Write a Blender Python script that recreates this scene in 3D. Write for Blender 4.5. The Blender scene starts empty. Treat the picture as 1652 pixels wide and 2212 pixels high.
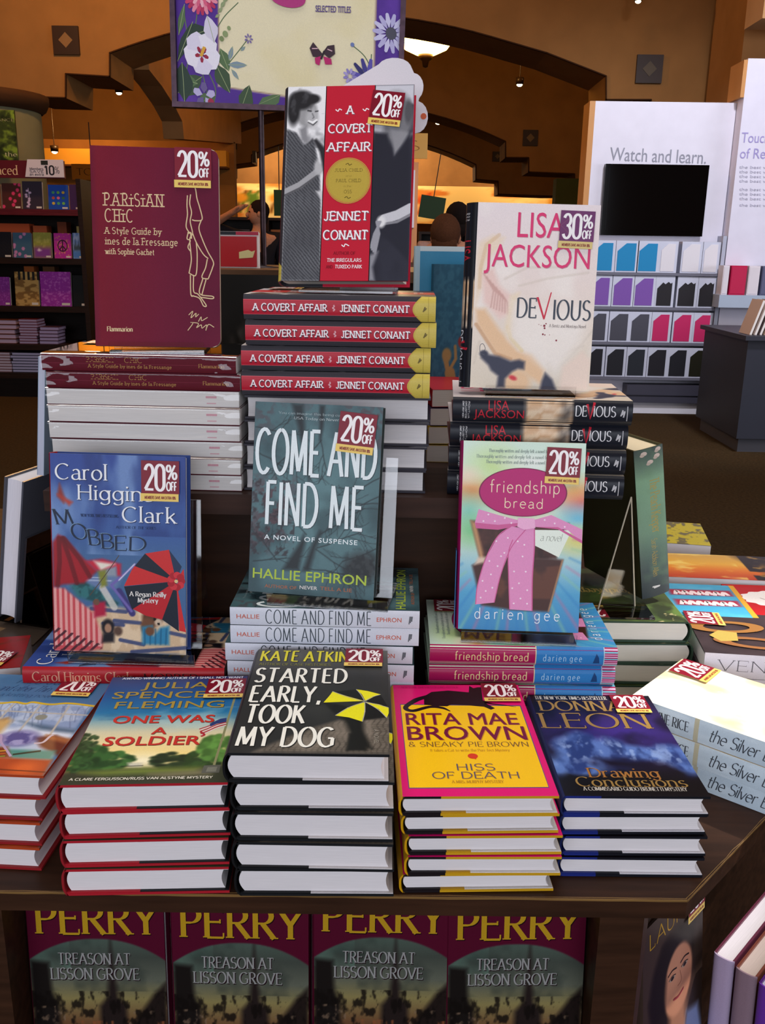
import bpy, math, random
import numpy as np
from mathutils import Matrix, Vector, Euler
random.seed(7)
SC = bpy.context.scene
COL = SC.collection
PI = math.pi
def R(d): return math.radians(d)

# ---------------------------------------------------------------- camera
CX, CY, FPX = 826.0, 1106.0, 1980.0
PITCH, ROLL, YAW = R(16), R(.87), R(-.6)
CAM = np.array([0, 0, 1.33])
_f = np.array([math.sin(YAW)*math.cos(PITCH), math.cos(YAW)*math.cos(PITCH), -math.sin(PITCH)])
_r = np.array([math.cos(YAW), -math.sin(YAW), 0.0])
_u = np.cross(_r, _f)
_r, _u = _r*math.cos(ROLL)+_u*math.sin(ROLL), _u*math.cos(ROLL)-_r*math.sin(ROLL)
def ray(px, py): return _r*(px-CX)/FPX - _u*(py-CY)/FPX + _f
def uz(px, py, z):
    d = ray(px, py); return CAM + d*((z-CAM[2])/d[2])
def uy(px, py, Y):
    d = ray(px, py); return CAM + d*(Y/d[1])
cd = bpy.data.cameras.new('camera'); cam = bpy.data.objects.new('camera', cd); COL.objects.link(cam)
cd.sensor_fit = 'HORIZONTAL'; cd.sensor_width = 36; cd.lens = FPX/1652*36
cd.clip_start = .05; cd.clip_end = 100
m = Matrix.Identity(4)
for i in range(3):
    m[i][0] = _r[i]; m[i][1] = _u[i]; m[i][2] = -_f[i]; m[i][3] = CAM[i]
cam.matrix_world = m
SC.camera = cam

# ---------------------------------------------------------------- colour
def lin(c):
    c = np.asarray(c, float)/255.0
    return np.where(c <= .04045, c/12.92, ((c+.055)/1.055)**2.4)
def hx(s):
    if isinstance(s, str):
        s = s.lstrip('#')
        return np.array([int(s[i:i+2], 16) for i in (0, 2, 4)], float)
    return np.asarray(s, float)

# ---------------------------------------------------------------- materials
MATS = {}
def mat(name, rough=.5, metal=0., coat=0., spec=.5, colour=None, noise=None, bump=0., nscale=200., emit=None, estr=1., stretch=(1, 1, 1)):
    if name in MATS: return MATS[name]
    M = bpy.data.materials.new(name); M.use_nodes = True
    nt = M.node_tree; N = nt.nodes; L = nt.links
    b = N['Principled BSDF']
    b.inputs['Roughness'].default_value = rough; b.inputs['Metallic'].default_value = metal
    b.inputs['Coat Weight'].default_value = coat; b.inputs['Coat Roughness'].default_value = .12
    b.inputs['Specular IOR Level'].default_value = spec
    if colour is None:
        a = N.new('ShaderNodeAttribute'); a.attribute_name = 'Col'; src = a.outputs['Color']
    else:
        a = N.new('ShaderNodeRGB'); a.outputs[0].default_value = (*lin(hx(colour)), 1); src = a.outputs[0]
    if noise or bump:
        tc = N.new('ShaderNodeTexCoord'); mp = N.new('ShaderNodeMapping'); mp.inputs['Scale'].default_value = stretch
        L.new(tc.outputs['Object'], mp.inputs[0])
        nz = N.new('ShaderNodeTexNoise'); nz.inputs['Scale'].default_value = nscale; nz.inputs['Detail'].default_value = 4
        L.new(mp.outputs[0], nz.inputs['Vector'])
        if noise:
            mr = N.new('ShaderNodeMapRange'); mr.inputs[1].default_value = .3; mr.inputs[2].default_value = .7
            mr.inputs[3].default_value = noise[0]; mr.inputs[4].default_value = noise[1]
            L.new(nz.outputs[0], mr.inputs[0])
            mx = N.new('ShaderNodeVectorMath'); mx.operation = 'SCALE'
            L.new(src, mx.inputs[0]); L.new(mr.outputs[0], mx.inputs['Scale']); src = mx.outputs[0]
        if bump:
            bp = N.new('ShaderNodeBump'); bp.inputs['Strength'].default_value = bump; bp.inputs['Distance'].default_value = .001
            L.new(nz.outputs[0], bp.inputs['Height']); L.new(bp.outputs[0], b.inputs['Normal'])
    L.new(src, b.inputs['Base Color'])
    if emit is not None:
        b.inputs['Emission Color'].default_value = (*lin(hx(emit)), 1); b.inputs['Emission Strength'].default_value = estr
    MATS[name] = M; return M
def mat_emitcol(name, strength):
    if name in MATS: return MATS[name]
    M = mat(name, rough=.6); nt = M.node_tree; b = nt.nodes['Principled BSDF']
    a = [n for n in nt.nodes if n.type == 'ATTRIBUTE'][0]
    nt.links.new(a.outputs['Color'], b.inputs['Emission Color']); b.inputs['Emission Strength'].default_value = strength
    return M
def mat_clear(name, tint=(1, 1, 1), k=1.):
    if name in MATS: return MATS[name]
    M = bpy.data.materials.new(name); M.use_nodes = True; nt = M.node_tree; N = nt.nodes; L = nt.links
    N.remove(N['Principled BSDF']); out = N['Material Output']
    t = N.new('ShaderNodeBsdfTransparent'); t.inputs[0].default_value = (*tint, 1)
    g = N.new('ShaderNodeBsdfGlossy'); g.inputs['Roughness'].default_value = .03
    f = N.new('ShaderNodeFresnel'); f.inputs[0].default_value = 1.49
    mm = N.new('ShaderNodeMath'); mm.operation = 'MULTIPLY'; mm.inputs[1].default_value = k; L.new(f.outputs[0], mm.inputs[0])
    x = N.new('ShaderNodeMixShader'); L.new(mm.outputs[0], x.inputs[0]); L.new(t.outputs[0], x.inputs[1]); L.new(g.outputs[0], x.inputs[2])
    L.new(x.outputs[0], out.inputs[0]); MATS[name] = M; return M
mat('gloss_print', rough=.33, coat=.0, spec=.2, noise=(.94, 1.05), nscale=900)
mat('satin_print', rough=.48, coat=.0, spec=.2, noise=(.94, 1.05), nscale=900)
mat('leatherette', rough=.5, spec=.12, noise=(.9, 1.1), nscale=1600, bump=.2)
mat('page_edges', rough=.85, spec=.2, noise=(.9, 1.03), nscale=9, stretch=(3, 3, 260))
mat('plastic', rough=.35, spec=.5, noise=(.96, 1.04), nscale=60)
mat('dark_wood', rough=.45, spec=.16, noise=(.7, 1.3), nscale=14, stretch=(.5, 6, 6))
mat('plaster', rough=.85, spec=.15, noise=(.9, 1.08), nscale=3, bump=.1)
mat('cloth', rough=.9, spec=.1, noise=(.85, 1.15), nscale=120)
mat('metal', rough=.4, metal=.7, noise=(.7, 1.3), nscale=90)
mat('lacquer', rough=.5, spec=.35, noise=(.97, 1.03), nscale=8)
mat_clear('acrylic', k=1.6)
mat_clear('shrink_film', k=1.5)

# ---------------------------------------------------------------- mesh builder
class MB:
    """collects pieces into ONE mesh with vertex colours and material slots"""
    def __init__(s):
        s.V = []; s.C = []; s.n = 0; s.F = []; s.FM = []; s.FS = []; s.mats = []
    def mi(s, m):
        if m not in s.mats: s.mats.append(m)
        return s.mats.index(m)
    def add(s, verts, faces, col, m='satin_print', smooth=False):
        verts = np.asarray(verts, float).reshape(-1, 3); col = np.asarray(col, float)
        if col.ndim == 1: col = np.tile(col, (len(verts), 1))
        s.V.append(verts); s.C.append(col); k = s.mi(m)
        for f in faces: s.F.append([i+s.n for i in f]); s.FM.append(k); s.FS.append(smooth)
        s.n += len(verts); return s
    def box(s, a, b, col, m='satin_print', M=None, skip=()):
        x0, y0, z0 = a; x1, y1, z1 = b
        v = np.array([(x0,y0,z0),(x1,y0,z0),(x1,y1,z0),(x0,y1,z0),(x0,y0,z1),(x1,y0,z1),(x1,y1,z1),(x0,y1,z1)], float)
        if M is not None: v = v@np.array(M.to_3x3()).T+np.array(M.translation)
        F = dict(bottom=(0,3,2,1), top=(4,5,6,7), front=(0,1,5,4), right=(1,2,6,5), back=(2,3,7,6), left=(3,0,4,7))
        c = hx(col)
        return s.add(v, [f for k, f in F.items() if k not in skip], lin(c), m)
    def prism(s, pts, axis, a, b, col, m='satin_print', smooth=False, caps=True):
        """extrude a closed 2-D outline along an axis (0, 1, 2)"""
        o = [i for i in range(3) if i != axis]; n = len(pts); v = np.zeros((2*n, 3))
        for i, p in enumerate(pts):
            for k, h in ((0, a), (n, b)):
                v[i+k, o[0]] = p[0]; v[i+k, o[1]] = p[1]; v[i+k, axis] = h
        s.add(v, [(i, (i+1) % n, n+(i+1) % n, n+i) for i in range(n)], lin(hx(col)), m, smooth)
        if caps: s.add(v, [list(range(n))[::-1], list(range(n, 2*n))], lin(hx(col)), m)
        return s
    def tube(s, pts, r, col, m='plastic', seg=10, caps=True):
        pts = [np.asarray(p, float) for p in pts]; rr = r if hasattr(r, '__len__') else [r]*len(pts)
        V = []
        for i, p in enumerate(pts):
            d = pts[min(i+1, len(pts)-1)]-pts[max(i-1, 0)]; d = d/np.linalg.norm(d)
            a = np.cross(d, [0, 0, 1.]) if abs(d[2]) < .9 else np.cross(d, [1., 0, 0]); a /= np.linalg.norm(a); b = np.cross(d, a)
            for k in range(seg):
                t = 2*PI*k/seg; V.append(p+rr[i]*(a*math.cos(t)+b*math.sin(t)))
        F = [(i*seg+k, i*seg+(k+1) % seg, (i+1)*seg+(k+1) % seg, (i+1)*seg+k) for i in range(len(pts)-1) for k in range(seg)]
        s.add(V, F, lin(hx(col)), m, True)
        if caps: s.add(V, [list(range(seg))[::-1], [(len(pts)-1)*seg+k for k in range(seg)]], lin(hx(col)), m)
        return s
    def lathe(s, prof, col, m='plastic', seg=32, c=(0, 0, 0)):
        V = [(c[0]+r*math.cos(2*PI*k/seg), c[1]+r*math.sin(2*PI*k/seg), c[2]+z) for r, z in prof for k in range(seg)]
        F = [(i*seg+k, i*seg+(k+1) % seg, (i+1)*seg+(k+1) % seg, (i+1)*seg+k) for i in range(len(prof)-1) for k in range(seg)]
        return s.add(V, F, lin(hx(col)), m, True)
    def ball(s, c, r, col, m='plastic', seg=16, M=None):
        r = np.array(r if hasattr(r, '__len__') else [r]*3, float); V = []; n = seg//2
        for i in range(n+1):
            for k in range(seg):
                t = PI*i/n; p = 2*PI*k/seg; V.append((math.sin(t)*math.cos(p), math.sin(t)*math.sin(p), math.cos(t)))
        V = np.array(V)*r
        if M is not None: V = V@np.array(M.to_3x3()).T
        F = [(i*seg+k, (i+1)*seg+k, (i+1)*seg+(k+1) % seg, i*seg+(k+1) % seg) for i in range(n) for k in range(seg)]
        return s.add(V+np.array(c), F, lin(hx(col)), m, True)
    def art(s, art, mapf, m='gloss_print'):
        """lay a printed picture on a surface: mapf(u, v, layer height) -> xyz"""
        e = .000016
        if art.img is not None:
            ny, nx = art.img.shape[:2]
            u, v = np.meshgrid(np.linspace(0, 1, nx), np.linspace(0, 1, ny))
            P = mapf(u.ravel(), v.ravel(), 0*u.ravel())
            i = np.arange((ny-1)*(nx-1)); a = i//(nx-1)*nx+i % (nx-1)
            F = np.stack([a, a+1, a+1+nx, a+nx], 1).tolist()
            s.add(P, F, lin(np.clip(art.img, 0, 255)).reshape(-1, 3), m, art.smooth)
        for k, (pv, pf, c, mm) in enumerate(art.items):
            pv = np.asarray(pv, float)
            lv = np.full(len(pv), e*(k+1)); mx = -1; comp = -1     # strokes that cross never share one plane
            for f in pf:
                if min(f) > mx: comp += 1
                mx = max(mx, max(f)); lv[list(f)] = e*(k+1)+e*.055*(comp % 13)
            s.add(mapf(pv[:, 0], pv[:, 1], lv), pf, lin(hx(c)), mm or m)
        return s
    def build(s, name, parent=None, **props):
        me = bpy.data.meshes.new(name)
        V = np.concatenate(s.V); C = np.concatenate(s.C)
        ls = np.fromiter((len(f) for f in s.F), int, len(s.F)); li = np.fromiter((i for f in s.F for i in f), int, int(ls.sum()))
        me.vertices.add(len(V)); me.vertices.foreach_set('co', V.astype('f').ravel())
        me.loops.add(len(li)); me.loops.foreach_set('vertex_index', li.astype('i'))
        me.polygons.add(len(ls)); st = np.concatenate([[0], np.cumsum(ls)[:-1]])
        me.polygons.foreach_set('loop_start', st.astype('i')); me.polygons.foreach_set('loop_total', ls.astype('i'))
        me.polygons.foreach_set('material_index', np.array(s.FM, 'i')); me.polygons.foreach_set('use_smooth', np.array(s.FS, bool))
        me.update(calc_edges=True)
        a = me.color_attributes.new('Col', 'FLOAT_COLOR', 'POINT')
        a.data.foreach_set('color', np.hstack([C, np.ones((len(C), 1))]).astype('f').ravel())
        for mm in s.mats: me.materials.append(MATS[mm])
        me.validate()
        o = bpy.data.objects.new(name, me); COL.objects.link(o)
        if parent is not None: o.parent = parent
        for k, v in props.items(): o[k] = v
        return o

def thing(name, label, cat, loc=(0, 0, 0), M=None, group=None):
    o = bpy.data.objects.new(name, None); COL.objects.link(o); o.empty_display_size = .05
    if M is not None: o.matrix_world = M
    else: o.location = loc
    return tag(o, label, cat, group)
def tag(o, label, cat, group=None):
    o['label'] = label; o['category'] = cat
    if group: o['group'] = group
    return o
def struct(mb, name):
    o = mb.build(name); o['kind'] = 'structure'; return o
def dup(root, M, label, group=None, drop=()):
    r = root.copy(); COL.objects.link(r); r.matrix_world = M; r['label'] = label
    if group: r['group'] = group
    def kids(a, b):
        for ch in list(a.children):
            if ch.name.split('.')[0] in drop: continue
            c = ch.copy(); COL.objects.link(c); c.parent = b; kids(ch, c)
    kids(root, r); return r
def pose(P, yaw=0., lean=0., roll=0., T=0.):
    """matrix of a thing whose origin is at P; lean 0 = lying face up, 90 = upright facing the aisle (angles in degrees)"""
    M = Matrix.Rotation(R(yaw), 4, 'Z') @ Matrix.Rotation(R(lean), 4, 'X') @ Matrix.Rotation(R(roll), 4, 'Z')
    p = Vector(P) - M.to_3x3() @ Vector((0, 0, T)); M.translation = p; return M

# ---------------------------------------------------------------- pictures
def vnoise(nx, ny, fx, fy, seed=0, oct=4):
    rs = np.random.RandomState(seed); out = np.zeros((ny, nx)); amp = 1.; tot = 0
    for o in range(oct):
        gx, gy = max(2, int(fx*2**o)+2), max(2, int(fy*2**o)+2); g = rs.rand(gy, gx)
        x = np.linspace(0, gx-1.001, nx); y = np.linspace(0, gy-1.001, ny)
        x0 = x.astype(int); y0 = y.astype(int); tx = x-x0; ty = (y-y0)[:, None]; tx = tx*tx*(3-2*tx); ty = ty*ty*(3-2*ty)
        a = g[y0][:, x0]*(1-tx)+g[y0][:, x0+1]*tx; b = g[y0+1][:, x0]*(1-tx)+g[y0+1][:, x0+1]*tx
        out += amp*(a*(1-ty)+b*ty); tot += amp; amp *= .5
    return out/tot
class Art:
    """a printed picture, u to the right and v upward in 0..1; asp = width / height in real size"""
    def __init__(s, asp, base=None, nx=110, smooth=False):
        s.asp = asp; s.items = []; s.img = None; s.smooth = smooth
        if base is not None:
            ny = max(4, int(nx/asp)); s.img = np.tile(hx(base), (ny, nx, 1)).astype(float)
            s.u, s.v = np.meshgrid(np.linspace(0, 1, nx), np.linspace(0, 1, ny)); s.px = 1.0/nx
    def mix(s, a, c):
        c = hx(c); s.img += np.clip(a, 0, 1)[..., None]*(c-s.img); return s
    def grad(s, stops, ang=90, u0=0, v0=0, u1=1, v1=1):
        """linear gradient: stops [(t, colour)]"""
        t = s.u*math.cos(R(ang))+s.v*math.sin(R(ang)); ts = [q[0] for q in stops]; cs = np.array([hx(q[1]) for q in stops])
        im = np.stack([np.interp(t, ts, cs[:, k]) for k in range(3)], -1)
        w = ((s.u >= u0)&(s.u <= u1)&(s.v >= v0)&(s.v <= v1)).astype(float)[..., None]; s.img = s.img*(1-w)+im*w; return s
    def noise(s, c, fx, fy, lo=.45, hi=.7, seed=1, k=1., mask=None, oct=4):
        n = vnoise(s.img.shape[1], s.img.shape[0], fx, fy, seed, oct); a = np.clip((n-lo)/(hi-lo), 0, 1)*k
        return s.mix(a if mask is None else a*mask, c)
    def in_poly(s, pts, soft=1.2):
        pts = np.asarray(pts, float); w = soft*s.px
        ins = np.zeros(s.u.shape, bool); dist = np.full(s.u.shape, 9.)
        X = s.u*s.asp; Y = s.v; P = pts*np.array([s.asp, 1.])
        for i in range(len(P)):
            a = P[i]; b = P[(i+1) % len(P)]
            if a[1] != b[1]:
                c = ((a[1] > Y) != (b[1] > Y)) & (X < (b[0]-a[0])*(Y-a[1])/(b[1]-a[1])+a[0]); ins ^= c
            d = b-a; L = max(d@d, 1e-12); t = np.clip(((X-a[0])*d[0]+(Y-a[1])*d[1])/L, 0, 1)
            dist = np.minimum(dist, np.hypot(X-a[0]-t*d[0], Y-a[1]-t*d[1]))
        return np.clip(np.where(ins, .5+dist/w/2/s.asp, .5-dist/w/2/s.asp), 0, 1)
    def poly(s, pts, c, soft=1.2, k=1.): return s.mix(s.in_poly(pts, soft)*k, c)
    def ellm(s, cx, cy, rx, ry, soft=.1, rot=0.):
        x = (s.u-cx)*s.asp; y = s.v-cy; cr, sr = math.cos(R(rot)), math.sin(R(rot)); x, y = x*cr+y*sr, y*cr-x*sr
        d = np.hypot(x/(rx*s.asp), y/ry); return np.clip((1+soft-d)/(2*soft), 0, 1)
    def ell(s, cx, cy, rx, ry, c, soft=.08, rot=0., k=1.): return s.mix(s.ellm(cx, cy, rx, ry, soft, rot)*k, c)
    def line(s, pts, w, c, k=1., soft=1.):
        pts = np.asarray(pts, float)*np.array([s.asp, 1.]); X = s.u*s.asp; Y = s.v; dist = np.full(s.u.shape, 9.); w = w*s.asp
        ws = w if hasattr(w, '__len__') else [w]*len(pts)
        for i in range(len(pts)-1):
            a, b = pts[i], pts[i+1]; d = b-a; L = max(d@d, 1e-12); t = np.clip(((X-a[0])*d[0]+(Y-a[1])*d[1])/L, 0, 1)
            dist = np.minimum(dist, np.hypot(X-a[0]-t*d[0], Y-a[1]-t*d[1])-(ws[i]+(ws[i+1]-ws[i])*t)/2)
        return s.mix(np.clip(.5-dist/(s.px*s.asp*soft), 0, 1)*k, c)
    # crisp printed shapes (layers of the same printed sheet)
    def shape(s, pts, c, m=None): s.items.append(([tuple(p) for p in pts], [list(range(len(pts)))], c, m)); return s
    def rect(s, u0, v0, u1, v1, c, m=None): return s.shape([(u0, v0), (u1, v0), (u1, v1), (u0, v1)], c, m)
    def disc(s, cx, cy, rx, ry, c, n=40, m=None): return s.shape([(cx+rx*math.cos(2*PI*i/n), cy+ry*math.sin(2*PI*i/n)) for i in range(n)], c, m)
    def ring(s, cx, cy, rx, ry, w, c, n=48):
        P = [(cx+k*rx*math.cos(2*PI*i/n), cy+k*ry*math.sin(2*PI*i/n)) for k in (1, 1-w) for i in range(n)]
        s.items.append((P, [(i, (i+1) % n, n+(i+1) % n, n+i) for i in range(n)], c, None)); return s
    def stroke(s, pts, w, c, m=None, smooth=True):
        """w in units of the sheet's height"""
        P = np.asarray(pts, float)*np.array([s.asp, 1.])
        if smooth and len(P) > 2: P = spline(P)
        v, f = ribbon(P, w); v[:, 0] /= s.asp; s.items.append((v, f, c, m)); return s
    def text(s, t, u0, v0, u1, v1, c, font='gill', sh=None, slant=0., m=None, **k):
        """fit the line of writing t into the box: baseline v0, cap height v1"""
        h = (v1-v0); w = (u1-u0)*s.asp
        v, f = (gill_text(t, w, h, **k) if font == 'gill' else pen_text(t, w, h, font, **k))
        v = np.array(v); v[:, 0] += v[:, 1]*slant; v[:, 0] = v[:, 0]/s.asp+u0; v[:, 1] += v0
        if sh:
            q = v.copy(); q[:, 0] += sh[0]/s.asp; q[:, 1] += sh[1]; s.items.append((q, f, sh[2], m))
        s.items.append((v, f, c, m)); return s
    def vtext(s, t, u0, v0, u1, v1, c, font='gill', **k):
        """writing that reads downward (a spine standing upright)"""
        b = Art(1.0); b.text(t, 0, 0, (v1-v0), (u1-u0)*s.asp, c, font, **k)
        for v, f, cc, mm in b.items:
            q = np.stack([u0+v[:, 1]/s.asp, v1-v[:, 0]], 1); s.items.append((q, f, cc, mm))
        return s

def strips(v, f, n=10):
    """cut flat faces into bands across v so that they follow a curved surface"""
    v = np.asarray(v, float); V = []; F = []; k = 0
    def clip(P, y, up):
        out = []
        for i in range(len(P)):
            a, b = P[i], P[(i+1) % len(P)]; ia = (a[1] >= y) == up or a[1] == y; ib = (b[1] >= y) == up or b[1] == y
            if ia: out.append(a)
            if ia != ib: t = (y-a[1])/(b[1]-a[1]); out.append((a[0]+t*(b[0]-a[0]), y))
        return out
    for q in f:
        P0 = [tuple(v[i]) for i in q]; ys = [p[1] for p in P0]; i0 = max(0, int(math.floor(min(ys)*n))); i1 = min(n-1, int(math.floor((max(ys)-1e-9)*n)))
        for i in range(i0, i1+1):
            P = P0
            if i > i0: P = clip(P, i/n, True)
            if i < i1 and len(P) > 2: P = clip(P, (i+1)/n, False)
            if len(P) > 2: V += P; F.append(list(range(k, k+len(P)))); k += len(P)
    return np.array(V), F
def spline(P, n=6):
    P = np.asarray(P, float); Q = np.vstack([2*P[0]-P[1], P, 2*P[-1]-P[-2]]); out = []
    for i in range(1, len(Q)-2):
        for k in range(n):
            t = k/n; a, b, c, d = Q[i-1], Q[i], Q[i+1], Q[i+2]
            out.append(.5*((2*b)+(c-a)*t+(2*a-5*b+4*c-d)*t*t+(3*b-a-3*c+d)*t**3))
    out.append(P[-1]); return np.array(out)
def ribbon(P, w):
    P = np.asarray(P, float); keep = [0]+[i for i in range(1, len(P)) if np.hypot(*(P[i]-P[i-1])) > 1e-7]; P = P[keep]
    if len(P) < 2: P = np.vstack([P, P+[[1e-4, 0]]])
    d = np.gradient(P, axis=0); d /= np.linalg.norm(d, axis=1)[:, None]+1e-12; n = np.stack([-d[:, 1], d[:, 0]], 1)
    ww = np.asarray(w if hasattr(w, '__len__') else [w]*len(P), float)
    if len(ww) != len(P): ww = np.interp(np.linspace(0, 1, len(P)), np.linspace(0, 1, len(ww)), ww)
    v = np.vstack([P+n*ww[:, None]/2, P-n*ww[:, None]/2]); k = len(P)
    return v, [(k+i, k+i+1, i+1, i) for i in range(k-1)]

# ---------------------------------------------------------------- lettering
_gc = {}
def gill_raw(t, off=0., space=1.):
    key = (t, off, space)
    if key not in _gc:
        c = bpy.data.curves.new('lettering', 'FONT'); c.body = t; c.offset = off; c.space_character = space; c.resolution_u = 3
        o = bpy.data.objects.new('lettering', c); COL.objects.link(o)
        dg = bpy.context.evaluated_depsgraph_get(); e = o.evaluated_get(dg); me = e.to_mesh()
        v = np.zeros(len(me.vertices)*3); me.vertices.foreach_get('co', v); v = v.reshape(-1, 3)[:, :2].copy()
        f = [list(p.vertices) for p in me.polygons]
        # every face must look up
        g = []
        for q in f:
            a = sum(v[q[i]][0]*v[q[(i+1) % len(q)]][1]-v[q[(i+1) % len(q)]][0]*v[q[i]][1] for i in range(len(q)))
            g.append(q if a > 0 else q[::-1])
        e.to_mesh_clear(); bpy.data.objects.remove(o); bpy.data.curves.remove(c); _gc[key] = (v, g)
    return _gc[key]
def gill_text(t, w, h, bold=0., space=1.):
    cap = gill_raw('H')[0][:, 1].max(); v, f = gill_raw(t, 0., space); v = v.copy()
    x0, x1 = v[:, 0].min(), v[:, 0].max(); v[:, 0] = (v[:, 0]-x0)/(x1-x0)*w; v[:, 1] = v[:, 1]/cap*h
    if bold <= 0: return v, f
    n = len(v); V = []; F = []
    for i, (dx, dy) in enumerate(((-1, -1), (1, -1), (1, 1), (-1, 1))): V.append(v+np.array([dx, dy])*bold*h); F += [[j+i*n for j in q] for q in f]
    return np.concatenate(V), F
def _A(cx, cy, rx, ry, a0, a1, n=None):
    n = n or max(4, int(abs(a1-a0)/15)); return [(cx+rx*math.cos(R(a0+(a1-a0)*i/n)), cy+ry*math.sin(R(a0+(a1-a0)*i/n))) for i in range(n+1)]
X = .66
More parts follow.
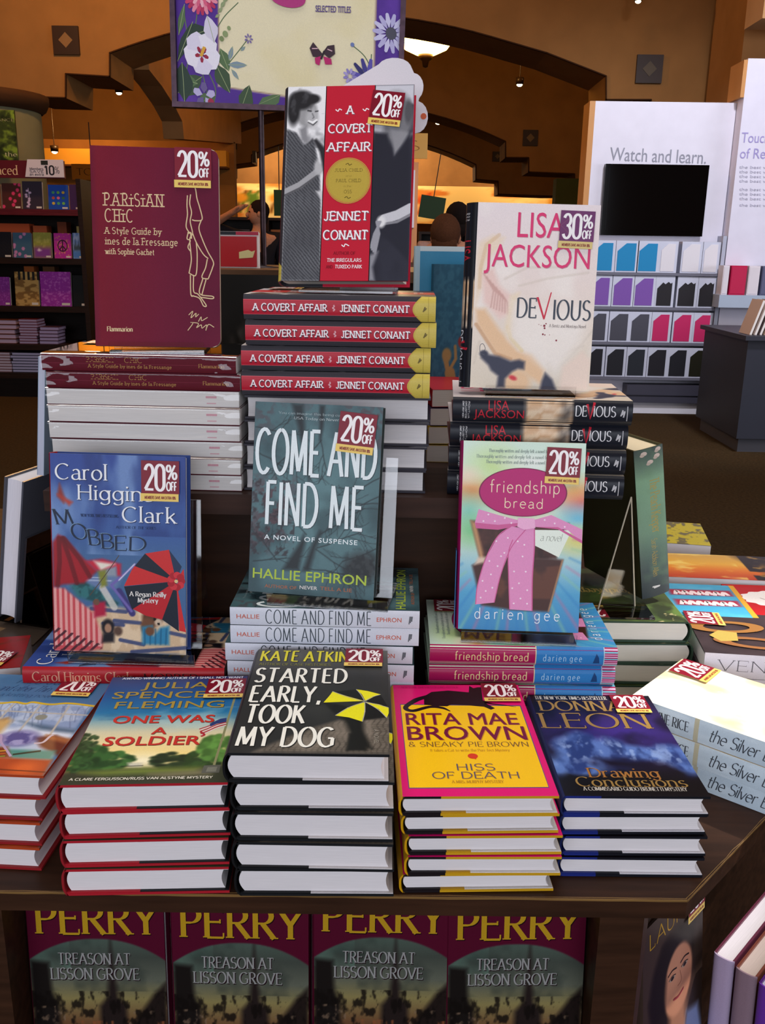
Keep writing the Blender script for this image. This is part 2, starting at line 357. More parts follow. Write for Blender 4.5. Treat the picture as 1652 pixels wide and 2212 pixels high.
G = {
'A': (.8, [[(0,0),(.4,1)], [(.4,1),(.8,0)], [(.14,.34),(.66,.34)]]),
'B': (.62, [[(.06,0),(.06,1)], [(.06,1),(.3,1)]+_A(.3,.76,.25,.24,90,-90)+[(.06,.52)], [(.06,.52),(.32,.52)]+_A(.32,.26,.3,.26,90,-90)+[(.06,0)]]),
'C': (.78, [_A(.43,.5,.43,.5,48,312)]),
'D': (.76, [[(.06,0),(.06,1)], [(.06,1),(.3,1)]+_A(.3,.5,.46,.5,90,-90)+[(.06,0)]]),
'E': (.55, [[(.06,0),(.06,1)], [(.06,1),(.55,1)], [(.06,.52),(.47,.52)], [(.06,0),(.57,0)]]),
'F': (.52, [[(.06,0),(.06,1)], [(.06,1),(.52,1)], [(.06,.5),(.44,.5)]]),
'G': (.82, [_A(.43,.5,.43,.5,48,300)+[(.76,.1),(.78,.44)], [(.52,.44),(.82,.44)]]),
'H': (.74, [[(.06,0),(.06,1)], [(.68,0),(.68,1)], [(.06,.52),(.68,.52)]]),
'I': (.12, [[(.06,0),(.06,1)]]),
'J': (.42, [[(.36,1),(.36,.25)]+_A(.18,.25,.18,.25,0,-160)]),
'K': (.68, [[(.06,0),(.06,1)], [(.62,1),(.06,.42)], [(.24,.6),(.68,0)]]),
'L': (.52, [[(.06,0),(.06,1)], [(.06,0),(.52,0)]]),
'M': (.92, [[(.04,0),(.1,1)], [(.1,1),(.46,.08)], [(.46,.08),(.82,1)], [(.82,1),(.88,0)]]),
'N': (.76, [[(.06,0),(.06,1)], [(.06,1),(.7,0)], [(.7,0),(.7,1)]]),
'O': (.86, [_A(.43,.5,.43,.5,90,450,28)]),
'P': (.58, [[(.06,0),(.06,1)], [(.06,1),(.28,1)]+_A(.28,.74,.28,.26,90,-90)+[(.06,.48)]]),
'Q': (.86, [_A(.43,.5,.43,.5,90,450,28), [(.5,.2),(.85,-.12)]]),
'R': (.64, [[(.06,0),(.06,1)], [(.06,1),(.28,1)]+_A(.28,.75,.28,.25,90,-90)+[(.06,.5)], [(.28,.5),(.64,0)]]),
'S': (.56, [_A(.28,.755,.25,.245,35,270)+_A(.28,.255,.28,.255,90,-145)[1:]]),
'T': (.68, [[(.34,0),(.34,1)], [(0,1),(.68,1)]]),
'U': (.74, [[(.06,1),(.06,.32)]+_A(.37,.32,.31,.32,180,360)+[(.68,1)]]),
'V': (.76, [[(0,1),(.38,0)], [(.38,0),(.76,1)]]),
'W': (1.1, [[(0,1),(.28,0)], [(.28,0),(.55,.95)], [(.55,.95),(.82,0)], [(.82,0),(1.1,1)]]),
'X': (.7, [[(0,1),(.7,0)], [(.7,1),(0,0)]]),
'Y': (.7, [[(0,1),(.35,.45)], [(.7,1),(.35,.45)], [(.35,.45),(.35,0)]]),
'Z': (.62, [[(.02,1),(.6,1)], [(.6,1),(.02,0)], [(.02,0),(.62,0)]]),
'a': (.5, [_A(.24,X-.2,.19,.2,150,0)+[(.43,.1),(.5,0)], [(.43,.38),(.22,.36)]+_A(.22,.18,.2,.18,90,270)+[(.32,.02),(.43,.13)]]),
'b': (.56, [[(.06,0),(.06,1.05)], _A(.3,.32,.26,.33,180,-180,20)]),
'c': (.48, [_A(.3,.32,.28,.33,50,310)]),
'd': (.56, [[(.5,0),(.5,1.05)], _A(.26,.32,.25,.33,0,360,20)]),
'e': (.54, [[(.05,.36),(.52,.36)]+_A(.28,.33,.25,.33,5,310)]),
'f': (.34, [_A(.3,.86,.15,.19,60,180)+[(.15,0)], [(0,X-.02),(.33,X-.02)]]),
'g': (.54, [_A(.26,.34,.24,.31,0,360,20), [(.5,X),(.5,-.06)]+_A(.27,-.08,.23,.2,0,-160)]),
'h': (.56, [[(.06,0),(.06,1.05)], [(.06,.35)]+_A(.28,X-.22,.22,.22,165,0)+[(.5,0)]]),
'i': (.12, [[(.06,0),(.06,X)], [(.06,.84),(.06,.95)]]),
'j': (.2, [[(.14,X),(.14,-.1)]+_A(.0,-.1,.14,.18,0,-90), [(.14,.84),(.14,.95)]]),
'k': (.5, [[(.06,0),(.06,1.05)], [(.46,X),(.06,.26)], [(.2,.4),(.5,0)]]),
'l': (.12, [[(.06,0),(.06,1.05)]]),
'm': (.88, [[(.06,0),(.06,X)], [(.06,.4)]+_A(.26,X-.2,.19,.2,160,0)+[(.45,0)], [(.45,.4)]+_A(.64,X-.2,.19,.2,160,0)+[(.83,0)]]),
'n': (.56, [[(.06,0),(.06,X)], [(.06,.36)]+_A(.28,X-.22,.22,.22,165,0)+[(.5,0)]]),
'o': (.56, [_A(.28,.33,.27,.33,90,450,22)]),
'p': (.56, [[(.06,-.32),(.06,X)], _A(.3,.33,.25,.33,180,-180,20)]),
'q': (.56, [[(.5,-.32),(.5,X)], _A(.26,.33,.25,.33,0,360,20)]),
'r': (.36, [[(.06,0),(.06,X)], [(.06,.36)]+_A(.26,X-.22,.2,.22,165,60)]),
's': (.42, [_A(.21,.49,.18,.17,35,270)+_A(.21,.165,.2,.16,90,-145)[1:]]),
't': (.34, [[(.14,.9),(.14,.16)]+_A(.28,.16,.14,.16,180,290), [(0,X-.02),(.33,X-.02)]]),
'u': (.56, [[(.06,X),(.06,.22)]+_A(.28,.22,.22,.22,180,345)+[(.5,.3)], [(.5,X),(.5,0)]]),
'v': (.5, [[(0,X),(.25,0)], [(.25,0),(.5,X)]]),
'w': (.76, [[(0,X),(.2,0)], [(.2,0),(.38,.6)], [(.38,.6),(.56,0)], [(.56,0),(.76,X)]]),
'x': (.5, [[(0,X),(.5,0)], [(.5,X),(0,0)]]),
'y': (.5, [[(0,X),(.26,.02)], [(.5,X),(.2,-.2),(.04,-.3)]]),
'z': (.44, [[(.02,X),(.42,X)], [(.42,X),(.02,0)], [(.02,0),(.44,0)]]),
'0': (.5, [_A(.25,.75,.21,.25,0,180)+_A(.25,.25,.21,.25,180,360)+[(.46,.75)]]),
'1': (.3, [[(.02,.8),(.2,1)], [(.2,1),(.2,0)]]),
'2': (.5, [_A(.25,.74,.21,.26,170,-10)+[(.42,.58),(.04,.04)], [(.02,.03),(.48,.03)]]),
'3': (.5, [_A(.24,.76,.2,.24,160,-80)+[(.2,.53)], [(.2,.53)]+_A(.24,.26,.22,.27,85,-160)]),
'4': (.5, [[(.36,0),(.36,1)], [(.36,1),(.02,.28)], [(.02,.28),(.5,.28)]]),
'5': (.5, [[(.42,1),(.1,1),(.07,.55)]+_A(.24,.3,.22,.3,120,-150)]),
'9': (.5, [_A(.25,.7,.21,.3,0,360,20), [(.46,.7),(.42,.3),(.15,0)]]),
'%': (.8, [_A(.16,.76,.15,.22,90,450,18), _A(.64,.24,.15,.22,90,450,18), [(.66,1),(.14,0)]]),
'&': (.7, [_A(.28,.78,.17,.22,-30,220)+[(.68,.02)], [(.24,.56)]+_A(.26,.26,.25,.27,100,330)+[(.62,.42)]]),
'.': (.12, [[(.06,0),(.06,.1)]]), ',': (.14, [[(.09,.1),(.03,-.14)]]), "'": (.1, [[(.05,1),(.05,.8)]]),
'-': (.3, [[(.02,.36),(.28,.36)]]), '/': (.4, [[(0,-.05),(.4,1.05)]]), '!': (.12, [[(.06,.3),(.06,1)], [(.06,0),(.06,.1)]]),
}
FONTS = {  # stem, hair (in cap heights), pen angle, serif length, serif thickness, tracking
 'serif': (.13, .035, 12, .13, .04, .16), 'slab': (.085, .085, 0, .19, .085, .24), 'mono': (.1, .1, 0, 0, 0, .22),
 'bold': (.2, .17, 0, 0, 0, .16), 'slabbold': (.15, .13, 0, .15, .12, .2), 'thin': (.05, .05, 0, 0, 0, .25), 'brush': (.105, .075, 25, 0, 0, .22),
 'flare': (.1, .045, 15, .05, .03, .18), 'script': (.06, .02, 40, 0, 0, .06), 'fat': (.27, .2, 0, 0, 0, .12)}
def pen_text(t, w, h, font='serif', stem=None, track=None, space=.38, smallcap=False, sx=None):
    st, ha, an, sl, sth, tr = FONTS[font]
    if stem: ha = ha*stem/st; st = stem
    if track is not None: tr = track
    x = 0; L = []
    for i, ch in enumerate(t):
        if ch == ' ': x += space; continue
        sc = 1.
        if smallcap and ch.islower(): ch = ch.upper(); sc = .78
        gw, ss = G.get(ch, G['-']); L.append((x, sc, ss)); x += gw*sc+tr
    x -= tr; kx = w/x if w else h; V = []; F = []; n = 0
    def put(P, ww):
        nonlocal n
        v, f = ribbon(P, ww); V.append(v); F.extend([[i+n for i in q] for q in f]); n += len(v)
    cur = max(st*.5, .03)
    for gx, sc, ss in L:
        for s_ in ss:
            P = np.array([((gx+p[0]*sc)*kx, p[1]*sc*h) for p in s_], float)
            P[:, 1] = P[:, 1]*(1-st*.0)
            d = np.gradient(P, axis=0) if len(P) > 2 else np.array([P[1]-P[0]]*2)
            ph = np.arctan2(d[:, 1], d[:, 0]); ww = (ha+(st-ha)*np.abs(np.sin(ph-R(an))))*h
            put(P, ww)
            if sl:
                for e, o in ((0, 1), (-1, -2)):
                    p = P[e]; dd = P[e]-P[o]; yv = s_[e][1]
                    if abs(dd[1]) > abs(dd[0])*.9 and min(abs(yv-q) for q in (0, 1, X, 1.05, -.32)) < .02:
                        s1 = sl*h*sc; put([(p[0]-s1, p[1]+(-1 if dd[1] > 0 else 1)*sth*h/2), (p[0]+s1, p[1]+(-1 if dd[1] > 0 else 1)*sth*h/2)], sth*h)
                    elif abs(dd[0]) > abs(dd[1])*2 and len(s_) == 2 and dd[0] > 0 and yv in (0, 1, .5, .52):
                        q = (.16 if yv in (0, 1) else .09)*h*sc; s2 = -1 if yv == 1 else 1
                        put([(p[0], p[1]-(q if s2 < 0 else 0) - (q*.5 if yv in (.5, .52) else 0)), (p[0], p[1]+(q if s2 > 0 else 0))], ha*h*1.1)
    return np.concatenate(V), F
# ---------------------------------------------------------------- designs of the printed covers
class Cover(Art):
    """a cover designed on a measuring sheet: q maps sheet coordinates to u, v"""
    def __init__(s, asp, base, quad, nx=110, **k):
        super().__init__(asp, base, nx, **k)
        dst = [(0, 1), (1, 1), (0, 0), (1, 0)]; A = []; b = []
        for (x, y), (u, v) in zip(quad, dst):
            A += [[x, y, 1, 0, 0, 0, -u*x, -u*y], [0, 0, 0, x, y, 1, -v*x, -v*y]]; b += [u, v]
        s.Hm = np.append(np.linalg.solve(np.array(A, float), np.array(b, float)), 1).reshape(3, 3)
        s.quad = quad
    def q(s, x, y):
        p = s.Hm@np.array([x, y, 1.]); return (p[0]/p[2], p[1]/p[2])
    def qs(s, pts): return [s.q(*p) for p in pts]
    def P(s, pts, c, soft=1.2, k=1.): return s.poly(s.qs(pts), c, soft, k)
    def S(s, pts, c, m=None): return s.shape(s.qs(pts), c, m)
    def E(s, x, y, rx, ry, c, soft=.08, rot=0., k=1.):
        a = s.q(x, y); b = s.q(x+rx, y); d = s.q(x, y-ry); return s.ell(a[0], a[1], abs(b[0]-a[0]), abs(d[1]-a[1]), c, soft, rot, k)
    def L(s, pts, w, c, k=1.): return s.line(s.qs(pts), w, c, k)
    def K(s, pts, w, c, smooth=True): return s.stroke(s.qs(pts), w, c, smooth=smooth)
    def T(s, t, x0, y0, x1, y1, c, font='gill', **k):
        """line of writing from (x0, baseline y0) to x1, capitals up to y1"""
        a = s.q(x0, y0); b = s.q(x1, y0); d = s.q(x0, y1); return s.text(t, a[0], a[1], b[0], d[1], c, font, **k)
    def at(s, x, y): return s.q(x, y)

def art_parisian():
    a = Cover(.64, '6d1228', [(192, 308), (475, 318), (207, 742), (478, 745)], 60)
    a.grad([(0, '64102a'), (.05, '741327'), (.5, '6c1430'), (1, '5d1230')], 0).noise('7c2038', 3, 4, .5, .8, 3, .3)
    g = 'd9bf95'
    a.T('PARiSiAN', 225, 440, 353, 412, g, 'slab', track=.34).T('CHiC', 227, 475, 287, 447, g, 'slab', track=.4)
    a.T('A Style Guide by', 226, 501, 349, 487, g, 'slab', stem=.11).T('ines de la Fressange', 228, 524, 385, 509, g, 'slab', stem=.11)
    a.T('with Sophie Gachet', 228, 545, 334, 533, g, 'slab', stem=.12).T('Flammarion', 232, 711, 287, 701, g, 'serif', stem=.2)
    w = .0055
    K = lambda p, ww=w: a.K(p, ww, g)
    K([(415, 398), (424, 402), (428, 425), (434, 445), (439, 470), (425, 473), (417, 471)]); K([(407, 418), (406, 440), (407, 460), (404, 485), (410, 498)])
    K([(414, 416), (412, 436), (416, 455), (413, 475), (418, 500), (412, 512), (414, 540)]); K([(437, 472), (432, 490), (440, 515), (451, 540), (463, 562), (461, 575), (452, 598)])
    K([(418, 500), (426, 520), (441, 545), (452, 555)]); K([(450, 556), (446, 575), (438, 595), (452, 599)]); K([(426, 520), (428, 550), (425, 590), (411, 587)])
    K([(414, 540), (415, 560), (410, 587)]); K([(409, 497), (406, 512), (413, 516), (408, 530), (414, 540)]); K([(407, 500), (414, 500), (415, 512)], .009)
    K([(413, 590), (414, 632), (421, 635)]); K([(420, 590), (420, 625), (430, 632), (447, 655), (441, 656), (432, 640), (414, 634)]); K([(440, 598), (433, 630), (461, 636), (460, 641), (436, 638)]); K([(447, 600), (438, 632)])
    K([(409, 676), (418, 668), (414, 682), (425, 672), (424, 680), (431, 674)], .004); K([(430, 690), (436, 680), (437, 688), (445, 684), (450, 681)], .004)
    K([(407, 709), (418, 694), (413, 692), (430, 694), (426, 703), (436, 697), (438, 704), (448, 697), (446, 709), (452, 696), (464, 702)], .004)
    return a

def art_covert():
    a = Cover(.65, 'bf2237', [(160, 445), (878, 420), (122, 1525), (835, 1525)], 200)
    V = lambda y: 1-(y-440)/1085.
    # photograph of a woman in a patterned dress, printed in grey
    m = (a.u < .31); n = lambda *k: vnoise(a.img.shape[1], a.img.shape[0], *k)
    a.mix(m*1., 'e8e8ea'); a.noise('8f9094', 6, 9, .5, .62, 5, .8, m*(a.v < .86)*(a.v > .68)*(a.u > .14))
    st = .5+.5*np.sin((a.u*230+a.v*330+2*np.sin(a.v*30)))
    d = a.in_poly([(0, .78), (.08, .76), (.14, .70), (.22, .72), (.27, .58), (.29, .4), (.31, 0), (0, 0)], 2)
    a.mix(d, '6f7176'); a.mix(d*(st > .55)*.7, '2d2e33'); a.mix(d*n(4, 9, 4)*.5, '3a3b40')
    a.ell(.155, .865, .085, .075, '9a9a9c', .15); a.ell(.2, .835, .05, .05, 'b4b4b6', .3)
    a.ell(.11, .93, .1, .05, '2a2a2d', .2); a.ell(.05, .88, .05, .08, '2a2a2d', .25); a.ell(.2, .935, .06, .025, '2a2a2d', .25); a.noise('525256', 20, 24, .5, .7, 9, .6, m*a.ellm(.1, .92, .11, .07))
    a.line([(.165, .875), (.19, .872)], .012, '3a3a3d'); a.line([(.225, .87), (.245, .872)], .01, '3a3a3d'); a.line([(.175, .82), (.205, .812), (.235, .825)], .018, 'f0f0f0'); a.line([(.17, .815), (.21, .80), (.24, .818)], .008, '404044'); a.line([(.2, .86), (.215, .84), (.205, .835)], .008, '707074')
    a.poly([(.1, .78), (.16, .80), (.18, .70), (.12, .72)], '8a8a8e', 3)
    a.line([(-.01, .45), (.12, .49), (.24, .55), (.29, .58)], .055, 'a5a5a8'); a.line([(-.01, .435), (.12, .475), (.26, .54)], .015, '5a5a5e'); a.ell(.27, .585, .04, .04, 'b8b8ba', .3); a.ell(.29, .62, .025, .02, 'dcdcde', .3)
    a.poly([(.17, .70), (.21, .73), (.27, .66), (.31, .55), (.31, .68), (.24, .73)], '2f2f33', 2); a.poly([(.25, .46), (.31, .40), (.31, .46)], 'd0d0d2', 2)
    # man in a dark coat
    m2 = (a.u > .69); a.mix(m2*1., '2b2c36'); a.noise('383945', 5, 6, .4, .7, 12, .6, m2*1.)
    a.poly([(.69, 1), (1, 1), (1, .9), (.69, .95)], 'c9c9d2', 2); a.ell(.86, .83, .14, .13, '77777c', .2); a.poly([(.82, .78), (1, .75), (.86, .64)], '8d8d92', 3); a.ell(.96, .86, .03, .06, '55555a', .3); a.ell(.72, .79, .05, .07, 'b5b5ba', .4)
    a.poly([(.69, .76), (.8, .75), (.86, .62), (.98, .76), (1.0, .1), (.69, .3)], '2b2c36', 3)
    a.line([(.80, .315), (.9, .335), (1.0, .37)], .075, 'c6c6cc'); a.line([(.8, .29), (.9, .30), (1., .335)], .02, '85858c'); a.ell(.775, .3, .035, .03, 'dededf', .3)
    for k in range(4): a.line([(.77-.01*k, .3), (.725+.013*k, .24), (.70+.012*k, .17-.01*k)], .018, '9a9aa2')
    a.poly([(.69, .13), (.76, .15), (.72, .07), (.74, 0), (.69, 0)], '8d8d95', 3)
    a.rect(.31, -.001, .69, 1.001, 'bf2237').rect(.303, 0, .31, 1, '151517').rect(.69, 0, .697, 1, '151517')
    sh = (.004, -.004, '7d5a66'); w = 'f3eef0'
    a.text('A', .475, V(598), .525, V(552), w, 'slabbold', sh=sh)
    for t, y0, y1, u0, u1 in (('COVERT', 702, 655, .335, .675), ('AFFAIR', 806, 757, .33, .67), ('JENNET', 1190, 1141, .325, .67), ('CONANT', 1296, 1246, .325, .67)): a.text(t, u0, V(y0), u1, V(y1), w, 'slabbold', sh=sh)
    for x in (.385, .6): a.stroke([(x, V(572)), (x+.02, V(582)), (x+.03, V(570)), (x+.05, V(576))], .005, w)
    a.stroke([(.47, V(1326)), (.49, V(1336)), (.5, V(1322)), (.53, V(1332))], .005, w)
    a.disc(.505, V(970), .178, .118, 'b9a044').ring(.505, V(970), .172, .114, .02, 'c8404a').ring(.505, V(970), .16, .106, .012, 'a88f3a')
    k = '55481f'
    a.text('JULIA CHILD', .395, V(920), .615, V(903), k, 'slab').text('and', .485, V(948), .53, V(938), k, 'script').text('PAUL CHILD', .41, V(978), .605, V(961), k, 'slab').text('in the', .47, V(1006), .53, V(995), k, 'script').text('OSS', .475, V(1040), .535, V(1022), k, 'slab')
    a.stroke([(.48, V(880)), (.5, V(874)), (.51, V(884)), (.53, V(877))], .003, k).stroke([(.48, V(1065)), (.5, V(1059)), (.51, V(1069)), (.53, V(1062))], .003, k)
    a.text('AUTHOR OF', .41, V(1380), .58, V(1364), '7c1826', 'slabbold').text('THE IRREGULARS', .36, V(1420), .63, V(1402), w, 'slabbold').text('AND', .355, V(1456), .405, V(1440), '7c1826', 'slabbold').text('TUXEDO PARK', .425, V(1456), .635, V(1438), w, 'slabbold')
    return a

def art_devious():
    a = Cover(.655, 'eadad2', [(415, 100), (1275, 128), (350, 1410), (1195, 1445)], 130)
    a.grad([(0, 'd9cdb9'), (.25, 'e6d9c9'), (.55, 'ecdcd3'), (1, 'ecdfe0')]).noise('f6eee6', 3, 4, .45, .7, 2, .7)
    sk, sd = 'e8c198', 'c08a5c'
    for p in ([(600, 640), (760, 560), (1000, 560)], [(700, 690), (900, 640), (1190, 600)], [(1000, 1260), (1150, 1100), (1230, 1000)], [(380, 1240), (420, 1080)], [(900, 1250), (1050, 1160), (1160, 1120)]): a.L(p, .02, 'cdbfae', .35)
    a.P([(420, 380), (520, 330), (600, 350), (560, 420), (470, 520), (440, 700), (390, 840), (395, 480)], 'eed9c2', 3); a.L([(560, 330), (470, 400), (430, 560), (420, 700)], .03, 'd9b68c', .5)
    a.P([(440, 600), (520, 560), (560, 680), (640, 760), (640, 880), (560, 920), (450, 800)], 'ecccc2', 3)
    for i in range(7): a.L([(450+22*i, 600+25*i), (520+16*i, 720+14*i), (500+20*i, 840+8*i)], .012, 'c99a90', .7)
    a.P([(390, 850), (460, 850), (560, 1000), (690, 1150), (790, 1180), (880, 1290), (860, 1400), (760, 1330), (640, 1210), (540, 1180), (400, 960)], sk, 3); a.L([(395, 960), (530, 1170), (640, 1210)], .03, sd, .55); a.L([(620, 980), (640, 1060), (720, 1150)], .03, 'd8ad3f', .35)
    a.P([(640, 760), (700, 740), (650, 900), (640, 1050), (600, 1020), (620, 880)], 'edd8b8', 3); a.P([(660, 800), (1180, 880), (1140, 1090), (960, 1330), (760, 1160), (640, 1060)], 'f3ebe3', 8, .8)
    a.P([(1010, 1270), (1150, 1160), (1210, 1230), (1190, 1440), (980, 1440)], 'ecd6c6', 3); a.E(680, 1370, 100, 90, sk, .3)
    a.P([(560, 1190), (640, 1225), (700, 1215), (740, 1230), (735, 1285), (690, 1280), (650, 1300), (600, 1350), (595, 1412), (540, 1412), (550, 1330), (500, 1290), (480, 1250), (430, 1200), (440, 1165), (500, 1180)], '2f3146', 2)
    a.P([(885, 1310), (935, 1360), (965, 1440), (845, 1440), (860, 1370)], '2f3146', 2); a.E(655, 1345, 28, 16, 'd0303c', .4, -20)
    a.K([(455, 1180), (425, 1160), (425, 1110), (445, 1100), (460, 1135), (440, 1160)], .003, '4a4a55'); a.E(450, 1170, 30, 25, '2f3146', .3)
    r = 'dc2f6e'; sh = (.003, -.003, 'b98a92')
    a.T('LISA', 686, 345, 1075-60, 172, r, sh=sh, bold=-.004).T('JACKSON', 452, 548, 1195, 392, r, sh=sh, bold=-.004)
    k = '333b49'; a.T('DE', 682, 912, 815, 775, k, 'flare', sh=(.003, -.002, 'b7ada8')).T('IOUS', 940, 930, 1198, 790, k, 'flare', sh=(.003, -.002, 'b7ada8'))
    a.S([(822, 772), (838, 770), (876, 905), (872, 935)], 'cc2440').S([(922, 740), (932, 735), (880, 930), (870, 925)], 'cc2440')
    a.T('A Bentz and Montoya Novel', 912, 985, 1172, 962, '8a7d78', 'serif')
    for x, y, s in ((840, 965, 3), (855, 972, 3), (878, 975, 9), (880, 992, 7), (868, 1035, 7), (882, 1040, 5), (915, 1040, 3), (963, 1080, 7), (890, 960, 5)): p = a.q(x, y); a.disc(p[0], p[1], s/900, s/1350, '8a1a30', 10)
    return a

def art_carol():
    a = Cover(.665, '3a5590', [(335, 170), (1295, 195), (362, 1525), (1275, 1548)], 150)
    a.grad([(0, '3f5f90'), (.45, '44678f'), (.6, '3b5c98'), (1, '2c4590')]).noise('7e9cc8', 4, 2, .5, .72, 11, .75, (a.v > .5)*1.).noise('1f3270', 5, 3, .5, .7, 14, .6, (a.v > .6)*1.)
    a.P([(450, 1010), (840, 1020), (800, 1100), (460, 1090)], '6478a0', 3); a.L([(470, 1045), (760, 1050)], .008, 'b8c4d8'); a.L([(520, 1025), (700, 1030)], .005, 'b8c4d8')
    a.P([(360, 1290), (700, 1210), (980, 1260), (1285, 1380), (1280, 1548), (362, 1530)], 'cdb08d', 3); a.noise('e2caa8', 14, 10, .5, .6, 21, .8, a.in_poly(a.qs([(360, 1290), (700, 1210), (980, 1260), (1285, 1380), (1280, 1548), (362, 1530)])))
    for p in ([(620, 1240), (860, 1260)], [(780, 1320), (960, 1335)], [(820, 1450), (980, 1480)], [(900, 1530), (1270, 1500)], [(700, 1340), (840, 1350)], [(1170, 1400), (1270, 1420)]): a.L(p, .03, '39456f', .9)
    a.P([(470, 1080), (560, 1050), (700, 1130), (810, 1200), (790, 1235), (640, 1190), (520, 1160)], '2f6d70', 3); a.noise('174448', 12, 16, .5, .6, 5, .8, a.in_poly(a.qs([(470, 1080), (560, 1050), (700, 1130), (810, 1200), (790, 1235), (640, 1190), (520, 1160)])))
    a.L([(700, 1100), (780, 1230)], .05, 'd9cfc4', .8); a.L([(815, 1120), (905, 1270)], .05, '3b3570'); a.L([(930, 940), (760, 1080), (900, 1255)], .02, '6d63a8'); a.L([(925, 935), (815, 1045)], .008, 'd8d4ea')
    a.P([(390, 735), (440, 755), (560, 890), (662, 985), (570, 1068), (430, 1075), (355, 1095), (352, 790)], '9c1622', 2)
    for p in ([(395, 760), (400, 920), (385, 1085)], [(420, 760), (470, 900), (520, 1065)], [(430, 760), (540, 900), (610, 1020)]): a.L(p, .035, '5c0a14', .7)
    a.P([(585, 915), (700, 900), (830, 935), (828, 1015), (800, 1015), (795, 960), (690, 985), (650, 975)], 'c22038', 2); a.P([(640, 915), (790, 935), (690, 980)], 'e2dccb', 2); a.P([(690, 985), (795, 950), (800, 1020), (720, 1020)], '8b94a0', 2)
    a.P([(668, 985), (725, 975), (730, 1080), (690, 1095)], '7d8030', 2); a.K([(818, 875), (720, 1010), (610, 1150)], .004, '4f4238')
    rd, bk, hub = 'c62b2c', '18202e', (1215, 1050)
    for p, c in (([(1000, 862), (1168, 835), hub], rd), ([(925, 950), (1000, 862), hub], bk), ([(905, 975), (925, 948), hub, (1200, 1060)], rd), ([(850, 1085), (905, 975), hub], rd), ([(850, 1088), hub, (905, 1245), (880, 1180)], bk), ([(910, 1240), hub, (1112, 1310), (1000, 1285)], 'b51f28'), ([(1112, 1310), hub, (1228, 1390)], bk), ([(1168, 835), (1255, 950), hub], '243350'), ([(1230, 1385), hub, (1292, 1395)], rd), ([hub, (1268, 965), (1275, 1060)], rd)): a.S(p, c)
    for i in range(9):
        x = a.q(1215+38*math.cos(i*.7), 1050+42*math.sin(i*.7)); a.disc(x[0], x[1], .028, .018, 'c8303a' if i % 2 else 'a81a28', 10)
    x = a.q(1215, 1050); a.disc(x[0], x[1], .014, .009, 'd8c088', 12)
    a.P([(350, 1098), (430, 1102), (640, 1275), (700, 1450), (690, 1510), (590, 1527), (362, 1527)], 'c24a50', 2); pm = a.in_poly(a.qs([(350, 1098), (430, 1102), (640, 1275), (700, 1450), (690, 1510), (590, 1527), (362, 1527)]))
    s1 = (np.sin(a.u*150) > 0)*(a.v < .35-.12*a.u); a.mix(pm*s1*(a.v > .03)*.8, 'e8b0a8'); s2 = np.sin((a.v+a.u*.55)*190) > .2; a.mix(pm*s2*(a.v > .36-.42*a.u)*.8, 'e0a09a'); a.mix(pm*(np.sin((a.v-a.u*.6)*150) > .3)*(a.v < .13-.5*a.u*.5)*.85, '3a1420')
    a.P([(635, 1200), (718, 1190), (720, 1285), (640, 1300)], 'a8173a', 2); a.E(655, 1195, 22, 22, '6b4a3a')
    a.E(735, 1365, 45, 55, '15131a', .2); a.E(735, 1372, 24, 32, 'a37c62', .2); a.P([(700, 1410), (780, 1400), (775, 1465), (690, 1470)], '15131a', 2); a.E(805, 1390, 30, 32, '564035', .3)
    a.E(1045, 1300, 72, 58, '5b3a26', .2); a.E(1010, 1360, 48, 60, '6b4630', .2); a.E(1085, 1330, 26, 26, 'c8b29a', .3); a.E(1060, 1308, 10, 12, '120c0a'); a.E(1088, 1340, 10, 9, '120c0a')
    a.P([(970, 1360), (1045, 1350), (1050, 1420), (1100, 1365), (1162, 1352), (1158, 1482), (972, 1478)], '2e7fa6', 2)
    for i in range(5): a.L([(990+38*i, 1375), (990+36*i, 1478)], .012, '1a5578', .7)
    a.E(1025, 1390, 30, 30, '6b4630', .2)
    a.P([(385, 470), (402, 380), (440, 480), (432, 520)], '8c2d24', 2); a.P([(385, 455), (440, 480), (495, 510), (470, 535)], 'b33a28', 2)
    w, sh = 'e9ebee', (.004, -.004, '22305c')
    a.T('Carol', 378, 350, 735, 242, w, 'serif', sh=sh).T('Higgins', 532, 492, 1060, 388, w, 'serif', sh=sh).T('Clark', 848, 645, 1216, 540, w, 'serif', sh=sh)
    for ch, x0, x1, y0, y1, sl in (('M', 385, 505, 665, 560, -.35), ('O', 500, 602, 765, 660, -.2), ('B', 612, 690, 805, 700, -.15), ('B', 700, 782, 828, 728, -.08), ('E', 790, 868, 840, 742, 0), ('D', 888, 1002, 842, 748, .05)): a.T(ch, x0, y0, x1, y1, '15233c', 'serif', sh=(-.003, .003, '6f8fb2'), slant=sl, stem=.15)
    a.T('NEW YORK TIMES BESTSELLING', 556, 610, 820, 590, '1a2c55', 'serif', slant=-.2).T('AUTHOR OF THE SERIES', 800, 690, 1080, 672, '1a2c55', 'serif')
    a.T('A Regan Reilly', 890, 1152, 1142, 1120, 'd8d4d0', 'serif', stem=.2).T('Mystery', 947, 1195, 1085, 1162, 'd8d4d0', 'serif', stem=.2)
    return a

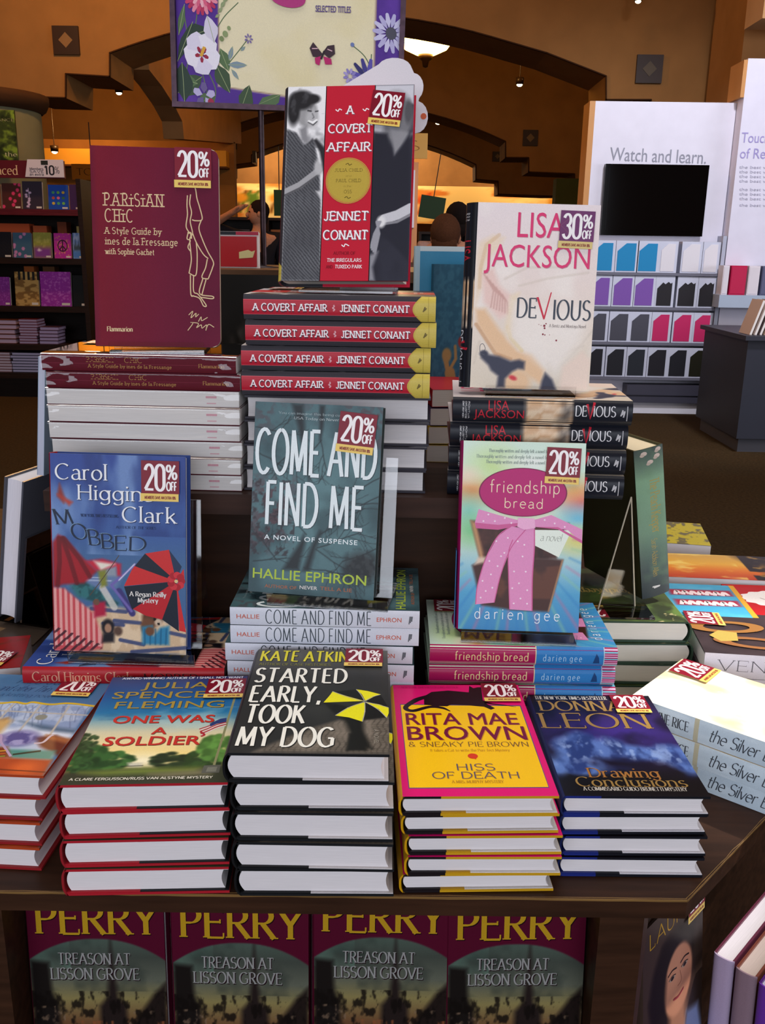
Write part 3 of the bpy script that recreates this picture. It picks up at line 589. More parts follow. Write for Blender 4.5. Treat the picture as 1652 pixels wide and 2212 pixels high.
def art_hallie():
    a = Cover(.668, '3a555c', [(250, 65), (1180, 112), (180, 1480), (1122, 1550)], 150)
    a.mix(a.ellm(.5, .5, .55, .5, .9), '5b7f84').noise('24383e', 4, 6, .45, .75, 4, .55)
    for p, k in ((( (250, 640), (520, 660), (500, 980), (420, 1130), (180, 1150)), .8), (((230, 80), (430, 90), (330, 300), (250, 320)), .5), (((880, 100), (1180, 115), (1160, 420), (1100, 330), (900, 230)), .8), (((600, 90), (780, 100), (700, 170)), .5)): a.noise('52333a', 26, 38, .47, .58, 8, k, a.in_poly(a.qs(p), 14))
    a.noise('2c2026', 30, 45, .55, .66, 18, .7, ((a.u < .35)&(a.v > .2)&(a.v < .6))*1.)
    bk = '1d2529'
    a.P([(515, 82), (598, 90), (612, 330), (648, 560), (640, 660), (598, 450), (560, 250)], bk, 3); a.P([(718, 95), (756, 98), (745, 240), (728, 350), (716, 350)], bk, 2); a.P([(440, 1315), (560, 1130), (600, 1050), (612, 1110), (580, 1220), (560, 1320)], bk, 3); a.P([(590, 1325), (660, 1130), (720, 1020), (735, 1030), (690, 1150), (640, 1330)], bk, 3)
    a.E(1030, 1300, 120, 110, '2a2c2e', .35, k=.9); a.noise('14191c', 30, 40, .45, .6, 31, .7, a.ellm(*a.q(1030, 1300), .14, .09, .3))
    rs = random.Random(5)
    def branch(x, y, ang, ln, w, d):
        pts = [(x, y)]
        for i in range(4):
            ang += rs.uniform(-.25, .25); x += ln/4*math.cos(ang); y += ln/4*math.sin(ang); pts.append((x, y))
            if d and i > 0: branch(x, y, ang+rs.choice((-1, 1))*rs.uniform(.4, .9), ln*.55, w*.6, d-1)
        a.L(pts, w, bk, .85)
    for x, y, an, ln in ((730, 350, 2.2, 260), (725, 350, 1.2, 220), (700, 1150, -.2, 320), (690, 1160, .6, 330), (720, 1050, -.7, 380), (1180, 620, 2.9, 300), (1170, 760, 2.6, 330), (1180, 820, 3.2, 260), (620, 1050, -2.2, 220), (220, 1250, -.3, 250), (240, 420, .5, 260), (250, 250, .3, 240), (600, 1300, .1, 330), (1150, 1150, 2.9, 280), (400, 1250, -2.4, 200), (520, 420, 2.5, 180)): branch(x, y, an, ln, .008, 2)
    w, sh = 'dfe9ec', (.004, -.003, '2c3c42')
    a.T('COME', 250, 585, 710, 262, w, 'mono', sh=sh, stem=.085).T('AND', 782, 612, 1122, 290, w, 'mono', sh=sh, stem=.085).T('FIND', 315, 970, 690, 652, w, 'mono', sh=sh, stem=.085).T('ME', 792, 1000, 1030, 685, w, 'mono', sh=sh, stem=.085)
    a.T('A NOVEL OF SUSPENSE', 305, 1082, 1000, 1048, w, bold=.015, space=1.15).T('HALLIE EPHRON', 216, 1375, 1068, 1302, 'a9bf3d', bold=.012).T('AUTHOR OF', 305, 1450, 545, 1426, 'a2603f', bold=.015).T('NEVER', 568, 1462, 700, 1436, 'd6d0cc', bold=.015).T('TELL A LIE', 722, 1470, 960, 1444, 'a2603f', bold=.015)
    a.T('You can imagine this being cuddled up as', 420, 155, 1040, 138, 'aebfc2', 'serif').T('-USA Today on Never Tell a Lie', 520, 195, 1010, 176, 'c6d2d4', 'serif')
    return a

def art_bread():
    a = Cover(.632, 'cfe3d2', [(262, 350), (1005, 370), (245, 1490), (965, 1495)], 140)
    a.grad([(0, '3c86bd'), (.2, '4f9fca'), (.36, '9cc9d4'), (.5, 'cfe0c0'), (.62, 'dbe4c8'), (.85, 'd5ead8'), (1, 'cfe6d6')])
    for x, y, rx, ry, c in ((320, 660, 110, 60, 'e0833f'), (450, 500, 120, 90, 'c3df8f'), (980, 720, 90, 60, 'd95a62'), (930, 640, 90, 60, 'e6a24f'), (960, 820, 100, 60, '5fb6d8'), (300, 780, 90, 80, '79c7b4'), (330, 900, 90, 70, '6cc07f'), (960, 950, 90, 60, 'd9cf6b'), (870, 560, 100, 60, 'b9e0c8'), (290, 560, 60, 40, 'ecd8c0'), (700, 480, 160, 40, 'f1f4ee')): a.E(x, y, rx, ry, c, .9, k=.85)
    cx, cy = .45, .52
    for i in range(24):
        t = -PI*(.02+.96*i/23); x, y = cx+1.5*math.cos(t), cy+1.2*math.sin(t); f0 = .32
        a.line([(cx+(x-cx)*f0, cy+(y-cy)*f0), (x, y)], np.array([.012, .05])*1., ('c76f96', '8fc6a0', '2f7fc0')[i % 3], .55, 4)
    a.mix((a.v > .42)*.0, 'ffffff')
    br, bd = '4d2a22', '2d1713'
    a.P([(312, 838), (905, 850), (832, 1060), (375, 1075)], br, 2); a.P([(312, 838), (345, 850), (400, 1072), (375, 1078)], 'b98d62', 2); a.noise(bd, 8, 10, .45, .6, 3, .8, a.in_poly(a.qs([(350, 850), (905, 850), (832, 1060), (395, 1075)])))
    a.P([(325, 1108), (410, 1060), (800, 1060), (872, 1066), (788, 1375), (560, 1368), (385, 1345)], '43251f', 2); a.noise('6b3f2c', 4, 8, .5, .6, 6, .7, a.in_poly(a.qs([(420, 1150), (860, 1100), (800, 1300), (430, 1300)]))); a.L([(868, 1070), (788, 1372)], .012, 'a77c58'); a.P([(360, 1060), (410, 1055), (400, 1090), (340, 1105)], 'd9c3ae', 2)
    pk, pd, ps = 'dd8fbf', 'c95b93', 'e9aed2'
    a.S([(702, 890), (922, 890), (846, 1052), (780, 1020), (705, 985)], 'e2ece0'); a.T('a novel', 735, 955, 860, 912, '70756c', 'script', slant=.2)
    a.S([(360, 768), (470, 800), (610, 835), (600, 868), (480, 890), (345, 882), (338, 850)], pk).S([(690, 832), (800, 800), (985, 885), (985, 965), (900, 890), (840, 880), (705, 872)], pk).S([(340, 850), (480, 862), (600, 850), (600, 868), (480, 892), (345, 884)], pd).S([(700, 872), (840, 872), (985, 950), (985, 968), (840, 885)], pd)
    L = a.qs([(560, 870), (480, 930), (410, 1060), (360, 1230), (348, 1342), (462, 1328), (500, 1160), (560, 1000), (650, 885)]); a.shape(L, pk); Rr = a.qs([(602, 880), (700, 880), (702, 1000), (690, 1180), (690, 1372), (555, 1366), (545, 1180), (540, 1030), (570, 950)]); a.shape(Rr, pk)
    a.K([(560, 870), (480, 930), (410, 1060), (360, 1230), (350, 1340)], .005, pd).K([(650, 885), (560, 1000), (500, 1160), (462, 1328)], .005, pd).K([(570, 950), (545, 1030), (548, 1180), (556, 1366)], .005, pd).K([(700, 885), (700, 1000), (690, 1180), (690, 1372)], .006, pd)
    for x, y in ((470, 960), (430, 1080), (390, 1200), (450, 1240), (480, 1110), (380, 1300), (540, 940), (520, 1030), (600, 960), (630, 1050), (580, 1140), (650, 1140), (610, 1210), (570, 1240), (660, 1250), (620, 1300), (580, 1330), (660, 1330), (420, 800), (460, 840), (520, 820), (560, 850), (760, 830), (820, 850), (880, 870), (640, 980), (440, 1160), (500, 1050), (410, 1260), (390, 840)): p = a.q(x, y); a.disc(p[0], p[1], .008, .005, 'f3d9ea', 8)
    a.S([(600, 818), (700, 822), (705, 878), (640, 890), (596, 872)], ps)
    c = a.q(628, 665); a.disc(c[0], c[1], .362, .128, '7b1048', 60).disc(c[0], c[1], .352, .1235, 'b3186c', 60)
    a.T('friendship', 428, 665, 846, 592, 'ecd7b8', 'thin', stem=.075).T('bread', 516, 758, 748, 700, 'ecd7b8', 'thin', stem=.085).T('darien gee', 345, 1424, 852, 1362, 'dfeaf2', 'thin', stem=.08, track=.45, space=.7)
    for i, (x0, x1) in enumerate(((418, 880), (340, 900), (400, 890))): a.T('Thoroughly written and deeply felt a novel full of kindness', x0, 420+34*i, x1, 400+34*i, '8b9b96', 'serif')
    return a

def art_kate():
    a = Cover(.658, '2c2c2b', [(295, 125), (1355, 115), (130, 965), (1435, 965)], 140)
    a.grad([(0, '262625'), (.7, '2b2b2a'), (.86, '474745'), (1, '5c5c58')]).noise('3c3c3a', 3, 5, .45, .75, 3, .5)
    cob = a.in_poly(a.qs([(330, 955), (560, 850), (780, 760), (1000, 690), (1190, 680), (1440, 650), (1440, 960)]), 3); a.mix(cob, '6a6258'); wv = (np.sin(a.u*170+2*np.sin(a.v*60)) > .5) | (np.sin(a.v*420) > .75); a.mix(cob*wv*.55, '3b362f'); a.noise('8a8074', 5, 4, .5, .7, 9, .6, cob); a.E(760, 880, 110, 55, '958c80', .5, k=.6)
    a.P([(860, 550), (960, 560), (1080, 590), (975, 650)], '131210', 2); a.P([(1205, 545), (1385, 600), (1380, 665), (1200, 690)], '131210', 2)
    a.P([(1000, 645), (1195, 560), (1200, 700), (1210, 780), (1290, 920), (1180, 900), (1090, 935), (1110, 820), (1060, 720)], '14130f', 3); a.P([(1090, 800), (1190, 780), (1250, 935), (1080, 935)], '14130f', 2)
    y = 'e3dd1d'
    a.S([(858, 552), (1195, 540), (1122, 440), (930, 462)], '131210').S([(1120, 438), (1325, 480), (1412, 590), (1205, 540)], '131210').S([(860, 552), (905, 495), (928, 460), (1040, 495), (1195, 534), (1080, 540)], y).S([(1120, 440), (1215, 452), (1325, 478), (1270, 498), (1205, 535), (1170, 480)], y).S([(1205, 541), (1320, 560), (1412, 585), (1405, 630), (1390, 670), (1320, 600)], y).S([(965, 656), (1060, 590), (1196, 545), (1210, 620), (1192, 702), (1080, 670)], y)
    for p in ([(1195, 538), (1060, 505), (925, 460)], [(1198, 536), (1160, 480), (1120, 440)], [(1203, 534), (1260, 500), (1325, 479)], [(1205, 541), (1320, 565), (1410, 588)], [(1203, 543), (1310, 600), (1390, 668)], [(1199, 543), (1205, 620), (1192, 702)], [(1196, 542), (1070, 590), (965, 656)]): a.K(p, .004, 'a8a6a0')
    w, sh = 'ecece4', (.004, -.004, '121212')
    a.T('KATE ATKINSON', 312, 222, 1290, 140, 'd8cf2f', 'brush', sh=sh).T('AUTHOR OF CASE HISTORIES', 305, 258, 890, 238, '7c7a33', 'brush')
    a.T('STARTED', 282, 395, 1028, 283, w, 'brush', sh=sh).T('EARLY,', 255, 555, 828, 428, w, 'brush', sh=sh).T('TOOK', 235, 725, 706, 582, w, 'brush', sh=sh).T('MY DOG', 186, 910, 965, 758, w, 'brush', sh=sh)
    p = a.q(1300, 880); r = a.q(1318, 765); a.vtext('A NOVEL', p[0], p[1], p[0]+.03, r[1], '9a9488')
    return a

def art_rita():
    a = Cover(.655, 'd9146e', [(122, 140), (1100, 130), (250, 1015), (1490, 985)], 60)
    a.S([(186, 286), (1134, 286), (1408, 922), (294, 950)], '4d4a78').S([(192, 292), (1128, 292), (1400, 916), (300, 943)], 'f2bf10')
    k = '1d0d14'
    a.K([(400, 225), (310, 255), (232, 312), (290, 338), (420, 306), (520, 312), (588, 338)], [.03, .034, .026, .026, .024, .022, .006], k)
    a.S([(372, 225), (430, 190), (560, 178), (722, 190), (722, 140), (756, 158), (790, 150), (815, 150), (840, 262), (936, 310), (905, 322), (850, 300), (715, 290), (590, 286), (560, 300), (470, 298), (378, 290)], k).K([(800, 250), (900, 275), (1000, 285), (1100, 298)], [.03, .012, .008, .003], k)
    m, sh = '701238', (.004, -.004, 'c98a1c')
    a.T('RITA MAE', 248, 447, 1140, 358, m, sh=sh, bold=.01).T('BROWN', 268, 566, 1216, 462, m, sh=sh, bold=.01)
    a.T('& SNEAKY PIE BROWN', 280, 620, 1230, 582, '6a4a2a', 'flare', sh=(.002, -.002, 'd8a020')).T('It takes a Cat to write the Purr-fect Mystery', 452, 655, 1080, 635, 'c08a1a', 'serif')
    p = a.q(788, 685); a.disc(p[0], p[1], .035, .022, 'd23a1a', 24); a.S([(790, 700), (815, 712), (820, 690)], 'd23a1a')
    a.T('HISS', 672, 800, 972, 748, '46446a', 'flare', sh=(.003, -.003, 'c0901a')).T('OF DEATH', 486, 868, 1176, 816, '46446a', 'flare', sh=(.003, -.003, 'c0901a')).T('A MRS. MURPHY MYSTERY', 640, 902, 1052, 880, 'b8861a', 'serif').T('NEW YORK TIMES BESTSELLING AUTHOR', 190, 165, 640, 150, 'c41062', 'serif')
    return a

def art_julia():
    a = Cover(.695, '2a5c92', [(745, 285), (1590, 268), (415, 1015), (1525, 990)], 150)
    vs = lambda y: a.q(1000, y)[1]
    a.grad([(vs(940), '3a3c30'), (vs(900), '6f6a3a'), (vs(800), 'f7df8d'), (vs(720), 'efd9a0'), (vs(640), 'd5cfae'), (vs(575), '8fb0b4'), (vs(510), '2273a6'), (vs(420), '1b5b98'), (vs(330), '2c4480'), (vs(285), '33386a')])
    a.noise('bcd3d0', 3, 9, .5, .7, 5, .5, ((a.v > vs(650))&(a.v < vs(480)))*1.); a.noise('124a80', 4, 8, .5, .7, 15, .5, (a.v > vs(560))*1.)
    a.E(960, 840, 130, 45, 'fff6cf', .8)
    rs = random.Random(3)
    def tree(x, y, rx, ry, c, n=34):
        for i in range(n): t = rs.uniform(0, 2*PI); d = rs.random()**.5; a.E(x+rx*d*math.cos(t), y+ry*d*math.sin(t), rx*.22, ry*.2, np.array(hx(c))*rs.uniform(.75, 1.25), .4)
    tree(1180, 850, 170, 65, '2c3c22', 60); tree(1350, 850, 120, 80, '334a24', 40); tree(1440, 760, 130, 90, '55803a', 60); tree(760, 850, 140, 70, '39602c', 60); tree(600, 830, 130, 110, '2f5226', 60); tree(600, 720, 70, 60, '3a4f2e', 30); tree(520, 880, 100, 60, '34562c', 40)
    a.P([(415, 950), (560, 915), (900, 895), (1300, 885), (1550, 860), (1540, 1000), (410, 1020)], '3a3e2c', 3); a.P([(560, 925), (900, 898), (1330, 888), (1300, 915), (700, 940)], '7c8f38', 6); a.P([(1010, 935), (1350, 905), (1400, 930), (1100, 950)], '857e60', 6)
    a.P([(860, 855), (955, 855), (950, 882), (870, 885)], 'cfccb8', 2); a.L([(820, 880), (960, 875)], .008, '1d2418')
    a.K([(1522, 400), (1425, 868)], .011, '8b8a62', False); a.S([(1360, 872), (1470, 866), (1462, 922), (1345, 926)], '5c5d54').S([(1385, 884), (1448, 880), (1440, 914), (1375, 916)], '77786c')
    for i in range(6): a.K([(1310+3*i, 622+8*i), (1370, 600+8*i), (1420, 575+8*i), (1480, 560+7*i)], .008, ('b0303a', 'e2d8d2')[i % 2])
    a.S([(1375, 585), (1440, 552), (1480, 545), (1480, 572), (1420, 585), (1380, 605)], '2c3d74'); a.K([(1320, 640), (1345, 660), (1325, 672)], .012, 'b0303a')
    g, sh = 'a98f3c', (.003, -.003, '2a3550')
    a.T('JULIA', 925, 357, 1345, 318, g, sh=sh, bold=.006).T('SPENCER', 742, 424, 1440, 382, g, sh=sh, bold=.006).T('FLEMING', 758, 490, 1450, 446, g, sh=sh, bold=.006)
    r = 'c53329'; sh = (.003, -.003, '5c4030')
    a.T('ONE WAS', 750, 588, 1395, 540, r, sh=sh, bold=.02).T('A', 1003, 658, 1096, 615, r, sh=sh, bold=.02).T('SOLDIER', 692, 740, 1315, 682, r, sh=sh, bold=.02)
    a.T('AWARD-WINNING AUTHOR OF I SHALL NOT WANT', 805, 300, 1560, 288, 'd6dbe8', 'bold').T('A CLARE FERGUSSON/RUSS VAN ALSTYNE MYSTERY', 482, 985, 1418, 968, 'd8d4c4', 'bold')
    return a

def art_window_scene():
    a = Cover(.71, '44709c', [(-116, 262), (735, 262), (-664, 915), (395, 905)], 150)
    a.noise('6a93bb', 3, 4, .4, .7, 2, .6)
    a.P([(-400, 440), (620, 440), (400, 830), (-700, 830)], 'b4c3dc', 2); a.noise('7f95bd', 8, 12, .45, .62, 6, .8, a.in_poly(a.qs([(-400, 440), (620, 450), (540, 620), (-500, 620)])))
    rs = random.Random(9)
    for i in range(26):
        x = rs.uniform(-100, 580); y = rs.uniform(520, 600); a.L([(x, y), (x+rs.uniform(-15, 15), y-60), (x+rs.uniform(-40, 40), y-95)], .006, '5a6a90', .8); a.L([(x+4, y-40), (x+rs.uniform(-50, 50), y-85)], .004, '6c7ca2', .8)
    a.P([(-300, 600), (560, 610), (520, 680), (-300, 660)], 'd5dcec', 6); a.P([(150, 560), (420, 590), (560, 600), (540, 625), (300, 610)], '3f5870', 4, .8); a.E(290, 530, 40, 18, '8b8c80')
    for p in ([(465, 450), (375, 645)], [(270, 448), (150, 640)], [(80, 448), (0, 560)], [(-100, 498), (620, 505)]): a.L(p, .016, 'bab4aa')
    a.P([(-700, 800), (-300, 640), (60, 540), (95, 560), (20, 660), (-200, 860)], 'caa56c', 4); a.noise('8d6a42', 6, 4, .45, .6, 8, .8, a.in_poly(a.qs([(-700, 800), (-300, 640), (60, 540), (95, 560), (20, 660), (-200, 860)])))
    a.P([(270, 660), (420, 640), (520, 680), (470, 775), (330, 720)], '6b3526', 3); a.P([(350, 640), (540, 660), (500, 690), (380, 670)], 'a4623a', 3)
    a.E(170, 672, 130, 50, '5a5590', .3); a.noise('a9a4cf', 16, 20, .45, .6, 4, .9, a.ellm(*a.q(170, 672), .12, .07, .2)); a.E(20, 690, 50, 34, '8a7aa8', .3)
    a.K([(280, 700), (340, 690), (380, 650), (400, 640)], .014, 'c7b8c6').K([(0, 650), (40, 660), (50, 700), (90, 740), (140, 790)], .012, 'b39bbd')
    a.P([(60, 745), (440, 740), (425, 800), (150, 800)], '4e8f86', 3); a.K([(150, 778), (340, 746)], .016, '25382f'); a.P([(-200, 740), (100, 730), (140, 800), (-200, 820)], '7d3b22', 3)
    for c, y in (('d8a83a', 750), ('c2552a', 768), ('7c9a3a', 786)): a.K([(-40, y), (40, y+10), (100, y+4)], .008, c)
    a.P([(-664, 800), (430, 800), (395, 910), (-664, 920)], 'a63e1d', 3); a.E(250, 860, 90, 40, 'd05a26', .6); a.L([(-600, 872), (400, 880)], .012, '5a1c12'); a.K([(-500, 440), (-60, 452), (80, 440), (160, 448), (210, 436), (330, 446), (460, 434), (640, 446)], .018, 'd3b02e')
    k = '27426f'; a.T('Mrs Jul', 60, 318, 380, 278, k, 'script', slant=.4).T('and other Thin', -60, 368, 290, 330, k, 'script', slant=.4).T('a knitting novel', -40, 404, 330, 382, k, 'script', slant=.3)
    return a

def art_donna():
    a = Cover(.68, '14111c', [(130, 300), (830, 295), (345, 960), (1300, 945)], 130)
    a.mix(a.ellm(.6, .6, .6, .22, .9), '3c2a80'); a.noise('0c0a14', 4, 5, .45, .75, 3, .6)
    b, d = '5f80c8', '233470'
    for x, y, rx, ry in ((430, 575, 90, 50), (340, 620, 70, 60), (480, 640, 110, 60), (600, 620, 130, 60), (760, 640, 120, 40), (880, 660, 130, 40), (1000, 640, 120, 45), (1080, 690, 110, 60), (1140, 740, 70, 50), (380, 720, 110, 60), (480, 770, 110, 40), (300, 760, 60, 50), (600, 710, 60, 50)): a.E(x, y, rx, ry, b, .4, k=.9)
    a.noise(d, 9, 7, .42, .6, 7, .85, a.in_poly(a.qs([(270, 600), (420, 520), (560, 540), (760, 600), (1000, 590), (1200, 720), (1150, 800), (900, 720), (600, 790), (300, 820)]), 8)); a.noise('a9c2f0', 14, 12, .58, .7, 17, .6, a.in_poly(a.qs([(280, 600), (420, 530), (560, 560), (1000, 610), (1150, 720), (560, 700), (300, 740)]), 8))
    a.P([(540, 690), (700, 700), (900, 720), (880, 760), (620, 750)], '150f28', 6); a.P([(330, 830), (1300, 830), (1300, 960), (340, 965)], '0e0b10', 8)
    g, sh = '9a7a44', (.003, -.003, '1a1208')
    a.T('DONNA', 198, 392, 700, 334, g, 'serif', sh=sh).T('LEON', 208, 498, 878, 408, g, 'serif', sh=sh).T('Drawing', 505, 822, 960, 758, 'a5703a', 'serif', sh=sh).T('Conclusions', 432, 888, 1150, 822, g, 'serif', sh=sh)
    a.T('THE NEW YORK TIMES BESTSELLER', 165, 326, 590, 306, 'b9b4ac', 'serif').T('A COMMISSARIO GUIDO BRUNETTI MYSTERY', 470, 918, 1152, 892, 'b9b4ac', 'serif')
    return a

def art_perry():
    a = Art(.66, '4d0a24', 130)
    sc = np.clip((.775-.11*np.abs((a.u-.5)/.5)**2.2-a.v)/.008+.5, 0, 1)
    t = np.array([hx(c) for c in ('2a1712', '3a2018', '6b4a30', '857a4c', '5b5f52', '40463f', '4a5a50')]); im = np.stack([np.interp(a.v, (0, .2, .33, .46, .56, .68, .78), t[:, k]) for k in range(3)], -1)
    a.img += sc[..., None]*(im-a.img); a.noise('2c332f', 4, 6, .45, .7, 4, .7, sc*(a.v > .5)); a.noise('6fa08c', 2, 3, .4, .6, 6, .6, sc*(a.u < .3)*(a.v > .62))
    for p, c in (([(0, .66), (.14, .65), (.15, .5), (.2, .42), (.2, .3), (.26, .1), (.26, 0), (0, 0)], '171312'), ([(.5, .3), (.5, .42), (.56, .47), (.58, .6), (.6, .77), (.62, .6), (.64, .47), (.7, .42), (.7, .3)], '221a19'), ([(1, .55), (.9, .48), (.78, .36), (.72, .3), (.68, 0), (1, 0)], '1f1715'), ([(.2, .3), (.3, .27), (.42, .3), (.5, .25), (.72, .3), (.72, 0), (.2, 0)], '2a1a14')): a.mix(a.in_poly(p, 3)*sc, c)
    a.noise('0f0b0a', 26, 20, .5, .66, 21, .8, sc*(a.v < .5)).noise('7a6450', 24, 30, .6, .72, 23, .7, sc*(a.v < .42)*((a.u < .24)|(a.u > .7))).noise('8a5030', 30, 12, .55, .7, 8, .8, sc*(a.v < .34)*(a.u > .25)); a.noise('d0682c', 24, 9, .55, .7, 12, .9, sc*(a.v < .13)); a.noise('c04426', 20, 3, .5, .62, 3, .8, sc*(a.v < .06))
    for x, y in ((.24, .14), (.3, .07), (.62, .1), (.5, .05), (.8, .08)): a.ell(x, y, .02, .018, 'f0a040', .6)
    for x in (.86, .9): a.line([(x, .12), (x, .3)], .014, 'b8a878')
    for x in (.1, .13, .62, .66, .76): a.line([(x, .1), (x, .26)], .012, '7a4a34', .7)
    g, sh = 'b08a1c', (.004, -.005, '1c0510')
    a.text('PERRY', .07, .80, .95, .955, g, 'serif', sh=sh, stem=.17)
    a.text('TREASON AT', .21, .642, .74, .70, '8e8e8c', 'serif', sh=sh).text('LISSON GROVE', .15, .562, .80, .622, '8e8e8c', 'serif', sh=sh)
    return a

def art_sign():
    a = Cover(.86, 'e6dcb8', [(377, -250), (856, -288), (384, 219), (856, 152)], 200)
    pu = '4f2a8c'
    a.noise('ddcf98', 3, 4, .45, .7, 2, .5); a.P([(370, -300), (478, -300), (476, 172), (860, 160), (860, 240), (370, 240)], pu, 1); a.P([(806, -300), (870, -300), (870, 240), (806, 160)], pu, 1); a.noise('6a3fae', 6, 6, .5, .7, 4, .5, ((a.u < .2)|(a.u > .9))*1.)
    a.L([(477, -290), (477, 171), (806, 158), (806, -300)], .004, 'a58a6a')
    def leaf(x0, y0, x1, y1, w, c):
        dx, dy = x1-x0, y1-y0; m = ((x0+x1)/2, (y0+y1)/2); n = (-dy*w, dx*w)
        a.S([(x0, y0), (m[0]-dx*.2+n[0]*.8, m[1]-dy*.2+n[1]*.8), (m[0]+n[0], m[1]+n[1]), (x1-dx*.18+n[0]*.5, y1-dy*.18+n[1]*.5), (x1, y1), (x1-dx*.18-n[0]*.5, y1-dy*.18-n[1]*.5), (m[0]-n[0], m[1]-n[1]), (m[0]-dx*.2-n[0]*.8, m[1]-dy*.2-n[1]*.8)], c); a.K([(x0, y0), (x1, y1)], .002, '9aa878')
    g1, g2, g3 = '3d5238', '56704a', '2c3f33'
    def petals(x, y, r0, r1, n, w, cs, ph=0.):
        for i in range(n):
            t = ph+2*PI*i/n; c, s = math.cos(t), math.sin(t); a.S([(x+r0*c, y+r0*s), (x+(r0+r1)/2*c-w*s, y+(r0+r1)/2*s+w*c), (x+r1*c-w*.6*s, y+r1*s+w*.6*c), (x+r1*1.05*c, y+r1*1.05*s), (x+r1*c+w*.6*s, y+r1*s-w*.6*c), (x+(r0+r1)/2*c+w*s, y+(r0+r1)/2*s-w*c)], cs[i % len(cs)])
    def dot(x, y, r, c, n=20): a.S([(x+r*math.cos(2*PI*i/n), y+r*math.sin(2*PI*i/n)) for i in range(n)], c)
    for p in ([(430, 40), (425, 90), (440, 150), (455, 200)], [(520, 10), (490, 40), (470, 70)], [(540, 75), (520, 100), (497, 128)], [(455, 150), (470, 180), (465, 210)], [(800, 60), (800, 100), (820, 150)], [(760, 50), (785, 65), (800, 85)], [(400, 40), (410, 120), (395, 190)], [(840, 90), (830, 130), (835, 165)]): a.K(p, .004, '5f7350')
    for q in ((385, 200, 440, 160, .3, g1), (380, 170, 430, 175, .3, g2), (405, 90, 455, 70, .35, g3), (470, 130, 502, 180, .3, g1), (480, 100, 500, 140, .3, g2), (530, 215, 545, 158, .28, g1), (560, 215, 612, 165, .25, g2), (400, 215, 395, 140, .3, g3), (430, 215, 470, 190, .3, g2), (497, 128, 540, 122, .15, '7f93a0'), (505, 135, 522, 152, .18, '7f93a0'), (500, 120, 508, 92, .18, '7f93a0'), (525, 98, 536, 88, .2, '7f93a0'), (385, 140, 420, 60, .12, g3), (800, 130, 825, 90, .2, g2), (815, 150, 845, 110, .2, g3), (780, 150, 800, 120, .2, g2), (388, 90, 402, 30, .12, g2)): leaf(*q)
    petals(437, 6, 14, 38, 22, 5, ('c8406a', 'e58aa0', 'b52f58')); petals(437, 4, 8, 26, 16, 4, ('d85f80', 'efb0bd'), .2); dot(437, 6, 11, 'e5b83a')
    petals(440, 116, 4, 38, 5, 24, ('e8e4f0', 'dcd6ea'), .3); petals(440, 118, 3, 15, 5, 4, ('9a2440',), .3); a.K([(438, 122), (443, 110), (446, 103)], .012, 'd9a53a')
    leaf(468, 92, 452, 44, .33, 'd5cfe2'); petals(445, 195, 4, 24, 5, 8, ('b9b0d8', '6a5a90'), .9); dot(460, 205, 7, 'a02a4a'); petals(543, 73, 2, 9, 7, 2, ('7a6aa0',)); dot(492, 72, 6, '8a9a6a'); dot(484, 82, 5, '7a8a5a'); dot(500, 60, 4, '8a9a6a')
    for i in range(9): leaf(470+6*i, 45-10*i, 480+6*i, 38-13*i, .25, '8d9a72')
    petals(836, 18, 8, 34, 14, 5, ('c9c6e6', 'b5b0da')); dot(838, 18, 11, '4a4a58'); petals(795, 108, 4, 38, 13, 5, ('3f3a86', '5a50a8', '2e2a68')); petals(830, 105, 4, 30, 11, 5, ('4a4492', '35306e')); petals(758, 107, 3, 14, 9, 3, ('8a80c0', 'a59ad0')); petals(828, 168, 8, 28, 14, 6, ('e0a41e', 'd08a18')); dot(761, 50, 4, '6a7ab0')
    bx, by = 700, 76
    a.S([(bx, by), (bx-20, by-18), (bx-27, by-6), (bx-20, by+8), (bx-6, by+8)], '3a2430').S([(bx, by-2), (bx+10, by-16), (bx+24, by-20), (bx+26, by-4), (bx+14, by+6)], '3a2430').S([(bx-2, by+4), (bx-16, by+10), (bx-14, by+20), (bx-6, by+22)], 'b81c66').S([(bx+2, by+4), (bx+18, by+6), (bx+20, by+16), (bx+6, by+18)], 'b81c66').K([(bx+4, by-6), (bx-3, by+10)], .008, '241820').K([(bx-22, by-6), (bx-10, by-8)], .004, 'd8b0b8').K([(bx+10, by-10), (bx+20, by-8)], .004, 'd8b0b8')
    a.S([(600+math.cos(i*PI/12)*38+25, -14+math.sin(i*PI/12)*18) for i in range(24)], 'b0357a')
    a.T('SELECTED TITLES', 684, 3, 756, -8, '5a4a86', bold=.02)
    return a

def art_silver():
    a = Art(.68, 'efe4cc', 90)
    a.noise('f6f1e6', 3, 4, .4, .6, 3, .9); a.noise('d9b878', 4, 3, .55, .72, 8, .6); a.ell(.55, .25, .35, .12, 'c9a182', .7, k=.6); a.ell(.2, .2, .12, .1, 'd8a860', .7, k=.5)
    a.text('The', .4, .62, .58, .70, 'dcd2bc', 'script', slant=.3).text('Silver', .2, .46, .66, .57, 'dcd2bc', 'script', slant=.3).text('Boat', .36, .32, .72, .43, 'dcd2bc', 'script', slant=.3)
    for i in range(9): a.line([(.4+.03*i, .2), (.46+.03*i, .38)], .008, 'b08a72', .6)
    return a

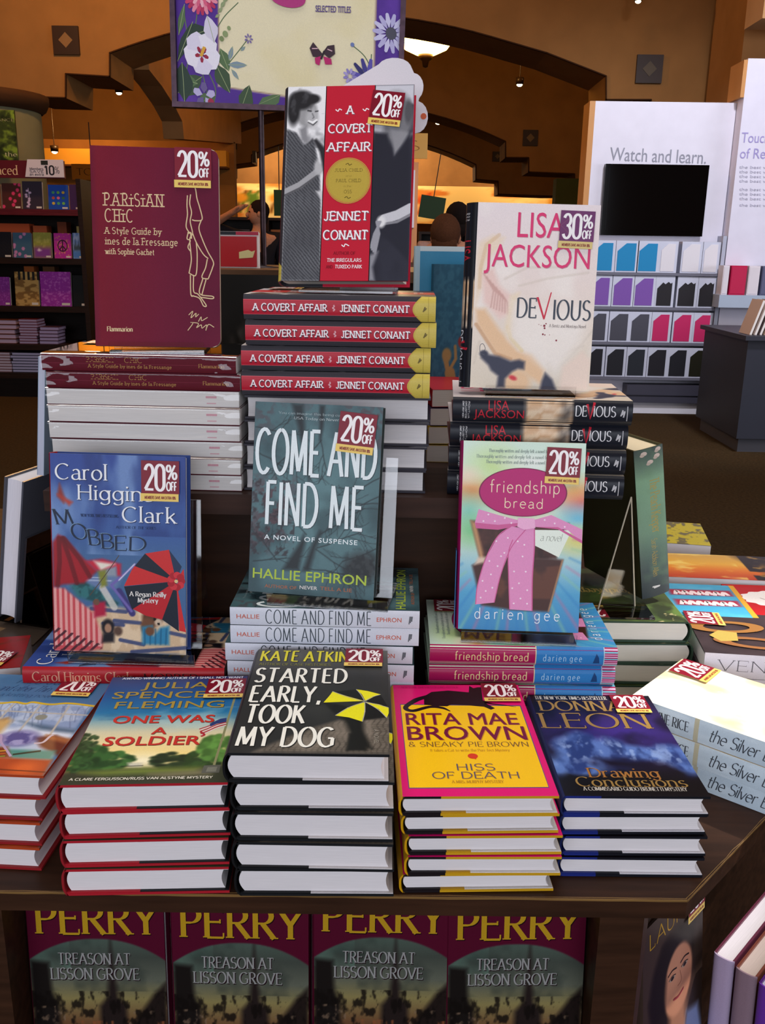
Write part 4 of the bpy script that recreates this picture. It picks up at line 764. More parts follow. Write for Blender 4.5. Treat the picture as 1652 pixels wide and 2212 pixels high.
def art_sticker(t='20', c='7c1429', c2='e8c766', r=False):
    a = Art(.94)
    a.rect(-.02, 0, .98, .19, c2); a.rect(0, .19, 1, 1, c)
    if r: a.ring(.5, .6, .49, .395, .03, '8d4468', 4)
    w = 'f4f0f0'; a.text(t[0], .09, .27, .33, .9, w, 'fat', stem=.125).text(t[1], .37, .27, .62, .9, w, 'fat', stem=.125).text('%', .67, .55, .93, .9, w, 'bold', stem=.15).text('OFF', .67, .27, .93, .48, w, 'bold', stem=.17)
    a.text('MEMBERS SAVE AN EXTRA 10%', .09, .055, .9, .125, '8a3a2a', 'bold'); return a

# spines: u runs from the head to the foot of the book
def sp_covert():
    a = Art(7.6, '3b393f', 40); a.rect(0, .22, .93, .78, 'b01c30').rect(0, .775, .93, .8, 'd05560').rect(0, .2, .93, .222, 'd05560')
    a.shape([(1, 0), (1, 1)]+[(.925-.045*math.sin(PI*i/12), 1-i/12) for i in range(13)], 'c2a945').shape([(1, 0), (1, 1)]+[(.932-.043*math.sin(PI*i/12), 1-i/12) for i in range(13)], 'c9b552')
    sh = (.012, -.05, '4c2030'); a.text('A COVERT AFFAIR', .05, .36, .435, .64, 'f2edf0', 'slabbold', sh=sh).text('JENNET CONANT', .505, .36, .862, .64, 'f2edf0', 'slabbold', sh=sh).stroke([(.47, .62), (.474, .56), (.466, .5), (.476, .44), (.468, .38)], .05, 'd8a0a8')
    a.stroke([(.962, .02), (.962, .98)], .012, '8c7a30').stroke([(.935, .4), (.945, .6), (.94, .45), (.952, .55)], .05, '6c5c22'); return a
def sp_hallie():
    a = Art(9.2, 'ccd0dc', 30); k, o = '3d4650', 'c2604a'
    a.text('HALLIE', .035, .38, .155, .62, o, bold=.012).text('COME AND FIND ME', .19, .12, .745, .9, k, 'thin', stem=.06).text('EPHRON', .775, .36, .905, .6, o, bold=.012)
    for i in range(3): a.stroke([(.945+.007*i, .25+.08*i), (.95+.006*i, .7)], .05, '5a6068')
    return a
def sp_bread():
    a = Art(8.2, '9c1550', 40); a.rect(.565, 0, .925, 1, '2f78b8'); a.stroke([(.565, 0), (.565, 1)], .04, 'd8c8a0')
    for i in range(9): a.rect(.925, i/9, 1, (i+.55)/9, ('c888b0', '70b8cc', 'd0a8c8')[i % 3])
    a.rect(.925, 0, .93, 1, '9cc0d0'); a.text('friendship bread', .135, .3, .525, .72, 'd8bf8e', 'thin', stem=.1).text('darien gee', .605, .32, .81, .66, 'a8cbe6', 'thin', stem=.08, track=.4)
    a.shape([(.87, .25), (.905, .25), (.9, .55), (.887, .75), (.878, .5)], '1a3f70'); return a
def sp_devious():
    a = Art(6.6, '1a1d26', 60); a.grad([(.405, '1a1d26'), (.41, 'd9c3a6'), (.665, 'e0cbb2'), (.67, '1a1d26')], 0); a.noise('b98d66', 14, 5, .5, .65, 4, .6, ((a.u > .41)&(a.u < .665))*1.)
    a.poly([(.6, .2), (.63, .55), (.62, .85), (.635, .6), (.66, .75), (.655, .4), (.64, .15)], '2c2c30', 2); r = 'b52434'
    a.text('LISA', .2, .54, .315, .9, r).text('JACKSON', .12, .2, .4, .53, r).text('DE', .685, .36, .745, .78, 'd8d8dc', 'flare').text('IOUS', .785, .36, .905, .78, 'd8d8dc', 'flare').stroke([(.748, .85), (.766, .26), (.788, .92)], .09, 'b52434', smooth=False)
    for i, t in enumerate(('#1 NEW YORK TIMES', 'BESTSELLING', 'AUTHOR')):
        x = .055+.016*i; b = Art(1.); b.text(t, 0, 0, .7, .055, 'c8c8cc', 'bold')
        for v, f, c, m in b.items: a.items.append((np.stack([x+(v[:, 1])/6.6, .15+v[:, 0]], 1), f, c, m))
    a.stroke([(.97, .2), (.97, .8)], .03, 'b8b8bc').stroke([(.935, .4), (.945, .65), (.94, .45), (.955, .6), (.95, .35)], .05, 'b8b8bc'); return a
def sp_parisian():
    a = Art(10.5, '5a0f20', 40); g = 'a8804a'
    a.text('PARiSiAN', .235, .55, .37, .85, g, 'slab').text('CHiC', .43, .55, .52, .85, g, 'slab').text('A Style Guide by ines de la Fressange', .24, .22, .67, .42, g, 'slab', stem=.12).text('Flammarion', .81, .32, .94, .55, g, 'serif', stem=.16); a.rect(0, .45, 1, .47, '7c2a3c'); return a
def sp_carol():
    a = Art(9., 'a01a22', 40); a.text('Carol Higgins Clark', .05, .3, .54, .78, 'c98a72', 'serif', sh=(.01, -.03, '6a0a14')).text('MOBBED', .6, .3, .87, .74, '3c1418', 'serif', sh=(-.01, .02, 'b84a42')); a.stroke([(.92, .5), (.93, .62), (.94, .5)], .05, 'd8b0a0'); return a
def sp_silver():
    a = Art(8., 'b9cad6', 60); a.noise('cfdde6', 8, 3, .4, .7, 3, .7); a.rect(.36, 0, .385, 1, 'b9b49a'); k = '3d434c'
    a.text('LUANNE RICE', .06, .3, .33, .72, k, 'serif').text('the Silver Boat', .44, .25, .84, .78, k, 'script', slant=.25, stem=.1); return a
def sp_peach():
    a = Art(9., '4c6456', 60); a.grad([(0, '465050'), (.2, '7fa386'), (.55, '73917c'), (.82, '4a5658'), (1, '40464a')], 0); a.noise('6d8a6c', 10, 2, .5, .7, 3, .4)
    a.text('The Peach Keeper', .2, .45, .56, .78, 'a8924e', 'serif').text('Sarah Addison Allen', .6, .4, .86, .6, 'a8924e', 'script', stem=.1); a.stroke([(.93, .35), (.935, .6), (.94, .4)], .08, 'c8c8c8')
    for x, y in ((.03, .3), (.06, .75), (.09, .5), (.02, .8)): a.disc(x, y, .014, .11, 'c8b8ae', 8); a.disc(x+.01, y-.06, .01, .08, 'b8a89c', 8)
    return a
# ---------------------------------------------------------------- books
ORD = ['topmost', 'second from the top', 'third from the top', 'fourth from the top', 'fifth from the top', 'sixth from the top', 'seventh from the top', 'eighth from the top', 'ninth from the top']
STK = {}
def sticker(parent, u, v, W, H, T, w=.045, rot=0., kind='20'):
    if kind not in STK:
        mb = MB(); a = {'20': lambda: art_sticker(), '30': lambda: art_sticker('30', '6a2a62', 'd9c27a', True)}[kind]()
        mb.box((0, 0, 0), (.98, 1/.94, .004), 'c9b060' if kind == '20' else '8a6a80'); mb.art(a, lambda x, y, l: np.stack([x, y/.94, .005+l*20], 1), 'gloss_print'); STK[kind] = mb
        o = mb.build('discount_sticker', parent); STK[kind] = o.data
    else:
        o = bpy.data.objects.new('discount_sticker', STK[kind]); COL.objects.link(o); o.parent = parent
    o['label'] = 'maroon and yellow percent off sticker' if kind == '20' else 'purple percent off sticker'
    c = Matrix.Translation((u*W, v*H, T+.0012)) @ Matrix.Rotation(R(rot), 4, 'Z') @ Matrix.Scale(w, 4) @ Matrix.Translation((-.5, -.53, 0))
    o.matrix_local = c; return o
def seg_boxes(mb, x0, x1, H, z0, z1, segs, skip, m, y0=0.):
    for u0, u1, c in segs: mb.box((x0+(x1-x0)*u0, y0, z0), (x0+(x1-x0)*u1, H, z1), c, m, skip=skip)
def book(name, label, M, W, H, T, front=None, spine=None, col='222222', scol=None, bcol=None, edge=None, bedge=None, flap=None, bflap=None, hard=True, page='e0dbdc', group=None, m='gloss_print', bulge=.004, cat='book', round_corner=0, marks=(), pm='page_edges'):
    """origin: spine side, foot of the book, back cover; x to the fore-edge, y to the head, z to the front cover"""
    T -= .001; r = thing(name, label, cat, M=M, group=group); c = .0028 if hard else .0006; o = .0035 if hard else .0002
    scol = scol or col; bcol = bcol or col
    rc = round_corner; xm = lambda y: W if not rc else W-rc+np.sqrt(np.clip(rc*rc-np.clip(np.maximum(rc-y, y-(H-rc)), 0, rc)**2, 0, None))
    ol = [(0, 0)]+[(W-rc+rc*math.sin(t), rc-rc*math.cos(t)) for t in np.linspace(0, PI/2, 7)]+[(W-rc+rc*math.cos(t), H-rc+rc*math.sin(t)) for t in np.linspace(0, PI/2, 7)]+[(0, H)] if rc else None
    f = MB()
    if rc: f.prism(ol, 2, T-c, T-.00001, (edge or [(0, 1, col)])[0][2], m)
    else: seg_boxes(f, 0, W, H, T-c, T, edge or [(0, 1, col)], ('top',) if front is not None and front.img is not None else (), m)
    if flap: seg_boxes(f, 0, W-.0005, H, T-c-.0009, T-c, flap, (), m, .0006)
    if front is not None: f.art(front, lambda u, v, l: np.stack([np.clip(u, 0, 1)*xm(v*H), np.clip(v, 0, 1)*H, T+.00002+l], 1), m)
    f.build('front_cover', r)
    b = MB(); b.prism(ol, 2, 0, c, bcol, m) if rc else seg_boxes(b, 0, W, H, 0, c, bedge or edge or [(0, 1, bcol)], (), m)
    if bflap: seg_boxes(b, 0, W-.0005, H, c, c+.0009, bflap, (), m, .0006)
    b.build('back_cover', r)
    s = MB(); k = 13 if hard else 3; bu = bulge if hard else .0008; zz = [T*i/(k-1) for i in range(k)]
    xo = lambda z: -bu*(1-abs(2*z/T-1)**3.2)
    th = .0022 if hard else .0007
    s.prism([(xo(z), z) for z in zz]+[(xo(z)+th, z) for z in zz[::-1]], 1, 0, H, scol, m, hard)
    if spine is not None:
        def mp(u, v, l):
            z = v*T; return np.stack([-bu*(1-np.abs(2*z/T-1)**3.2)-.00015-l*1.5, H-u*H, z], 1)
        spine.smooth = hard
        if spine.img is not None:   # resample across the thickness so the sheet follows the curve
            n = max(9, spine.img.shape[0]); iy = np.clip((np.linspace(0, 1, n)*(spine.img.shape[0]-1)).round().astype(int), 0, spine.img.shape[0]-1); spine.img = spine.img[iy]
        spine.items = [(*strips(v_, f_, 12 if hard else 1), c_, m_) for v_, f_, c_, m_ in spine.items]; s.art(spine, mp, m)
    s.build('spine', r)
    p = MB(); z0, z1 = c+(.001 if bflap else 0), T-c-(.001 if flap else 0); n = 9
    zs = [z0+(z1-z0)*i/(n-1) for i in range(n)]; q = lambda z: 1-((2*z-z0-z1)/(z1-z0))**2
    if hard: out = [(.004-bu*.9*q(z), z) for z in zs]+[(W-.0045-.0035*q(z), z) for z in zs[::-1]]
    else: out = [(.0005, z0), (W-.0003, z0), (W-.0003, z1), (.0005, z1)]
    if rc: p.prism([(x*(1-.0006/W)+.0003, y*(1-.0006/H)+.0003) for x, y in ol], 2, z0, z1, page, pm)
    else: p.prism(out, 1, o, H-o, page, pm)
    for y0_, y1_, q0, q1, c_ in marks: p.box((W-.0006, y0_, T*q0), (W-.0001, y1_, T*q1), c_, 'satin_print')
    p.build('page_block', r)
    return r
def spine_out(Pl, H, yaw):
    """lying face up, spine to the aisle: left end of the spine at Pl"""
    d = Vector((math.cos(R(yaw)), math.sin(R(yaw)), 0)); return pose(Vector(Pl)+d*H, 90+yaw)
def fore_out(Pl, W, yaw):
    d = Vector((-math.sin(R(yaw)), math.cos(R(yaw)), 0)); return pose(Vector(Pl)+d*W, -90+yaw)
def tops_out(Pr, H, yaw=180):
    """head of the book to the aisle, spine at the right end Pr"""
    d = Matrix.Rotation(R(yaw), 3, 'Z') @ Vector((0, 1, 0)); return pose(Vector(Pr)-d*H, yaw)
LIFT = .0022
def easel(P, W, Hb, T, yaw, lean, label, side=.0, tall=.6, w=.75, lip=True, group='clear acrylic book easels'):
    """clear stand: base, lip, leaning back and a propping foot; P = the front lower left corner of the book it holds"""
    z = -T*math.cos(R(lean)); t = thing('acrylic_easel', label, 'book stand', M=pose((P[0], P[1], P[2]+z-.003-LIFT*.9), yaw), group=group)
    a, c, s = R(lean), math.cos(R(lean)), math.sin(R(lean)); x0, x1 = W*(1-w)/2+side, W*(1+w)/2+side; y1 = T*s+.0015; h = Hb*tall
    def plate(name, pts, th, nrm):
        n = np.array(nrm)*th; v = np.array([(x, y, zz) for x in (x0, x1) for y, zz in pts]); v = np.vstack([v, v+n])
        MB().add(v, [(0, 1, 3, 2), (4, 6, 7, 5), (0, 4, 5, 1), (2, 3, 7, 6), (0, 2, 6, 4), (1, 5, 7, 3)], (1, 1, 1), 'acrylic').build(name, t)
    plate('base', [(-.012 if lip else .012, .0), (y1+.05, .0)], .0028, (0, 0, 1)); lip and plate('lip', [(-.013, 0), (-.0135, .014)], .002, (0, -1, 0))
    plate('back_panel', [(y1, .003), (y1+h*c/s, h)], .003, (0, s, -c)); plate('prop', [(y1+h*c/s*.8+.004, h*.8), (y1+.05+.002, .003)], .003, (0, 1, 0)); return t
def stand(name, label, P, yaw, lean, W, H, T, roll=0., **k):
    M = pose((P[0], P[1], P[2]), yaw, lean, roll, T); return book(name, label, M, W, H, T, **k)

TZ = .6905       # height of the table top
T2 = 1.0205      # height of the second tier
# ================= second tier: gold-lettered burgundy guides
apar, sppar = art_parisian(), sp_parisian()
RD = '5c1024'
P0 = uy(88, 755, 1.17); n = 8; th = (1.197-T2)/n
kw = dict(W=.165, H=.25, T=th, col=RD, scol=RD, hard=False, page='e0dcd8', m='leatherette', marks=[(.207, .221, .55, .68, 'cf9aa4'), (.208, .220, .2, .27, 'd4a8ae')])
src = None
def wrap(root, W, H, T, seed):
    """shrink film: a crinkled clear skin around the book"""
    rs = np.random.RandomState(seed); mb = MB(); nx, nz = 60, 9; e = .0007; zz = np.linspace(.0006, T-.0012, nz)
    path = [(-e, z) for z in zz]+[(x, T+.0002) for x in np.linspace(.004, W-.004, 8)]+[(W+e, z) for z in zz[::-1]]; uu = np.linspace(-.001, H+.001, nx); V = []
    k = np.clip((np.abs(uu/H-.5)-.28)*5, .06, 1)*.0017; cr = vnoise(nx, len(path), 14, 7, seed, 3)
    for i, (x, z) in enumerate(path):
        top = z > T; d = np.zeros(nx) if top else k*np.clip(cr[i]-.35, 0, 1)*2*(1 if x > W/2 else -1)
        V.append(np.stack([x+d, uu, np.full(nx, z)], 1))
    n_ = len(path); i = np.arange((n_-1)*(nx-1)); a = i//(nx-1)*nx+i % (nx-1); mb.add(np.concatenate(V), np.stack([a, a+1, a+1+nx, a+nx], 1).tolist(), (1, 1, 1), 'shrink_film', True)
    return mb.build('shrink_wrap', root)
xl = [88, 98, 97, 100, 103, 108, 110, 112]
for i in range(n):
    z = T2+th*(n-1-i); Pl = uy(xl[i], 770+36*i, 1.17); Pl = (Pl[0], 1.172+.001*(i % 3), z)
    dsc = 'shrink wrapped guide with gold spine lettering' if i < 2 else 'shrink wrapped guide showing white page edges'
    lab = '%s, %s in the burgundy stack' % (dsc, ORD[i])
    if i == 0:
        src = b = book('paperback_book', lab, spine_out(Pl, .25, -2), front=apar, spine=sppar, group='shrink wrapped burgundy guides', **kw); wrap(b, .165, .25, th, 1); sticker(b, .82, .86, .165, .25, th, .044)
        tag(b, lab, 'book')
    else:
        M = spine_out(Pl, .25, -2+(i % 3)*.5) if i < 2 else fore_out((Pl[0]+.001*(i % 2), Pl[1], z), .165, -2+.4*(i % 3))
        b = dup(src, M, lab, drop=('discount_sticker',))
zt = T2+th*n
hp = .2482
b = stand('paperback_book', 'burgundy guide with gold lettering standing on the shrink wrapped stack', (-.3862, 1.1918, zt+.0078), 5.7, 81.6, .1596, hp, .017, -.5, front=apar, spine=sppar, col=RD, scol='7a1730', hard=False, page='e2d6bc', m='leatherette', edge=[(0, 1, 'e0d3b2')], bedge=[(0, 1, 'e0d3b2')], round_corner=.011)
u, v = apar.at(420, 359); sticker(b, u, v, .1596, hp, .017, .046)
easel((-.3862, 1.1918, zt+.0078), .1596, hp, .017, 5.7, 81.6, 'clear easel behind the standing burgundy guide', tall=.5)

# ================= second tier: red and charcoal hardcovers
acov, spcov = art_covert(), sp_covert(); CH = '36343a'
n = 8; th = (1.275-T2)/n; xs = [(526, 943), (530, 945), (521, 933), (522, 931), (527, 927), (527, 929), (525, 924), (525, 921)]
for i in range(n):
    z = T2+th*(n-1-i); y = 640+52*i; Pl = uy(xs[i][0], y, 1.172); Pl = (Pl[0], 1.172, z)
    lab = '%s hardcover, %s in the stack below the standing couple book' % ('red banded' if i < 4 else 'white page edged', ORD[i])
    if i == 0:
        src = book('hardcover_book', lab, spine_out(Pl, .24, -1), .163, .24, th, front=acov, spine=spcov, col=CH, edge=[(0, 1, '33313a')], group='red spine hardcovers on the second tier', page='d4d1d2')
        sticker(src, .84, .85, .163, .24, th, .042)
    else:
        M = spine_out(Pl, .24, -1+.6*((i*7) % 3-1)) if i < 4 else fore_out((Pl[0], 1.174, z), .163, -1+.5*((i*5) % 3-1))
        dup(src, M, lab, drop=('discount_sticker',))
zt = T2+th*n
Pc = (-.1458, 1.1972, zt+.0032+LIFT+.032*math.cos(R(72.5)))
b = stand('hardcover_book', 'hardcover with grey couple photographs and red panel standing highest on the table', Pc, -6, 72.5, .1615, .2492, .032, .9, front=acov, bulge=.006, spine=sp_covert(), col=CH, edge=[(0, .3, '2a2a2e'), (.3, 1, 'b01c34')], page='d8d2c6')
u = (745-160)/716.; sticker(b, .79, 1-(575-440)/1085., .1615, .2492, .032, .041, -7)
cb = MB(); ws = [(-.052, 0), (.03, 0), (.034, .20)]+[(.05+.016*math.cos(t), .225+.02*math.sin(t)) for t in np.linspace(-1.2, 1.4, 8)]+[(.045+.014*math.cos(t), .262+.017*math.sin(t)) for t in np.linspace(-.9, 1.5, 8)]+[(.02+.022*math.cos(t), .285+.012*math.sin(t)) for t in np.linspace(.3, 2.8, 8)]+[(-.052, .26)]
cb.prism(ws, 1, 0, .003, 'dcd8de', 'satin_print').prism([(.06+.004*math.cos(t), .226+.004*math.sin(t)) for t in np.linspace(0, 5.7, 10)], 1, -.0008, 0, 'c85a30', 'satin_print')
cbo = cb.build('display_card'); cbo.location = (-.027, 1.327, zt+.0008); tag(cbo, 'white scalloped card peeking out behind the couple book', 'card')
easel(Pc, .1615, .2492, .032, -6, 72.5, 'clear easel behind the standing red panel couple book', tall=.5, lip=False)

# ================= second tier: black spined thrillers
adev, spdev = art_devious(), sp_devious(); n = 4; th = (1.150-T2)/n; xs = [978, 972, 969, 966]
for i in range(n):
    z = T2+th*(n-1-i); Pl = uy(xs[i], 870+57*i, 1.175); Pl = (Pl[0], 1.175, z); lab = '%s black spined thriller, %s of the stack below the pale standing thriller' % (('open topped', 'upper', 'lower', 'bottom')[i] if 0 else 'thick', ORD[i])
    if i == 0: src = book('hardcover_book', lab, spine_out(Pl, .228, -3), .158, .228, th, front=adev, spine=spdev, col='191b22', edge=[(0, 1, '5a1e22')], page='c9a58e', bulge=.006, group='black spined thrillers')
    else: dup(src, spine_out(Pl, .228, -3+1.2*((i*2) % 3-1)), lab)
zt = T2+th*n; Pd = (.1006, 1.2066, zt+.0035+.034*math.cos(R(83.5)))
b = stand('hardcover_book', 'pale pink thriller with red lettering and black spine standing on its stack', (.0985, 1.19, zt+.0032+LIFT+.034*math.cos(R(83.5))), -1.1, 83.5, .1535, .231, .034, -.7, front=adev, bulge=.0135, spine=sp_devious(), col='e6d8d0', scol='17181d', edge=[(0, .05, '17181d'), (.05, 1, 'c9b8a8')], page='d8cbb8')
u, v = adev.at(1105, 300); sticker(b, u, v, .1535, .231, .034, .043, -1, '30')
easel((.0985, 1.19, zt+.0032+LIFT+.034*math.cos(R(83.5))), .1535, .231, .034, -1.1, 83.5, 'clear easel behind the standing pale pink thriller')

# ================= lower tier, second row: blue beach mystery
acar, spcar = art_carol(), sp_carol(); n = 5; zt = .826; th = (zt-TZ)/n
for i in range(n):
    z = TZ+th*(n-1-i); Pl = (-.455+.001*(i % 2), 1.036, z); lab = 'red spined beach mystery, %s of the stack below the blue standing mystery' % ORD[i]
    if i == 0: src = book('hardcover_book', lab, spine_out(Pl, .25, 1.5), .163, .25, th, front=acar, spine=spcar, col='30518c', scol='a01a22', edge=[(0, 1, '8c1a22')], group='red spined beach mysteries')
    else: dup(src, spine_out(Pl, .25, 1.5-.5*(i % 3)), lab)
Pb = (-.4237, 1.0613, zt+.0032+LIFT+.028*math.cos(R(82.3)))
b = stand('hardcover_book', 'blue mystery with red beach umbrellas on the cover standing at left', Pb, -.9, 82.3, .1675, .2506, .028, -.5, front=acar, spine=spcar, col='2c4486', scol='a01a22', page='d8d6d2')
u, v = acar.at(1118, 362); sticker(b, u, v, .1675, .2506, .028, .047)
easel(Pb, .1675, .2506, .028, -.9, 82.3, 'clear easel around the standing blue beach mystery', side=.018, w=.95, tall=.78)

# ================= lower tier, second row: suspense novel with tall white title
ahal, sphal = art_hallie(), sp_hallie(); n = 9; zt = .906; th = (zt-TZ)/n; xs = [497, 498, 487, 492, 494, 494, 494, 494, 494]
for i in range(n):
    z = TZ+th*(n-1-i); Pl = uy(xs[i], 1330+41*i, 1.047); Pl = (Pl[0], 1.047, z); lab = 'white spined suspense novel, %s of the stack below the teal standing novel' % ORD[i]
    if i == 0: src = book('hardcover_book', lab, spine_out(Pl, .233, -.5), .157, .233, th, front=ahal, spine=sphal, col='2f4a4c', scol='ccd0dc', edge=[(0, 1, '2c3a3c')], bulge=.0012, group='white spined suspense novels')
    else: dup(src, spine_out(Pl, .233, -.5+.7*((i*2) % 3-1)*.6), lab)
Ph = (-.1781, 1.0727, zt+.0032+LIFT+.024*math.cos(R(78.5)))
b = stand('hardcover_book', 'teal suspense novel with tall white title over bare trees, standing in an easel', Ph, -7.3, 78.5, .1587, .2364, .024, -.5, front=ahal, spine=sphal, col='26302f', scol='ccd0dc', bulge=.0012)
u, v = ahal.at(992, 300); sticker(b, u, v, .1587, .2364, .024, .046, -4)
easel(Ph, .1587, .2364, .024, -7.3, 78.5, 'shiny clear easel sticking out right of the teal suspense novel', side=.024, w=.95, tall=.74)

# ================= lower tier, second row: gift ribbon novel
abre, spbre = art_bread(), sp_bread(); n = 6; zt = .853; th = (zt-TZ)/n; xs = [928, 926, 928, 928, 928, 928]
for i in range(n):
    z = TZ+th*(n-1-i); Pl = uy(xs[i], 1405+47*i, 1.067); Pl = (Pl[0], 1.067, z); lab = 'magenta and blue spined novel, %s of the stack below the ribbon novel' % ORD[i]
    if i == 0:
        src = book('hardcover_book', lab, spine_out(Pl, .236, 0), .152, .236, th, front=abre, spine=spbre, col='cfe0c8', edge=[(0, 1, 'a8bca8')], bulge=.006, group='magenta and blue spined novels'); sticker(src, .83, .86, .152, .236, th, .043)
    else: dup(src, spine_out(Pl, .236, .8*((i*2) % 3-1)), lab, drop=('discount_sticker',))
Pf = (.0892, 1.1045, zt+.0032+LIFT+.03*math.cos(R(79)))
b = stand('hardcover_book', 'pastel novel with a pink ribbon gift box on the cover, standing in an easel', (.0875, 1.088, zt+.0032+LIFT+.03*math.cos(R(79))), -2.8, 79, .1525, .2405, .03, .2, front=abre, spine=None, col='9fc4cc', scol='8a1350', edge=[(0, 1, 'c9b89a')], page='d9cdb4')
s = [c for c in b.children if c.name.startswith('spine')][0]
MB().box((-.0052, 0, .001), (-.0046, .24*.42, .029), '2c70ae', 'gloss_print').build('spine_band', s)
u, v = abre.at(868, 505); sticker(b, u, v, .1525, .2405, .03, .0425, -1.5)
easel((.0875, 1.088, zt+.0032+LIFT+.03*math.cos(R(79))), .1525, .2405, .03, -2.8, 79, 'clear easel behind the standing pink ribbon novel', tall=.6, w=.95)

# ================= front row, feet of the books to the aisle
def front_stack(art, lab, top_lab, lefts, rights, y0, y1, Y, W, H, n, ztop, yaw, group, st=None, **k):
    th = (ztop-TZ)/n; root = None
    for i in range(n):
        z = TZ+th*(n-1-i); P = uy(lefts[i], y0+(y1-y0)*(i+.5)/n, Y); M = pose((P[0], Y+.0015*((i*2) % 3), z), yaw+(((i*5) % 3)-1)*.5*(i > 0))
        if i == 0:
            root = book('hardcover_book', top_lab, M, W, H, th, front=art, group=group, **k)
            if st: u, v = art.at(*st[:2]); sticker(root, u, v, W, H, th, st[2], st[3] if len(st) > 3 else 0)
        else: dup(root, M, '%s, %s of its stack' % (lab, ORD[i]), drop=('discount_sticker',))
    return root
BK = '17181a'
awin = art_window_scene()
front_stack(awin, 'orange edged hardcover under the winter window book', 'blue hardcover with a snowy window and knitting on the cover', [-222, -230, -226, -222], None, 1690, 1893, .832, .158, .224, 4, .805, -2, 'orange edged hardcovers, leftmost front stack', (495, 335, .046), col='a23c1e', scol='8a3a1e', edge=[(0, 1, 'a8401e')], bedge=[(0, 1, '8c1f24')])
ajul = art_julia()
front_stack(ajul, 'red edged hardcover under the flagpole book', 'hardcover with gold and red title over a flagpole at sunset', [131, 136, 137, 141], None, 1725, 1925, .787, .165, .236, 4, .820, 4, 'red edged hardcovers in the front row', (1458, 358, .046), col='a3202a', scol='8c1f26', edge=[(0, 1, 'a51f2b')], bflap=[(.0, .45, 'a51f2b'), (.45, 1, '1c1c20')], flap=[(.45, 1, 'c9c4c6')])
akat = art_kate()
front_stack(akat, 'black edged hardcover under the yellow umbrella book', 'black hardcover with a yellow umbrella and white brush title', [494, 508, 509, 512, 517], None, 1640, 1935, .79, .157, .2405, 5, .858, 1.0, 'black edged hardcovers in the front row', (1165, 188, .045), col=BK, edge=[(0, 1, '1b1d20')], bflap=[(0, .46, BK), (.46, 1, 'cdc9ca')], bulge=.006)
arit = art_rita()
front_stack(arit, 'yellow edged hardcover under the black cat book', 'yellow and magenta hardcover with a black cat silhouette', [869, 874, 882, 881, 870], None, 1725, 1935, .80, .157, .243, 5, .807, 2.5, 'yellow edged hardcovers in the front row', (972, 198, .044), col='c99a18', scol='c2910f', edge=[(0, .245, '1c171a'), (.245, 1, 'c2951c')], bflap=[(0, .25, '1c171a'), (.25, .41, 'b58a18'), (.41, 1, 'd0ccc8')])
adon = art_donna()
front_stack(adon, 'blue edged hardcover under the stone lion book', 'dark hardcover with a blue stone lion and gold title', [1218, 1216, 1217, 1211], None, 1725, 1890, .835, .152, .224, 4, .789, 1.5, 'blue edged hardcovers in the front row', (730, 352, .043), col='121319', scol='1a2450', edge=[(0, .25, '1e2a72'), (.25, 1, '17181f')], bflap=[(0, .25, '1e2a72'), (.25, .42, '17181f'), (.42, 1, 'd0ced4')])
# ================= the display table
WD = '352014'
t = thing('display_table', 'dark stained tiered wooden display table loaded with books', 'table', (0, .79, 0))
def tpart(mb, name, **k):
    o = mb.build(name, t, **k); o.location = (0, -.79, 0); return o
top = [(-.78, .787), (.312, .803), (.83, 1.36), (.80, 1.52), (.48, 1.80), (.30, 2.2), (-1.3, 2.2), (-1.5, 1.5)]
mb = MB(); mb.prism(top, 2, TZ-.024, TZ-.0005, WD, 'dark_wood'); tpart(mb, 'table_top')
# worn light line along the upper edge of the top
mb = MB(); ed = [(-.78, .787), (.312, .803), (.83, 1.36)]
for (xa, ya), (xb, yb) in zip(ed[:-1], ed[1:]):
    d = np.array([xb-xa, yb-ya]); L = np.hypot(*d); nrm = np.array([d[1], -d[0]])/L; rs = np.random.RandomState(4); k = 40
    V = []; 
    for i in range(k+1):
        p = np.array([xa, ya])+d*i/k; w = .0006+.0012*rs.rand(); V += [(*(p+nrm*.0003), TZ-.0024-w), (*(p+nrm*.0006), TZ-.001), (*(p-nrm*w*1.2), TZ-.0003)]
    mb.add(V, [(3*i+j, 3*i+3+j, 3*i+4+j, 3*i+1+j) for i in range(k) for j in (0, 1)], lin(hx('7a5c34')), 'dark_wood')
tpart(mb, 'worn_edge')
inset = lambda z0, z1, n, pts, c=WD: tpart(MB().prism(pts, 2, z0, z1, c, 'dark_wood'), n)
inset(.12, TZ-.024, 'cabinet_body', [(-.7, .915), (.235, .915), (.70, 1.40), (.68, 1.5), (.42, 1.72), (.26, 2.1), (-1.2, 2.1), (-1.4, 1.6)])
inset(.345, .3875, 'lower_shelf', [(-.76, .80), (.235, .805), (.235, .93), (-.76, .93)])
inset(.06, .12, 'plinth', [(-.7, .86), (.25, .88), (.75, 1.40), (.72, 1.53), (.44, 1.75), (.28, 2.12), (-1.2, 2.12), (-1.4, 1.6)])
xa = uy(-10, 2080, .80)[0]; xb = uy(26, 2080, .82)[0]
inset(.12, TZ-.024, 'corner_post', [(xa-.05, .81), (xb, .81), (xb, .92), (xa-.05, .92)]); xa = uy(1284, 2080, .82)[0]
xc_ = uy(1386, 2080, .84)[0]; inset(.12, TZ-.024, 'corner_post', [(xa, .815), (xc_-.01, .818), (xc_, .835), (xc_-.02, .915), (xa, .915)])
inset(TZ-.0005, T2-.028, 'riser', [(-.43, 1.235), (.205, 1.235), (.205, 2.0), (-.43, 2.0)])
inset(T2-.028, T2-.0005, 'second_tier', [(-.456, 1.152), (.25, 1.152), (.25, 2.06), (-.456, 2.06)], '34211a')
